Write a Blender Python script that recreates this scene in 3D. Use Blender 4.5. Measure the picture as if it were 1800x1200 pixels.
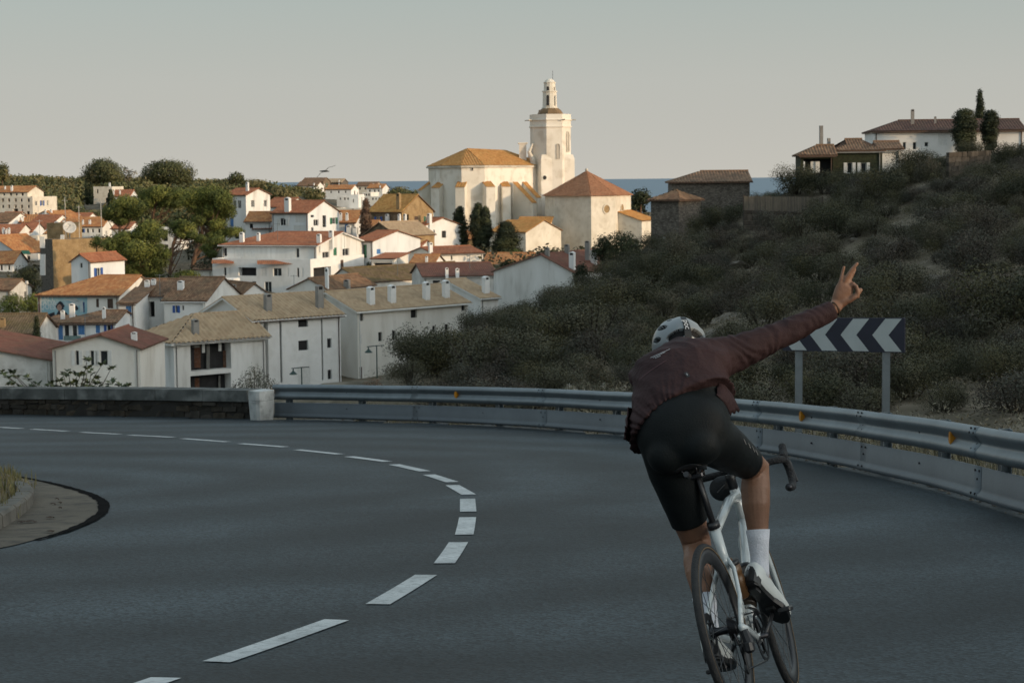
import bpy, bmesh, math, random
import numpy as np
from mathutils import Vector, Matrix, noise as mnoise
R = math.radians
rng = random.Random(7)
for o in list(bpy.data.objects): bpy.data.objects.remove(o)
SC = bpy.context.scene
COL = SC.collection

# ------------------------------------------------------------------ camera, sky, sun, exposure
FPX = 3300.0                                  # focal length in pixels of an 1800 px wide frame
CAM = Vector((0, 0, 1.6))
PITCH = math.atan(286.2 / FPX); ROLL = R(0.57)
_F = Vector((0, math.cos(PITCH), -math.sin(PITCH))); _U0 = Vector((0, math.sin(PITCH), math.cos(PITCH))); _X0 = Vector((1, 0, 0))
_X = _X0 * math.cos(ROLL) - _U0 * math.sin(ROLL)
_U = _X0 * math.sin(ROLL) + _U0 * math.cos(ROLL)
cd = bpy.data.cameras.new('camera'); cam = bpy.data.objects.new('camera', cd); COL.objects.link(cam)
cam.matrix_world = Matrix(((_X.x, _U.x, -_F.x, CAM.x), (_X.y, _U.y, -_F.y, CAM.y), (_X.z, _U.z, -_F.z, CAM.z), (0, 0, 0, 1)))
cd.sensor_width = 36; cd.lens = FPX / 1800 * 36; cd.clip_start = 0.1; cd.clip_end = 60000
cd.dof.use_dof = True; cd.dof.focus_distance = 7.6; cd.dof.aperture_fstop = 18.0
SC.camera = cam

SUN_AZ, SUN_EL = 118.0, 10.0                   # degrees clockwise from +Y, above the horizon
wd = bpy.data.worlds.new('World'); SC.world = wd; wd.use_nodes = True
nt = wd.node_tree; nt.nodes.clear()
sky = nt.nodes.new('ShaderNodeTexSky'); sky.sky_type = 'NISHITA'; sky.sun_disc = False
sky.sun_elevation = R(SUN_EL); sky.sun_rotation = R(SUN_AZ); sky.altitude = 40
sky.air_density = 1.0; sky.dust_density = 8.0; sky.ozone_density = 1.0
hs = nt.nodes.new('ShaderNodeHueSaturation'); hs.inputs['Saturation'].default_value = 0.5
tn = nt.nodes.new('ShaderNodeMix'); tn.data_type = 'RGBA'; tn.blend_type = 'MULTIPLY'; tn.inputs[0].default_value = 1; tn.inputs[7].default_value = (.94, 1.0, 1.07, 1)
bg = nt.nodes.new('ShaderNodeBackground'); bg.inputs['Strength'].default_value = 0.15
wo = nt.nodes.new('ShaderNodeOutputWorld')
nt.links.new(sky.outputs[0], hs.inputs['Color']); nt.links.new(hs.outputs[0], tn.inputs[6]); nt.links.new(tn.outputs[2], bg.inputs['Color']); 
# an even evening haze veils the clear sky
hz = nt.nodes.new('ShaderNodeBackground'); hz.inputs['Strength'].default_value = 1.38
wt = nt.nodes.new('ShaderNodeTexCoord'); wx_ = nt.nodes.new('ShaderNodeSeparateXYZ'); nt.links.new(wt.outputs['Generated'], wx_.inputs[0])
wr = nt.nodes.new('ShaderNodeValToRGB'); nt.links.new(wx_.outputs[2], wr.inputs[0]); nt.links.new(wr.outputs[0], hz.inputs['Color'])
for i, (p, c) in enumerate([(0, (.53, .51, .46)), (.05, (.455, .46, .425)), (.11, (.30, .35, .335)), (.4, (.30, .375, .39)), (1, (.36, .45, .49))]):   # denser and warmer towards the horizon, all round
    e = wr.color_ramp.elements[0] if i == 0 else (wr.color_ramp.elements[-1] if p == 1 else wr.color_ramp.elements.new(p)); e.position = p; e.color = (*c, 1)

mx = nt.nodes.new('ShaderNodeMixShader'); mx.inputs[0].default_value = .5
nt.links.new(bg.outputs[0], mx.inputs[1]); nt.links.new(hz.outputs[0], mx.inputs[2]); nt.links.new(mx.outputs[0], wo.inputs['Surface'])
sd = bpy.data.lights.new('sun', 'SUN'); sd.energy = 1.7; sd.angle = R(0.5); sd.color = (1.0, 0.71, 0.42)
sun = bpy.data.objects.new('sun', sd); COL.objects.link(sun)
SDIR = Vector((math.sin(R(SUN_AZ)) * math.cos(R(SUN_EL)), math.cos(R(SUN_AZ)) * math.cos(R(SUN_EL)), math.sin(R(SUN_EL))))
sun.rotation_euler = SDIR.to_track_quat('Z', 'Y').to_euler()
SC.render.engine = 'CYCLES'; SC.cycles.use_denoising = True
SC.view_settings.view_transform = 'Standard'; SC.view_settings.look = 'None'
SC.view_settings.exposure = 0.58; SC.view_settings.gamma = 1.0; SC.view_settings.use_curve_mapping = False

# ------------------------------------------------------------------ measuring helpers
def ray(px, py):
    return _F * FPX + _X * (px - 900) + _U * (600 - py)
def at(px, py, d):
    r = ray(px, py); return CAM + r * (d / r.y)
def drop(y):                                  # how far the road lies below the camera, as a function of distance ahead
    a = 1.56 + 0.0867 * y; b = 0.905 + 0.1645 * y; k = 30.0; m = min(a, b)
    return m - math.log(math.exp(-k * (a - m)) + math.exp(-k * (b - m))) / k
def road_z(x, y): return CAM.z - min(drop(y), 40)
def on_road(px, py):
    r = ray(px, py); lo, hi = 0.5, 200.0
    for _ in range(60):
        m = (lo + hi) / 2; p = CAM + r * (m / r.y)
        if p.z > road_z(p.x, p.y): lo = m
        else: hi = m
    return CAM + r * (lo / r.y)

# ------------------------------------------------------------------ object helpers
def link(o, parent=None):
    COL.objects.link(o)
    if parent is not None: o.parent = parent
    return o
def tag(o, label=None, cat=None, group=None, kind=None):
    if label: o['label'] = label
    if cat: o['category'] = cat
    if group: o['group'] = group
    if kind: o['kind'] = kind
    return o
def empty(name, loc=(0, 0, 0), rz=0.0, label=None, cat=None, group=None):
    o = bpy.data.objects.new(name, None); o.location = loc; o.rotation_euler = (0, 0, rz); o.empty_display_size = 0.3
    link(o); return tag(o, label, cat, group)
def copy_tree(o, parent=None):
    c = o.copy(); COL.objects.link(c); c.parent = parent
    for ch in o.children: copy_tree(ch, c)
    return c

class MB:
    """collects faces; build() links them as one mesh object"""
    def __init__(s): s.v = []; s.f = []; s.m = []; s.uv = None
    def add(s, vs, fs, mi=0):
        b = len(s.v); s.v += [tuple(p) for p in vs]
        s.f += [tuple(b + i for i in f) for f in fs]; s.m += [mi] * len(fs); return s
    def box(s, x0, x1, y0, y1, z0, z1, mi=0, M=None):
        vs = [Vector((x, y, z)) for z in (z0, z1) for y in (y0, y1) for x in (x0, x1)]
        if M is not None: vs = [M @ p for p in vs]
        return s.add(vs, [(0, 2, 3, 1), (4, 5, 7, 6), (0, 1, 5, 4), (2, 6, 7, 3), (0, 4, 6, 2), (1, 3, 7, 5)], mi)
    def bevbox(s, x0, x1, y0, y1, z0, z1, b, mi=0, M=None):
        bm = bmesh.new(); bmesh.ops.create_cube(bm, size=1)
        for v in bm.verts: v.co = Vector((x0 + (v.co.x + .5) * (x1 - x0), y0 + (v.co.y + .5) * (y1 - y0), z0 + (v.co.z + .5) * (z1 - z0)))
        bmesh.ops.bevel(bm, geom=list(bm.edges), offset=b, segments=1, affect='EDGES')
        bm.verts.ensure_lookup_table()
        vs = [M @ v.co if M is not None else v.co.copy() for v in bm.verts]
        s.add(vs, [tuple(v.index for v in f.verts) for f in bm.faces], mi); bm.free(); return s
    def loft(s, rings, closed=True, caps=True, mi=0):
        n = len(rings[0]); b = len(s.v)
        for r in rings: s.v += [tuple(p) for p in r]
        for i in range(len(rings) - 1):
            for j in range(n if closed else n - 1):
                k = (j + 1) % n
                s.f.append((b + i * n + j, b + i * n + k, b + (i + 1) * n + k, b + (i + 1) * n + j)); s.m.append(mi)
        if caps and closed:
            s.f.append(tuple(b + j for j in reversed(range(n)))); s.m.append(mi)
            e = b + (len(rings) - 1) * n
            s.f.append(tuple(e + j for j in range(n))); s.m.append(mi)
        return s
    def tube(s, pts, rad, n=8, mi=0, caps=True, up=None):
        """pts list of Vectors, rad a number, a list, or a list of (ra, rb)"""
        pts = [Vector(p) for p in pts]; rings = []; ref = Vector(up) if up else None
        for i, p in enumerate(pts):
            t = (pts[min(i + 1, len(pts) - 1)] - pts[max(i - 1, 0)]).normalized()
            if ref is None or abs(ref.normalized().dot(t)) > .98:
                ref = Vector((0, 0, 1)) if abs(t.z) < .9 else Vector((1, 0, 0))
            a = (ref - t * ref.dot(t)).normalized(); c = t.cross(a)
            if not up: ref = a
            r = rad[i] if isinstance(rad, (list, tuple)) else rad
            ra, rb = r if isinstance(r, (list, tuple)) else (r, r)
            rings.append([p + a * ra * math.cos(2 * math.pi * k / n) + c * rb * math.sin(2 * math.pi * k / n) for k in range(n)])
        return s.loft(rings, True, caps, mi)
    def ball(s, c, r, nu=12, nv=8, mi=0, M=None):
        c = Vector(c); r = (r, r, r) if not isinstance(r, (list, tuple)) else r
        vs = []; fs = []
        for i in range(nv + 1):
            th = math.pi * i / nv
            for j in range(nu):
                ph = 2 * math.pi * j / nu
                p = Vector((r[0] * math.sin(th) * math.cos(ph), r[1] * math.sin(th) * math.sin(ph), r[2] * math.cos(th)))
                if M is not None: p = M @ p
                vs.append(c + p)
        for i in range(nv):
            for j in range(nu):
                k = (j + 1) % nu
                fs.append((i * nu + j, (i + 1) * nu + j, (i + 1) * nu + k, i * nu + k))
        return s.add(vs, fs, mi)
    def mesh(s, name, mats=None, smooth=False):
        me = bpy.data.meshes.new(name); me.from_pydata(s.v, [], s.f)
        if mats:
            for m in (mats if isinstance(mats, (list, tuple)) else [mats]): me.materials.append(m)
            if any(s.m): me.polygons.foreach_set('material_index', s.m)
        if smooth: me.polygons.foreach_set('use_smooth', [True] * len(me.polygons))
        me.update(); return me
    def build(s, name, mats=None, parent=None, smooth=False, loc=None):
        o = bpy.data.objects.new(name, s.mesh(name, mats, smooth)); link(o, parent)
        if loc is not None: o.location = loc
        return o

def merge_norm(o):
    bm = bmesh.new(); bm.from_mesh(o.data); bmesh.ops.remove_doubles(bm, verts=bm.verts, dist=1e-5)
    bmesh.ops.recalc_face_normals(bm, faces=bm.faces); bm.to_mesh(o.data); bm.free(); o.data.update(); return o

def np_mesh(name, V, F, mats=None, smooth=False, mi=None):
    """fast mesh from arrays; F is (n,3) or (n,4)"""
    me = bpy.data.meshes.new(name); V = np.asarray(V, dtype=np.float32); F = np.asarray(F, dtype=np.int32)
    k = F.shape[1]; n = len(F)
    me.vertices.add(len(V)); me.vertices.foreach_set('co', V.ravel())
    me.loops.add(n * k); me.loops.foreach_set('vertex_index', F.ravel())
    me.polygons.add(n); me.polygons.foreach_set('loop_start', np.arange(0, n * k, k, dtype=np.int32))
    if mats:
        for m in (mats if isinstance(mats, (list, tuple)) else [mats]): me.materials.append(m)
    if mi is not None: me.polygons.foreach_set('material_index', np.asarray(mi, dtype=np.int32))
    if smooth: me.polygons.foreach_set('use_smooth', np.ones(n, dtype=bool))
    me.update(calc_edges=True); return me

# ------------------------------------------------------------------ materials
MATS = {}
def pm(name, c1, c2=None, scale=4.0, rough=0.8, bump=0.0, bscale=None, spec=0.4, metal=0.0, detail=5.0, contrast=(.35, .65), coat=0.0, c3=None, s3=40.0, f3=0.3, stretch=None, coord='Object', transl=0.0):
    """procedural material: two colours mixed by noise, an optional third as fine speckle, optional bump"""
    if name in MATS: return MATS[name]
    m = bpy.data.materials.new(name); m.use_nodes = True; t = m.node_tree; N = t.nodes; L = t.links
    b = N['Principled BSDF']; b.inputs['Roughness'].default_value = rough; b.inputs['Metallic'].default_value = metal
    b.inputs['Specular IOR Level'].default_value = spec; b.inputs['Coat Weight'].default_value = coat
    c2 = c2 or tuple(x * .82 for x in c1)
    tc = N.new('ShaderNodeTexCoord'); mp = N.new('ShaderNodeMapping'); L.new(tc.outputs[coord], mp.inputs[0])
    if stretch: mp.inputs['Scale'].default_value = stretch
    n = N.new('ShaderNodeTexNoise'); n.inputs['Scale'].default_value = scale; n.inputs['Detail'].default_value = detail
    L.new(mp.outputs[0], n.inputs['Vector'])
    r = N.new('ShaderNodeMapRange'); r.inputs[1].default_value, r.inputs[2].default_value = contrast; L.new(n.outputs[0], r.inputs[0])
    x = N.new('ShaderNodeMix'); x.data_type = 'RGBA'; L.new(r.outputs[0], x.inputs[0])
    x.inputs[6].default_value = (*c1, 1); x.inputs[7].default_value = (*c2, 1); out = x.outputs[2]
    if c3:
        n3 = N.new('ShaderNodeTexNoise'); n3.inputs['Scale'].default_value = s3; n3.inputs['Detail'].default_value = 3; L.new(mp.outputs[0], n3.inputs['Vector'])
        r3 = N.new('ShaderNodeMapRange'); r3.inputs[1].default_value = .5; r3.inputs[2].default_value = .7; r3.inputs[4].default_value = f3; L.new(n3.outputs[0], r3.inputs[0])
        x3 = N.new('ShaderNodeMix'); x3.data_type = 'RGBA'; L.new(r3.outputs[0], x3.inputs[0]); L.new(out, x3.inputs[6]); x3.inputs[7].default_value = (*c3, 1); out = x3.outputs[2]
    L.new(out, b.inputs['Base Color'])
    if bump:
        nb = N.new('ShaderNodeTexNoise'); nb.inputs['Scale'].default_value = bscale or scale * 6; nb.inputs['Detail'].default_value = 4; L.new(mp.outputs[0], nb.inputs['Vector'])
        bp = N.new('ShaderNodeBump'); bp.inputs['Strength'].default_value = min(bump, 1); bp.inputs['Distance'].default_value = .02; L.new(nb.outputs[0], bp.inputs['Height']); L.new(bp.outputs[0], b.inputs['Normal'])
    MATS[name] = m; return m
def tile_mat(name, cols, dirt=(.12, .09, .06), dirtf=.5, rough=.85):
    """roof tiles: every tile (by its UV cell) takes its own tone; lichen in patches"""
    if name in MATS: return MATS[name]
    m = bpy.data.materials.new(name); m.use_nodes = True; t = m.node_tree; N = t.nodes; L = t.links
    b = N['Principled BSDF']; b.inputs['Roughness'].default_value = rough; b.inputs['Specular IOR Level'].default_value = .25
    uv = N.new('ShaderNodeUVMap'); fl = N.new('ShaderNodeVectorMath'); fl.operation = 'FLOOR'; L.new(uv.outputs[0], fl.inputs[0])
    wn = N.new('ShaderNodeTexWhiteNoise'); wn.noise_dimensions = '2D'; L.new(fl.outputs[0], wn.inputs['Vector'])
    cr = N.new('ShaderNodeValToRGB'); el = cr.color_ramp.elements
    for i, c in enumerate(cols):
        p = i / (len(cols) - 1)
        e = el[0] if i == 0 else (el[-1] if i == len(cols) - 1 else el.new(p)); e.position = p; e.color = (*c, 1)
    L.new(wn.outputs[0], cr.inputs[0])
    tc = N.new('ShaderNodeTexCoord'); n = N.new('ShaderNodeTexNoise'); n.inputs['Scale'].default_value = .7; n.inputs['Detail'].default_value = 6; L.new(tc.outputs['Object'], n.inputs['Vector'])
    r = N.new('ShaderNodeMapRange'); r.inputs[1].default_value = .45; r.inputs[2].default_value = .72; r.inputs[4].default_value = dirtf; L.new(n.outputs[0], r.inputs[0])
    x = N.new('ShaderNodeMix'); x.data_type = 'RGBA'; L.new(r.outputs[0], x.inputs[0]); L.new(cr.outputs[0], x.inputs[6]); x.inputs[7].default_value = (*dirt, 1)
    L.new(x.outputs[2], b.inputs['Base Color']); MATS[name] = m; return m

WHITE = pm('white_plaster', (.82, .815, .80), (.74, .735, .715), 0.5, .85, .15, 8, .2, c3=(.60, .585, .55), s3=1.3, f3=.3)
WHITES = [WHITE, pm('white_plaster_cool', (.77, .79, .80), (.67, .69, .70), .4, .85, .2, 7, .2, c3=(.50, .51, .51), s3=.9, f3=.4, stretch=(1, 1, .35)), pm('white_plaster_warm', (.80, .775, .725), (.70, .67, .61), .4, .85, .2, 7, .2, c3=(.53, .49, .43), s3=.9, f3=.45, stretch=(1, 1, .35)), pm('white_plaster_streaked', (.79, .785, .765), (.66, .65, .62), .5, .87, .2, 7, .2, c3=(.42, .405, .37), s3=1.2, f3=.5, stretch=(1, 1, .22))]
WHITE2 = pm('white_plaster_weathered', (.68, .67, .64), (.50, .49, .46), 0.6, .88, .2, 8, .2, c3=(.36, .34, .31), s3=1.6, f3=.5)
CREAM = pm('cream_limewash', (.72, .67, .58), (.60, .55, .46), 0.35, .88, .2, 6, .2, c3=(.50, .44, .35), s3=1.1, f3=.5)
GREYW = pm('grey_render', (.30, .29, .27), (.22, .21, .2), .8, .9, .2, 9, .2)
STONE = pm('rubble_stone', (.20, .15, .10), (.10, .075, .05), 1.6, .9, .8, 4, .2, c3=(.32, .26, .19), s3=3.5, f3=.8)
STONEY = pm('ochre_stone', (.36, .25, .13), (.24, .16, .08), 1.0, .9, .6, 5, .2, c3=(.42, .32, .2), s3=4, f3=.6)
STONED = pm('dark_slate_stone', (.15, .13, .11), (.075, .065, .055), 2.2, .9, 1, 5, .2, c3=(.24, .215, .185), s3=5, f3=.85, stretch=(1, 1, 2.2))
DARK = pm('dark_interior', (.02, .02, .022), (.012, .012, .014), 2, .7)
GLASS = pm('window_glass', (.035, .04, .045), (.02, .023, .027), 2, .12, spec=.6)
FRAMEW = pm('white_frame_paint', (.72, .72, .70), (.62, .62, .6), 5, .5)
BLUE = pm('blue_shutter_paint', (.03, .10, .36), (.025, .08, .28), 4, .55)
BLUE2 = pm('pale_blue_shutter_paint', (.07, .20, .46), (.06, .17, .38), 4, .55)
GREEN = pm('green_shutter_paint', (.03, .16, .09), (.025, .12, .07), 4, .55)
BROWNW = pm('brown_wood_paint', (.10, .06, .04), (.06, .04, .03), 4, .6)
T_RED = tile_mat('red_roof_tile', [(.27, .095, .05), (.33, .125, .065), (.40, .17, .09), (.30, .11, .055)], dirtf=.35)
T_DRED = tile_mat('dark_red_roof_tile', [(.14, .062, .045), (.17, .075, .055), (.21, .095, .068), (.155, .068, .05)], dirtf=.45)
T_ORA = tile_mat('orange_roof_tile', [(.34, .13, .05), (.43, .19, .075), (.50, .26, .11), (.38, .15, .06)], dirtf=.35)
T_OLD = tile_mat('old_mottled_roof_tile', [(.13, .075, .045), (.20, .11, .065), (.28, .17, .10), (.16, .09, .055)], dirt=(.10, .085, .055), dirtf=.6)
T_TAN = tile_mat('tan_roof_tile', [(.36, .25, .155), (.42, .30, .19), (.46, .34, .22), (.38, .27, .17)], dirt=(.22, .16, .1), dirtf=.35)
T_OCH = tile_mat('ochre_church_roof_tile', [(.36, .17, .05), (.45, .23, .07), (.52, .29, .10), (.40, .20, .06)], dirt=(.26, .19, .06), dirtf=.5)
T_MOS = tile_mat('mossy_roof_tile', [(.11, .075, .045), (.16, .11, .065), (.20, .14, .085), (.13, .09, .05)], dirt=(.13, .10, .035), dirtf=.8)
# ------------------------------------------------------------------ road layout (measured on the road surface)
def chaikin(P, n=3):
    for _ in range(n):
        Q = [P[0]]
        for a, b in zip(P[:-1], P[1:]): Q += [a * .75 + b * .25, a * .25 + b * .75]
        P = Q + [P[-1]]
    return P
def resample(P, step):
    P = [Vector(p) for p in P]; out = [P[0].copy()]; acc = 0.0
    for a, b in zip(P[:-1], P[1:]):
        l = (b - a).length
        if l < 1e-9: continue
        t = step - acc
        while t <= l: out.append(a.lerp(b, t / l)); t += step
        acc = (acc + l) % step if False else l - (t - step)
    return out
def flat(v): return Vector((v.x, v.y, 0))
RAIL_PX = [(484, 736), (620, 739), (760, 743.5), (900, 750), (1075, 763), (1230, 780), (1353, 798), (1456, 816), (1595, 847), (1698, 874), (1800, 908)]
RAIL = [flat(on_road(*p)) for p in RAIL_PX]
e = (RAIL[-1] - RAIL[-3]).normalized(); side = Vector((.12, -1, 0)).normalized()
RAIL += [RAIL[-1] + (e * .8 + side * .25).normalized() * 4.5, RAIL[-1] + (e * .5 + side * .6).normalized() * 11, RAIL[-1] + (e * .35 + side * .75).normalized() * 24]
RAIL = chaikin(RAIL, 3)
WALL_PX = [(-420, 721), (-200, 724), (0, 728), (150, 730), (300, 732.5), (440, 736)]
WALL = [flat(on_road(*p)) for p in WALL_PX]
OUTER = WALL + RAIL                           # outer border of the carriageway, left to right
def poly_dist(P, x, y):
    """signed distance of arrays x, y from polyline P: positive on its left side when walking along it"""
    best = np.full(x.shape, 1e9); sg = np.ones(x.shape)
    for a, b in zip(P[:-1], P[1:]):
        dx, dy = b.x - a.x, b.y - a.y; l2 = dx * dx + dy * dy + 1e-12
        t = np.clip(((x - a.x) * dx + (y - a.y) * dy) / l2, 0, 1)
        qx = x - (a.x + t * dx); qy = y - (a.y + t * dy); d = np.hypot(qx, qy)
        s = np.sign(dx * (y - a.y) - dy * (x - a.x)); m = d < best - 1e-6
        best = np.where(m, d, best); sg = np.where(m, s, sg)
    return best * sg
# ------------------------------------------------------------------ the lie of the land: measured heights, thin-plate interpolation
CP = [  # px, py, distance
 (700, 690, 75), (860, 618, 108), (1010, 516, 140), (1130, 468, 165), (1000, 650, 70), (1250, 650, 57), (1250, 550, 95), (1250, 462, 133),
 (1400, 405, 146), (1400, 335, 160), (1500, 630, 48), (1500, 510, 82), (1500, 410, 120), (1500, 326, 160), (1700, 712, 35), (1700, 572, 57),
 (1700, 432, 95), (1700, 322, 140), (1800, 262, 150), (1800, 730, 31), (1800, 512, 63), (1650, 292, 200), (1560, 306, 180), (1690, 300, 170), (1600, 320, 165), (1250, 400, 185), (1180, 452, 190),
 (640, 690, 115), (760, 690, 150), (900, 605, 190), (960, 545, 240), (1060, 470, 250),
 (300, 800, 70), (0, 800, 75), (560, 800, 70), (520, 690, 185), (190, 705, 155), (40, 690, 165), (330, 700, 170), (160, 620, 222), (280, 590, 210), (40, 600, 230),
 (500, 520, 275), (650, 500, 280), (300, 492, 300), (240, 500, 290), (120, 520, 290), (420, 480, 300), (730, 470, 300), (850, 458, 390), (1040, 462, 380), (940, 455, 340),
 (50, 440, 420), (20, 400, 480), (450, 430, 360), (560, 430, 360), (680, 430, 360), (150, 400, 480), (300, 410, 400), (560, 380, 560), (640, 360, 700), (560, 345, 800), (700, 370, 620),
 (100, 350, 600), (0, 345, 640), (250, 345, 600), (400, 345, 620), (0, 326, 900), (150, 332, 900), (300, 332, 900), (430, 332, 900), (480, 338, 950), (1120, 380, 480), (1300, 400, 420)]
CPW = [at(*c) for c in CP]
CPW = [(p.x, p.y, p.z) for p in CPW]
CPW += [(-60, 40, -7), (-90, 70, -16), (-40, 75, -13), (-120, 20, -3), (-60, -60, 8), (-150, -100, 10), (0, -60, 10), (0, -150, 16), (60, -40, 11), (40, -8, 4), (24, 4, 2.0), (33, 20, 0),
 (900, 1500, -60), (0, 1500, -60), (-900, 1500, -20), (200, 900, -60), (100, 700, -46), (40, 560, -34), (350, 420, -44), (300, 560, -60), (600, 700, -60), (500, 300, -20), (-400, 500, 6), (-400, 200, 10), (-700, 900, 10), (-500, -200, 20)]
# the ridge on the right, outside the picture, that keeps the road and the near town in the evening shade
RIDGE = [(70, 60, 8), (95, 20, 15), (125, -40, 24), (110, 90, 16), (150, 60, 26), (150, 120, 25), (110, 150, 13), (200, 40, 33), (200, 130, 31), (260, 0, 40), (170, 190, 13), (230, 220, 12), (300, 120, 34), (180, -120, 36), (350, -150, 46), (60, -120, 22), (120, 250, -8), (330, 260, 4)]
CPW += RIDGE
A = np.array(CPW, dtype=float); S0 = 100.0
def _phi(r2): return np.where(r2 > 1e-12, r2 * np.log(np.maximum(r2, 1e-12)) * .5, 0)
_X2 = A[:, :2] / S0; nC = len(A)
_K = _phi(((_X2[:, None, :] - _X2[None, :, :]) ** 2).sum(-1)) + np.eye(nC) * 0.004
_P = np.hstack([np.ones((nC, 1)), _X2]); _Z = np.zeros((3, 3))
_W = np.linalg.solve(np.vstack([np.hstack([_K, _P]), np.hstack([_P.T, _Z])]), np.concatenate([A[:, 2], np.zeros(3)]))
def land(x, y):
    x = np.asarray(x, float) / S0; y = np.asarray(y, float) / S0
    z = _W[nC] + _W[nC + 1] * x + _W[nC + 2] * y
    for i in range(nC):
        z = z + _W[i] * _phi((x - _X2[i, 0]) ** 2 + (y - _X2[i, 1]) ** 2)
    return z
_rz = np.vectorize(lambda y: CAM.z - min(drop(max(min(y, 90), -60)), 30))
def ground(x, y, rough=True):
    """final terrain height: the land, with the road's bench cut into it"""
    x = np.asarray(x, float); y = np.asarray(y, float)
    z = land(x, y)
    if rough:
        z = z + (np.sin(x * .31 + 1.3 * np.sin(y * .17)) * np.cos(y * .27 + np.sin(x * .11)) * .55 + np.sin(x * .9 + y * .6) * np.cos(y * .83 - x * .4) * .18) * np.clip((np.hypot(x, y) - 25) / 30, 0, 1)
    d = poly_dist(OUTER, x, y)                # > 0 outside the hairpin
    near = (np.hypot(x, y - 15) < 90)
    zr = _rz(y) - .06
    t = np.clip((d - .9) / 7.0, 0, 1); t = t * t * (3 - 2 * t)
    inside = np.where(d < 0.9, zr, zr * (1 - t) + z * t - .25 * np.sin(np.pi * t))
    return np.where(near, inside, z)

SOIL = pm('hillside_soil', (.15, .125, .09), (.085, .072, .05), .35, .95, .9, 1.5, .15, c3=(.23, .195, .15), s3=.8, f3=.8)
def axis(lo, hi, fine, k):
    s = [0.0]; st = fine
    while s[-1] < hi: s.append(s[-1] + st); st *= k
    n = [0.0]; st = fine
    while n[-1] > lo: n.append(n[-1] - st); st *= k
    return np.array(sorted(set(n + s)))
gx = axis(-1500, 900, .9, 1.028) + 3; gy = axis(-420, 1500, .9, 1.022) + 20
GX, GY = np.meshgrid(gx, gy); GZ = np.maximum(ground(GX, GY), -60)
nx, ny = len(gx), len(gy); idx = np.arange(nx * ny).reshape(ny, nx)
F4 = np.stack([idx[:-1, :-1], idx[:-1, 1:], idx[1:, 1:], idx[1:, :-1]], -1).reshape(-1, 4)
hill = link(bpy.data.objects.new('hillside', np_mesh('hillside', np.stack([GX, GY, GZ], -1).reshape(-1, 3), F4, SOIL, True))); tag(hill, kind='structure')
# the sea, out to the horizon
SEA = pm('sea_water', (.055, .12, .19), (.048, .108, .172), .004, .4, .5, .15, .5)
m = MB(); m.add([(-30000, 300, -42), (30000, 300, -42), (30000, 50000, -42), (-30000, 50000, -42)], [(0, 1, 2, 3)])
tag(m.build('sea', SEA), kind='structure')
# ------------------------------------------------------------------ asphalt, markings, verge
def asphalt():
    m = bpy.data.materials.new('asphalt'); m.use_nodes = True; t = m.node_tree; N = t.nodes; L = t.links; b = N['Principled BSDF']
    b.inputs['Roughness'].default_value = .58; b.inputs['Specular IOR Level'].default_value = .15
    tc = N.new('ShaderNodeTexCoord')
    def nz(s, d, sc=None):
        n = N.new('ShaderNodeTexNoise'); n.inputs['Scale'].default_value = s; n.inputs['Detail'].default_value = d; src = tc.outputs['Object']
        if sc:
            mp = N.new('ShaderNodeMapping'); mp.inputs['Scale'].default_value = sc; L.new(src, mp.inputs[0]); src = mp.outputs[0]
        L.new(src, n.inputs['Vector']); return n.outputs[0]
    def rng_(o, a, b_, c, d):
        r = N.new('ShaderNodeMapRange'); r.inputs[1].default_value = a; r.inputs[2].default_value = b_; r.inputs[3].default_value = c; r.inputs[4].default_value = d; L.new(o, r.inputs[0]); return r.outputs[0]
    def mul(a, b_):
        k = N.new('ShaderNodeMath'); k.operation = 'MULTIPLY'; L.new(a, k.inputs[0]); L.new(b_, k.inputs[1]); return k.outputs[0]
    vo = N.new('ShaderNodeTexVoronoi'); vo.inputs['Scale'].default_value = 55; L.new(tc.outputs['Object'], vo.inputs['Vector'])
    vr = N.new('ShaderNodeSeparateColor'); L.new(vo.outputs['Color'], vr.inputs[0])
    f = mul(rng_(nz(.35, 5), .3, .7, .60, 1.45), rng_(vr.outputs[0], 0, 1, .4, 1.9))
    # tyre-polished bands follow the bend: distance from the centre of the hairpin
    sx = N.new('ShaderNodeVectorMath'); sx.operation = 'DISTANCE'; L.new(tc.outputs['Object'], sx.inputs[0]); sx.inputs[1].default_value = (HC.x, HC.y, HC.z)
    ns = N.new('ShaderNodeMath'); ns.operation = 'ADD'; L.new(sx.outputs['Value'], ns.inputs[0]); L.new(rng_(nz(.22, 2), 0, 1, -1.2, 1.2), ns.inputs[1])
    sn = N.new('ShaderNodeMath'); sn.operation = 'SINE'; k = N.new('ShaderNodeMath'); k.operation = 'MULTIPLY'; k.inputs[1].default_value = 3.0; L.new(ns.outputs[0], k.inputs[0]); L.new(k.outputs[0], sn.inputs[0])
    f = mul(f, rng_(sn.outputs[0], -1, 1, .70, 1.25)); f = mul(f, rng_(nz(3.0, 6), .35, .7, .92, 1.1))
    cm = N.new('ShaderNodeMix'); cm.data_type = 'RGBA'; cm.blend_type = 'MULTIPLY'; cm.inputs[0].default_value = 1; cm.inputs[6].default_value = (.023, .030, .034, 1)
    cc = N.new('ShaderNodeCombineColor'); [L.new(f, cc.inputs[i]) for i in range(3)]; L.new(cc.outputs[0], cm.inputs[7]); L.new(cm.outputs[2], b.inputs['Base Color'])
    bp = N.new('ShaderNodeBump'); bp.inputs['Strength'].default_value = .35; bp.inputs['Distance'].default_value = .004; L.new(vo.outputs['Distance'], bp.inputs['Height']); L.new(bp.outputs[0], b.inputs['Normal'])
    return m
HC = on_road(-120, 850)
xs = axis(-70, 62, .6, 1.03); ys = axis(-45, 44, .5, 1.02) + 8
X_, Y_ = np.meshgrid(xs, ys); D_ = poly_dist(OUTER, X_, Y_)
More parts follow.
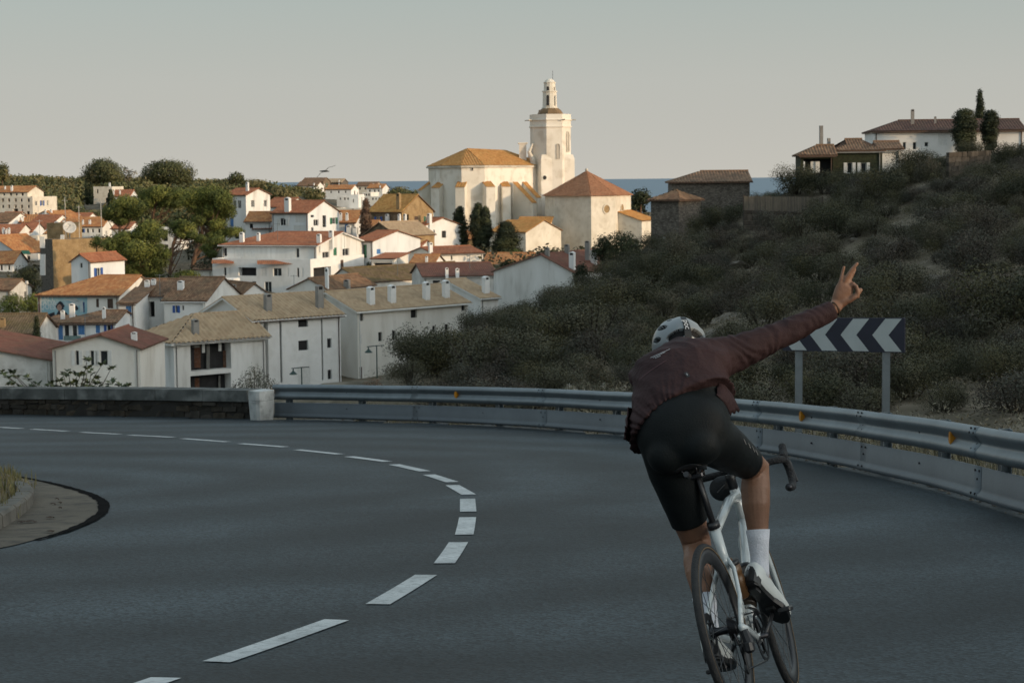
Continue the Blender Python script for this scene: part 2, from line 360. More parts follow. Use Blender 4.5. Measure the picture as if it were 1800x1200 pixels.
Z_ = _rz(Y_); i_ = np.arange(X_.size).reshape(X_.shape)
q = np.stack([i_[:-1, :-1], i_[:-1, 1:], i_[1:, 1:], i_[1:, :-1]], -1).reshape(-1, 4)
keep = (D_.ravel()[q].max(1) < .75)
road = link(bpy.data.objects.new('road', np_mesh('road', np.stack([X_, Y_, Z_], -1).reshape(-1, 3), q[keep], asphalt(), True))); tag(road, kind='structure')

def ribbon(P, w0, w1, dz, step=.25):
    """flat strip on the road along polyline P from offset w0 to w1 (to the left), following the surface"""
    P = resample(P, step) + [P[-1]]; vs = []; n = len(P)
    for i, p in enumerate(P):
        t = (P[min(i + 1, n - 1)] - P[max(i - 1, 0)]); t.z = 0; t.normalize(); s = Vector((-t.y, t.x, 0))
        for w in (w0, w1):
            a = p + s * w; vs.append((a.x, a.y, road_z(a.x, a.y) + dz))
    return vs, [(2 * i, 2 * i + 1, 2 * i + 3, 2 * i + 2) for i in range(n - 1)]
PAINT = pm('road_marking_paint', (.55, .57, .57), (.40, .42, .42), 2.0, .6, .3, 60, .3, c3=(.12, .13, .13), s3=22, f3=.5)
DASH = [((-70, 746.5), (-22, 749.5)), ((0, 751), (38, 753.3)), ((56, 754.3), (118, 758)), ((143, 759.8), (210, 763.2)), ((227, 764.8), (304, 768.6)), ((321, 770.8), (400, 776.8)), ((423, 779.8), (502, 785.8)),
 ((522, 790.5), (598, 798.5)), ((613, 802.5), (681, 811.5)), ((693, 816.5), (747, 828.5)), ((754, 834.5), (795, 847.5)), ((795, 853), (824, 869.5)), ((822, 877), (823, 899.5)), ((822, 909.5), (816, 940)), ((806, 953.5), (781, 990.5)), ((749, 1011), (664, 1062.5)), ((592, 1090), (380, 1164)), ((292, 1192), (60, 1262))]
for i, (a, b) in enumerate(DASH):
    A_, B_ = flat(on_road(*a)), flat(on_road(*b))
    # curve the dash a little: bend through the neighbours
    pa = flat(on_road(*DASH[i - 1][1])) if i else A_ - (B_ - A_) * .5; pb = flat(on_road(*DASH[i + 1][0])) if i + 1 < len(DASH) else B_ + (B_ - A_) * .5
    M_ = (A_ + B_) / 2 + ((A_ + B_) / 2 - (pa + pb) / 2) * .12
    v, f = ribbon(chaikin([A_, M_, B_], 2), -.075, .075, .006, .12)
    o = MB().add(v, f).build('road_marking', PAINT, road)

# inner verge: sandy apron, kerb and grassy bank on the inside of the bend
SAND = pm('sandy_gutter', (.15, .13, .103), (.105, .092, .075), 1.2, .95, .6, 20, .15, c3=(.06, .055, .05), s3=5, f3=.7)
JOINT_SHADE = pm('joint_shadow', (.006, .006, .0065), (.011, .011, .011), 3, 1.0, spec=.02)  # near-black strip: the recessed joint with its shadow painted in
KERBM = pm('concrete_kerb', (.165, .155, .135), (.11, .104, .092), 2.5, .9, .5, 18, .2, c3=(.08, .075, .065), s3=6, f3=.5)
AP = [(-260, 1010), (0, 965), (60, 950), (120, 932), (165, 915), (186, 896), (180, 880), (150, 866), (110, 855), (75, 847), (20, 836), (-60, 822), (-260, 800)]
APR = chaikin([flat(on_road(*p)) for p in AP], 3)
cen = flat(on_road(-260, 900))
m = MB(); vs = [(p.x, p.y, road_z(p.x, p.y) + .007) for p in APR]; cz = (cen.x, cen.y, road_z(cen.x, cen.y) + .007)
m.add(vs + [cz], [(i + 1, i, len(vs)) for i in range(len(vs) - 1)]); tag(m.build('gutter_apron', SAND), kind='structure')
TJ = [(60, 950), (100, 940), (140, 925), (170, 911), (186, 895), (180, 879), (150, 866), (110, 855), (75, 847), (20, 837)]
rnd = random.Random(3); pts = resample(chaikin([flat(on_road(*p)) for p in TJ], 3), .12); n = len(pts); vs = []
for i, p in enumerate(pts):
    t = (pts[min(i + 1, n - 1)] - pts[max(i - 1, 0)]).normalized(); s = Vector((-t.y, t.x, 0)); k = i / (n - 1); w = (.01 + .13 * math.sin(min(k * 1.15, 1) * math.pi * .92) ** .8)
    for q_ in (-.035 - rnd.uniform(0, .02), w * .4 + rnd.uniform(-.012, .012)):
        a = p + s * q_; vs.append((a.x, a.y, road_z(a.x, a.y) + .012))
tag(MB().add(vs, [(2 * i, 2 * i + 1, 2 * i + 3, 2 * i + 2) for i in range(n - 1)]).build('joint_shadow', JOINT_SHADE), kind='structure')
# kerb stones
KP = [(-120, 985), (-60, 955), (0, 932), (25, 917), (48, 900), (62, 884), (58, 872), (40, 866)]
kp = resample(chaikin([flat(on_road(*p)) for p in KP], 3), .04)
kerb = empty('kerb', (kp[0].x, kp[0].y, road_z(kp[0].x, kp[0].y))); tag(kerb, 'pale concrete kerb curving round the grassy inside of the bend', 'kerb')
org = Vector(kerb.location); seg = 20
for i in range(0, len(kp) - 4, seg):
    P = kp[i:min(i + seg, len(kp))]
    if len(P) < 4: continue
    P[-1] = P[-1].lerp(P[-2], .4); rings = []
    for j, p in enumerate(P):
        t = (P[min(j + 1, len(P) - 1)] - P[max(j - 1, 0)]).normalized(); s = Vector((-t.y, t.x, 0)); z = road_z(p.x, p.y)
        rings.append([Vector((a.x, a.y, z + h)) - org for a, h in ((p, -.05), (p + s * .005, .11), (p + s * .03, .135), (p + s * .16, .135), (p + s * .165, -.05))])
    m = MB().loft(rings); o = m.build('kerb_stone', KERBM, kerb); merge_norm(o)
# grassy bank inside the kerb: soil mound and dry grass blades
BK = [(-300, 1000), (-60, 950), (0, 925), (22, 911), (42, 896), (55, 881), (50, 868), (60, 850), (20, 838), (-60, 824), (-300, 800)]
bk = chaikin([flat(on_road(*p)) for p in BK], 3); bc = flat(on_road(-300, 900)); bm_ = MB(); rings = []
for k in range(7):
    u = k / 6; rings.append([Vector((q_.x, q_.y, road_z(q_.x, q_.y) + .02 + .42 * (1 - (1 - u) ** 2) + .05 * math.sin(q_.x * 5 + q_.y * 3) * u)) for q_ in [p.lerp(bc, u * .9) for p in bk]])
bm_.loft(rings, closed=False, caps=False); tag(bm_.build('grass_bank', SOIL, smooth=True), kind='structure')
GRASS = pm('dry_grass', (.17, .14, .055), (.085, .095, .035), 3, .8, c3=(.26, .21, .11), s3=9, f3=.7)
def grass_patch(name, pts, hmin, hmax, label, mat=GRASS, seed=1, w=.006):
    r = random.Random(seed); V = []; F = []
    for (x, y, z) in pts:
        h = r.uniform(hmin, hmax); a = r.uniform(0, 6.28); l = r.uniform(.1, .6) * h; dx, dy = math.cos(a) * l, math.sin(a) * l; sx, sy = -math.sin(a) * w, math.cos(a) * w; b = len(V)
        V += [(x - sx, y - sy, z - .02), (x + sx, y + sy, z - .02), (x + dx * .35 + sx * .7, y + dy * .35 + sy * .7, z + h * .6), (x + dx * .35 - sx * .7, y + dy * .35 - sy * .7, z + h * .6), (x + dx, y + dy, z + h)]
        F += [(b, b + 1, b + 2), (b, b + 2, b + 3), (b + 3, b + 2, b + 4)]
    o = link(bpy.data.objects.new(name, np_mesh(name, V, F, mat))); tag(o, label, 'grass', kind='stuff'); return o
r_ = random.Random(5); gp = []
for _ in range(5200):
    p = r_.choice(bk); u = r_.random() ** 1.3 * .8; q_ = p.lerp(bc, u) + Vector((r_.gauss(0, .05), r_.gauss(0, .05), 0))
    if u < .06 and r_.random() < .7: continue
    gp.append((q_.x, q_.y, road_z(q_.x, q_.y) + .42 * (1 - (1 - u) ** 2)))
grass_patch('dry_grass', gp, .04, .17, 'dry yellow green grass on the bank inside the kerb')
LEAFD = pm('dead_leaf', (.035, .025, .018), (.06, .04, .025), 4, .8)
for (px, py, s) in [(88, 913, .06), (53, 920, .07), (38, 921, .05), (93, 889, .035), (105, 887, .03), (105, 896, .03), (100, 880, .025), (88, 938, .05)]:
    p = on_road(px, py); m = MB(); a = rng.uniform(0, 3)
    vs = [(math.cos(a + t) * s * k, math.sin(a + t) * s * k * .7, .012 + .018 * abs(math.sin(t * 1.7))) for t, k in zip([0, .8, 1.6, 2.4, 3.2, 4, 4.8, 5.6], [1, .7, .9, .6, 1, .65, .85, .6])]
    m.add(vs + [(0, 0, .035)], [(i, (i + 1) % 8, 8) for i in range(8)]); o = m.build('dead_leaf', LEAFD, loc=(p.x, p.y, p.z)); tag(o, 'dark dead leaf lying on the sandy gutter beside the kerb', 'leaf', 'dead leaves on the gutter')
# gravel strip under the rail
GRAV = pm('gravel', (.13, .115, .095), (.07, .062, .052), 6, .95, .8, 40, .2, c3=(.25, .235, .21), s3=20, f3=.8)
V = []; F = []; r_ = random.Random(11); rp = resample(RAIL, .05)
for p in rp:
    for _ in range(2 if p.y > 12 else 1):
        i = rp.index(p) if False else 0
        o_ = r_.gauss(.42, .22); s = r_.uniform(.008, .035); a = r_.random() * 6.28
        t = Vector((r_.uniform(-.03, .03), r_.uniform(-.03, .03), 0)); nrm = Vector((.35, 1, 0)).normalized()
        c = p + nrm * o_ + t; z = road_z(c.x, c.y) + .004 if o_ < .7 else float(ground(np.array([c.x]), np.array([c.y]))[0]); b = len(V)
        V += [(c.x + math.cos(a) * s, c.y + math.sin(a) * s, z), (c.x + math.cos(a + 2.1) * s, c.y + math.sin(a + 2.1) * s, z), (c.x + math.cos(a + 4.2) * s, c.y + math.sin(a + 4.2) * s, z), (c.x, c.y, z + s * .8)]
        F += [(b, b + 1, b + 3), (b + 1, b + 2, b + 3), (b + 2, b, b + 3)]
tag(link(bpy.data.objects.new('gravel', np_mesh('gravel', V, F, GRAV))), 'loose gravel along the foot of the guard rail', 'gravel', kind='stuff')

# ------------------------------------------------------------------ guard rail: W beam, lower shield, posts, bolts, amber reflectors
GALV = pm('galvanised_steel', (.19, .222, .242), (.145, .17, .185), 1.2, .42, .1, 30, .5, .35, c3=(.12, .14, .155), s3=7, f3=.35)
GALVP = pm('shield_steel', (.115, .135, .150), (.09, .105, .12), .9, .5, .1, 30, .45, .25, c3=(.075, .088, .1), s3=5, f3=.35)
BOLT = pm('dark_bolt', (.035, .036, .038), (.05, .05, .05), 4, .5, metal=.6)
AMBER = pm('amber_reflector', (.62, .25, .015), (.5, .19, .01), 20, .3)
FOOTC = pm('pale_post_block', (.36, .36, .34), (.26, .26, .24), 3, .9)
rs = resample(RAIL, .25)
while len(rs) > 150: rs.pop()
def frame_at(s):
    i = max(0, min(int(s / .25), len(rs) - 2)); k = s / .25 - i; p = rs[i].lerp(rs[i + 1], k); t = (rs[min(i + 2, len(rs) - 1)] - rs[max(i - 1, 0)]).normalized()
    return p, t, Vector((t.y, -t.x, 0))      # point, along, towards the road
rail = empty('guard_rail', (rs[0].x, rs[0].y, road_z(rs[0].x, rs[0].y))); tag(rail, 'galvanised double guard rail with amber reflectors round the bend', 'guard rail')
ORG = Vector(rail.location); TOT = .25 * (len(rs) - 1)
WP = [(.0, .72), (.028, .722), (.052, .705), (.072, .675), (.078, .65), (.06, .625), (.03, .585), (.012, .567), (.03, .545), (.06, .51), (.078, .485), (.072, .455), (.05, .425), (.0, .405)]
SP = [(.0, .345), (.012, .338), (.014, .135), (.03, .105), (.055, .085), (.06, .05), (.04, .035)]
def sweep(prof, s0, s1, off=0.0, th=.004, dz=0.0):
    out = []; n = max(2, int((s1 - s0) / .25) + 1)
    full = prof + [(a - th * (1 if a > .004 else .6), z - .003) for a, z in reversed(prof)]
    for i in range(n):
        p, t, r = frame_at(s0 + (s1 - s0) * i / (n - 1)); z0 = road_z(p.x, p.y); off2 = off + .012 * mnoise.noise(Vector((p.x * .9, p.y * .9, 2))) + .006 * mnoise.noise(Vector((p.x * 3, p.y * 3, 5))); z0 += .008 * mnoise.noise(Vector((p.x * .6, p.y * .6, 9)))
        out.append([Vector((p.x + r.x * (a + off2), p.y + r.y * (a + off2), z0 + z + dz)) - ORG for a, z in full])
    return out
def bolt(s, a, z, r=.011):
    p, t, nn = frame_at(s); z0 = road_z(p.x, p.y); c = Vector((p.x, p.y, z0 + z)) + nn * a - ORG; m = MB(); m.tube([c - nn * .004, c + nn * .010], r, 6); return m.build('bolt', BOLT, rail)
L_ = 4.0; s = 0.0; k = 0
while s < TOT - .3:
    e = min(s + L_, TOT); o_ = .0045 if k % 2 else 0.0
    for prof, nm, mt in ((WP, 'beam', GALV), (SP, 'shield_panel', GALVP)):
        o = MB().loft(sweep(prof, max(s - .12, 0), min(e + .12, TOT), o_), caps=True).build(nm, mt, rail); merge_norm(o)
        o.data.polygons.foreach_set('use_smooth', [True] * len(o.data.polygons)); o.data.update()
    if s > 0:
        for ds in (-.07, .07):
            for a, z in ((.06, .70), (.055, .505), (.075, .66)): bolt(s + ds, a + .002, z)
            bolt(s + ds, .018, .30); bolt(s + ds, .058, .085)
        bolt(s, .02, .55); bolt(s, .018, .22)
    bolt(min(s + 2.0, TOT), .016, .565); bolt(min(s + 2.0, TOT), .018, .24)
    for q in (s + .25, s + 2.25):
        if q > TOT - .2: continue
        p, t, nn = frame_at(q); z0 = road_z(p.x, p.y); c = Vector((p.x, p.y, z0)) - ORG - nn * .17
        Mx = Matrix(((t.x, -nn.x, 0, c.x), (t.y, -nn.y, 0, c.y), (0, 0, 1, c.z), (0, 0, 0, 1)))
        m = MB(); m.box(-.06, -.054, -.05, .05, -.3, .70, M=Mx); m.box(-.054, .05, -.053, -.047, -.3, .70, M=Mx); m.box(-.054, .05, .047, .053, -.3, .70, M=Mx); m.box(-.05, .05, -.165, -.052, .5, .63, M=Mx)
        m.build('post', GALV, rail)
    s = e; k += 1
def rail_s_at(px, py):
    best = (1e9, 0)
    for i, p in enumerate(rs):
        q = Vector((p.x, p.y, road_z(p.x, p.y) + .6)) - CAM; u = q.dot(_X) / q.dot(_F) * FPX + 900
        if abs(u - px) < best[0]: best = (abs(u - px), i * .25)
    return best[1]
for px in (489, 805, 1419, 1690):
    s = rail_s_at(px, 0); p, t, nn = frame_at(s); z0 = road_z(p.x, p.y); c = Vector((p.x, p.y, z0 + .57)) + nn * .02 - ORG
    m = MB(); ring = []
    for w, h0, h1 in ((0, -.062, .062), (.03, -.062, .062), (.055, -.05, .045), (.068, -.028, .022)):
        ring.append([c + nn * a + t * w * -1 + Vector((0, 0, h)) for a, h in ((.0, h0), (.055, h0), (.055, h1), (.0, h1))])
    m.loft(ring); o = m.build('reflector', AMBER, rail); merge_norm(o)

# ------------------------------------------------------------------ chevron board behind the rail
CHB = pm('chevron_dark_blue', (.03, .031, .05), (.024, .025, .04), 3, .45); CHW = pm('chevron_white', (.52, .54, .53), (.46, .48, .47), 3, .4)
pa, pb = at(1406, 700, 25.5), at(1558, 712, 24.4)
sg = empty('chevron_sign', (pa.x, pa.y, float(ground(np.array([pa.x]), np.array([pa.y]))[0]))); tag(sg, 'blue and white chevron board on two posts behind the guard rail', 'road sign')
O2 = Vector(sg.location); tl, tr = at(1376, 558.5, 25.7), at(1590, 558.5, 24.2); bl = at(1376, 617, 25.7); br = at(1590, 619, 24.2)
ux = (tr - tl); W_ = ux.length; ux.normalize(); H_ = ((tl - bl).length + (tr - br).length) / 2; uz = ((tl - bl) + (tr - br)).normalized(); un = ux.cross(uz).normalized()
if un.y > 0: un = -un
def sp(a, b, n): return tl - O2 + ux * a - uz * b + un * n
m = MB(); c8 = [sp(a, b, n) for n in (-.02, .0) for a, b in ((0, 0), (W_, 0), (W_, H_), (0, H_))]
m.add(c8, [(0, 1, 2, 3), (7, 6, 5, 4), (0, 4, 5, 1), (1, 5, 6, 2), (2, 6, 7, 3), (3, 7, 4, 0)]); merge_norm(m.build('board', CHB, sg))
per = W_ * 55 / 214; hb = H_ * .46
def clipx(poly, lo, hi):
    for lim, s_ in ((lo, 1), (hi, -1)):
        out = []
        for (a, b), (c, d) in zip(poly, poly[1:] + poly[:1]):
            ia, ic = (a - lim) * s_ >= 0, (c - lim) * s_ >= 0
            if ia: out.append((a, b))
            if ia != ic: t = (lim - a) / (c - a); out.append((lim, b + (d - b) * t))
        poly = out
        if not poly: break
    return poly
for k in range(-1, 5):
    x0 = W_ - per * (k + 1) + per * .02
    for half in (0, 1):
        e0, e1 = (0.012, H_ / 2) if half == 0 else (H_ - .012, H_ / 2)
        p4 = clipx([(x0, e1), (x0 + per * .5, e1), (x0 + per * .5 + hb, e0), (x0 + hb, e0)], .004, W_ - .004)
        if len(p4) > 2:
            f_ = tuple(range(len(p4))); MB().add([sp(a, b, .004) for a, b in p4], [f_]).build('chevron', CHW, sg)
for p in (pa, pb):
    g = float(ground(np.array([p.x]), np.array([p.y]))[0]); k = (p - CAM); c = p - O2; a0 = (p - tl).dot(ux); top = sp(a0, H_ * .95, -.055); bot = Vector((top.x, top.y, g - O2.z - .3))
    m = MB(); m.box(-.047, .047, -.03, .03, bot.z, top.z + H_ * .85, M=Matrix.Translation((top.x, top.y, 0))); m.build('post', GALV, sg)

# ------------------------------------------------------------------ parapet wall with coping stones and the white end pillar
COPE = pm('coping_concrete', (.12, .125, .12), (.06, .064, .062), 1.6, .9, .5, 14, .2, c3=(.26, .265, .255), s3=2.2, f3=.7)
PST = [pm('parapet_stone_%d' % i, c, tuple(x * .6 for x in c), 4, .95, .9, 10, .15) for i, c in enumerate([(.055, .047, .037), (.075, .062, .047), (.042, .038, .032), (.065, .058, .05)])]
MORT = pm('dark_mortar', (.032, .029, .025), (.022, .02, .018), 4, .95)
PILW = pm('white_pillar_paint', (.50, .51, .50), (.36, .37, .36), 2.5, .8, .5, 16, .2, c3=(.22, .22, .21), s3=5, f3=.6)
wp = resample(WALL, .05); par = empty('parapet_wall', (wp[0].x, wp[0].y, road_z(wp[0].x, wp[0].y))); tag(par, 'low dark rubble parapet with weathered concrete coping beside the road', 'wall'); OW = Vector(par.location)
def wfr(s):
    i = max(0, min(int(s / .05), len(wp) - 2)); p = wp[i].lerp(wp[i + 1], s / .05 - i); t = (wp[min(i + 3, len(wp) - 1)] - wp[max(i - 3, 0)]).normalized(); return p, t, Vector((t.y, -t.x, 0))
WL = .05 * (len(wp) - 1); WH = .60; CH = .24
def wbox(s0, s1, a0, a1, z0, z1, name, mt, jit=0, bev=.0):
    rings = []
    for s in (s0, s1):
        p, t, nn = wfr(s); z = road_z(p.x, p.y)
        js = [rng.uniform(-jit, jit) for _ in range(4)]
        rings.append([Vector((p.x, p.y, z)) + nn * a + Vector((0, 0, h)) - OW for a, h in ((a0, z0), (a1 + js[0], z0 + js[1]), (a1 + js[2], z1 + js[3]), (a0, z1))])
    o = MB().loft(rings).build(name, mt, par); merge_norm(o); return o
s = 0
while s < WL - .2:
    e = min(s + rng.uniform(1.0, 2.1), WL); wbox(s, e - .015, -.42, .045 + rng.uniform(-.006, .006), WH - CH, WH + rng.uniform(-.006, .006), 'coping_stone', COPE); s = e
s = 0
while s < WL - .2: e = min(s + 2, WL); wbox(s, e, -.36, -.012, -.2, WH - CH, 'core', MORT); s = e
for (z0, z1) in ((-.04, .13), (.135, .25), (.255, .358)):
    s = rng.uniform(0, .1)
    while s < WL - .15:
        e = min(s + rng.uniform(.18, .5), WL); wbox(s, e - .02, -.1, .01 + rng.uniform(-.02, .015), z0 + rng.uniform(-.005, .01), z1 - .006, 'stone', rng.choice(PST), .026); s = e
pl = on_road(461, 737.5); pil = empty('end_pillar', (pl.x, pl.y, pl.z)); tag(pil, 'whitewashed tapering pillar between the parapet wall and the guard rail', 'pillar')
_, t, nn = wfr(WL); ang = math.atan2(t.y, t.x); m = MB(); rings = []
for z, k in ((-.2, .86), (.0, .88), (.12, .92), (.38, .99), (.40, .975), (.42, 1.0), (.60, 1.0), (.61, .98)):
    rings.append([Matrix.Rotation(ang, 3, 'Z') @ Vector((x * k * .78, y * k, z)) for x, y in ((-.235, -.20), (.10, -.25), (.2, -.22), (.235, -.12), (.235, .16), (.18, .22), (-.235, .22))])
m.loft(rings); merge_norm(m.build('shaft', PILW, pil))
# ------------------------------------------------------------------ houses
def proj(p):
    q = Vector(p) - CAM; w = q.dot(_F); return 900 + FPX * q.dot(_X) / w, 600 - FPX * q.dot(_U) / w
def gz(x, y): return float(ground(np.array([x]), np.array([y]), False)[0])
UVN = 'UVMap'
def tile_facet(P, down, step=.28, rel=.05, row=.42, n=4):
    """corrugated tiles over the convex planar polygon P (Vectors); down = horizontal downslope direction"""
    N_ = (P[1] - P[0]).cross(P[2] - P[0]).normalized()
    if N_.z < 0: N_ = -N_
    Uv = Vector((-down.y, down.x, 0)).normalized(); Vv = N_.cross(Uv).normalized()
    if Vv.z < 0: Vv = -Vv
    o = P[0]; C = [((p - o).dot(Uv), (p - o).dot(Vv)) for p in P]
    u0, u1 = min(c[0] for c in C), max(c[0] for c in C); v00 = min(c[1] for c in C); cnt = max(2, int((u1 - u0) / step)) * n
    vs, uvs = [], []
    for i in range(cnt + 1):
        u = u0 + (u1 - u0) * min(max(i / cnt, 1e-5), 1 - 1e-5); hits = []
        for (a, b), (c, d) in zip(C, C[1:] + C[:1]):
            if (a - u) * (c - u) <= 0 and abs(c - a) > 1e-9: hits.append(b + (d - b) * (u - a) / (c - a))
        lo, hi = (min(hits), max(hits)) if hits else (0, 0); ph = (i % n) / n; h = rel * math.sin(math.pi * ph) if ph else 0.0
        for v in (lo, hi): vs.append(o + Uv * u + Vv * v + N_ * (h + .012)); uvs.append(((u - u0) / step, (v - v00) / row))
    fs = [(2 * i, 2 * i + 2, 2 * i + 3, 2 * i + 1) for i in range(cnt)]
    return vs, fs, uvs
class TM:
    def __init__(s): s.v, s.f, s.u = [], [], []
    def add(s, t): b = len(s.v); s.v += t[0]; s.f += [tuple(b + i for i in f) for f in t[1]]; s.u += t[2]
    def build(s, name, mat, parent, org):
        me = np_mesh(name, [(p - org)[:] for p in s.v], s.f, mat); uv = me.uv_layers.new(name=UVN)
        uv.data.foreach_set('uv', np.array([s.u[i] for f in s.f for i in f], dtype=np.float32).ravel())
        return link(bpy.data.objects.new(name, me), parent)
def hole_wall(m, fr, L, H, holes, depth=.22, mi=0, z0=0.0):
    """wall rectangle (h from L[0] to L[1], z from z0 to H) with holes; fr(h, z, inward) -> point"""
    hs_ = sorted(set([L[0], L[1]] + [min(max(v, L[0]), L[1]) for w in holes for v in (w[0], w[1])])); zs = sorted(set([z0, H] + [min(max(v, z0), H) for w in holes for v in (w[2], w[3])]))
    for a, b in zip(hs_[:-1], hs_[1:]):
        for c, d in zip(zs[:-1], zs[1:]):
            hm, zm = (a + b) / 2, (c + d) / 2
            if any(w[0] < hm < w[1] and w[2] < zm < w[3] for w in holes): continue
            m.add([fr(a, c, 0), fr(b, c, 0), fr(b, d, 0), fr(a, d, 0)], [(0, 1, 2, 3)], mi)
    for w in holes:
        e = depth if len(w) < 5 else w[4]
        a, b, c, d = w[:4]
        m.add([fr(h, z, q) for q in (0, e) for h, z in ((a, c), (b, c), (b, d), (a, d))], [(0, 4, 5, 1), (1, 5, 6, 2), (2, 6, 7, 3), (3, 7, 4, 0)], mi)
def slab(m, c0, u, v, n, t, mi=0):
    m.add([c0 + n * k + u * a + v * b for k in (0, t) for a, b in ((0, 0), (1, 0), (1, 1), (0, 1))], [(0, 1, 2, 3), (7, 6, 5, 4), (0, 4, 5, 1), (1, 5, 6, 2), (2, 6, 7, 3), (3, 7, 4, 0)], mi)
CHW_ = WHITE; CHG = GREYW; REDGE = pm('roof_edge_clay', (.17, .10, .065), (.11, .07, .05), 3, .9)
def chimney_mesh(w, h, dpt):
    m = MB(); hh = h * .80; a, b = w / 2, dpt / 2
    m.box(-a, a, -b, b, -1.2, hh); m.box(-a * .75, a * .75, -b * .75, b * .75, hh, h * .93, 1)
    m.box(-a, -a * .66, -b, b, hh, h * .92); m.box(a * .66, a, -b, b, hh, h * .92)
    m.add([(-a * 1.1, -b * 1.08, h * .92), (a * 1.1, -b * 1.08, h * .92), (a * 1.1, b * 1.08, h * .92), (-a * 1.1, b * 1.08, h * .92), (0, -b * 1.08, h), (0, b * 1.08, h)], [(0, 3, 2, 1), (0, 1, 4), (2, 3, 5), (1, 2, 5, 4), (3, 0, 4, 5)]); return m
def house(name, label, cx, ey, d, yaw, wx, dep, roof='gx', rise=1.5, wall=WHITE, tiles=T_ORA, wins=(), chim=(), hl=0, hr=0, over=.3, into=None, group=None, cat='house', rfrac=.5, parapet=.5, base=None, trim=False, walls2=None, chmat=None, tstep=None, noroof=False, auto=None):
    if wall is WHITE: wall = WHITES[int(abs(cx) * 3 + abs(ey)) % 4]
    C0 = at(cx, ey, d); ez = C0.z; th = R(yaw); ax = Vector((math.cos(th), -math.sin(th), 0)); ay = Vector((math.sin(th), math.cos(th), 0)); sgn = -1 if yaw >= 0 else 1
    lo, hi = .3, 90.0
    for _ in range(40):
        A_ = (lo + hi) / 2; u = proj(C0 + ax * (A_ * sgn))[0]
        if (u > wx) == (sgn < 0): lo = A_
        else: hi = A_
    x0, x1 = (-A_, 0.0) if sgn < 0 else (0.0, A_); B = dep; xs_ = 0.0
    O = Vector((C0.x, C0.y, 0))
    def W(x, y, z): return O + ax * x + ay * y + Vector((0, 0, z))
    gb = min(gz(*W(x, y, 0)[:2]) for x in (x0, x1) for y in (0, B)) - 1.0 if base is None else base
    gb = min(gb, ez - 1.5)
    if into is None:
        t = empty(name, (C0.x, C0.y, gb), 0, label, cat, group)
    else: t = into
    org = Vector(t.location)
    def rzf(x, y):
        if roof == 'gx':
            yr = B * rfrac; z = rise * (y / yr if y < yr else (B - y) / (B - yr))
            if hl: z = min(z, rise * (x - x0) / hl)
            if hr: z = min(z, rise * (x1 - x) / hr)
            return z
        if roof == 'gy': xm = x0 + (x1 - x0) * rfrac; return rise * ((x - x0) / (xm - x0) if x < xm else (x1 - x) / (x1 - xm))
        if roof == 'sf': return rise * y / B
        if roof == 'sb': return rise * (1 - y / B)
        if roof == 'sl': return rise * (x - x0) / (x1 - x0)
        if roof == 'sr': return rise * (x1 - x) / (x1 - x0)
        return 0.0
    # windows measured on the wall planes
    hf, hsd = [], []; wl = []
    for w in wins:
        fc, p0, q0, p1, q1, kind = w
        pts = []
        for (u, v) in ((p0, q0), (p1, q1)):
            r = ray(u, v)
            if fc == 'f': k = (O - CAM).dot(ay) / r.dot(ay); q = CAM + r * k - O; pts.append((q.dot(ax), q.z))
            else:
                k = (O - CAM).dot(ax) / r.dot(ax); q = CAM + r * k - O; pts.append((q.dot(ay), q.z))
        a, b = sorted((pts[0][0], pts[1][0])); c, e = sorted((pts[0][1], pts[1][1]))
        L0, L1 = (x0, x1) if fc == 'f' else (0, B)
        a, b, c, e = max(a, L0 + .08), min(b, L1 - .08), max(c, gb + .1), min(e, ez - .1)
        if b - a < .12 or e - c < .12: continue
        dp = 1.1 if kind in 'PQ' else (.24 if kind not in 'BEWN' else .07)
        (hf if fc == 'f' else hsd).append((a, b, c, e, dp)); wl.append((fc, a, b, c, e, kind, dp))
    if (auto if auto is not None else d > 225) and ez - gb > 2.4:
        ar = random.Random(int(cx * 7 + ey))
        for fc, L0, L1, lst in (('f', x0, x1, hf), ('s', 0.0, B, hsd)):
            nc = int((L1 - L0) / 2.7)
            for lv in range(3):
                zc = ez - 1.55 - 2.8 * lv
                if zc < gb + 1.0: break
                for k in range(nc):
                    if ar.random() < .36: continue
                    c_ = L0 + (L1 - L0) * (k + .5) / nc + ar.uniform(-.4, .4); w_, h_ = ar.uniform(.7, 1.2), ar.choice((1.1, 1.25, 2.0)); rc = (c_ - w_ / 2, c_ + w_ / 2, zc - h_ / 2, zc + h_ / 2)
                    if rc[0] < L0 + .3 or rc[1] > L1 - .3 or any(rc[0] - .7 < q[1] and rc[1] + .7 > q[0] and rc[2] - .3 < q[3] and rc[3] + .3 > q[2] for q in lst): continue
                    kd_ = ar.choice('ggddwWbNeW'); dp = .07 if kd_ in 'WN' else .24; lst.append((*rc, dp)); wl.append((fc, *rc, kd_, dp))
    m = MB()
    def ff(h, z, q): return W(h, q, z) - org
    sg = 1 if sgn < 0 else -1
    def fs_(h, z, q): return W(-q * sg, h, z) - org
    hole_wall(m, ff, (x0, x1), ez, hf, z0=gb)
    hole_wall(m, fs_, (0, B), ez, hsd, z0=gb, mi=1 if walls2 else 0)
    xo = x0 if sgn < 0 else x1
    m.add([W(xo, 0, gb) - org, W(xo, B, gb) - org, W(xo, B, ez) - org, W(xo, 0, ez) - org], [(0, 1, 2, 3)])
    m.add([W(x0, B, gb) - org, W(x1, B, gb) - org, W(x1, B, ez) - org, W(x0, B, ez) - org], [(0, 1, 2, 3)])
    def tri(pts, mi=0): m.add([W(*p) - org for p in pts], [tuple(range(len(pts)))], mi)
    w2 = 1 if walls2 else 0
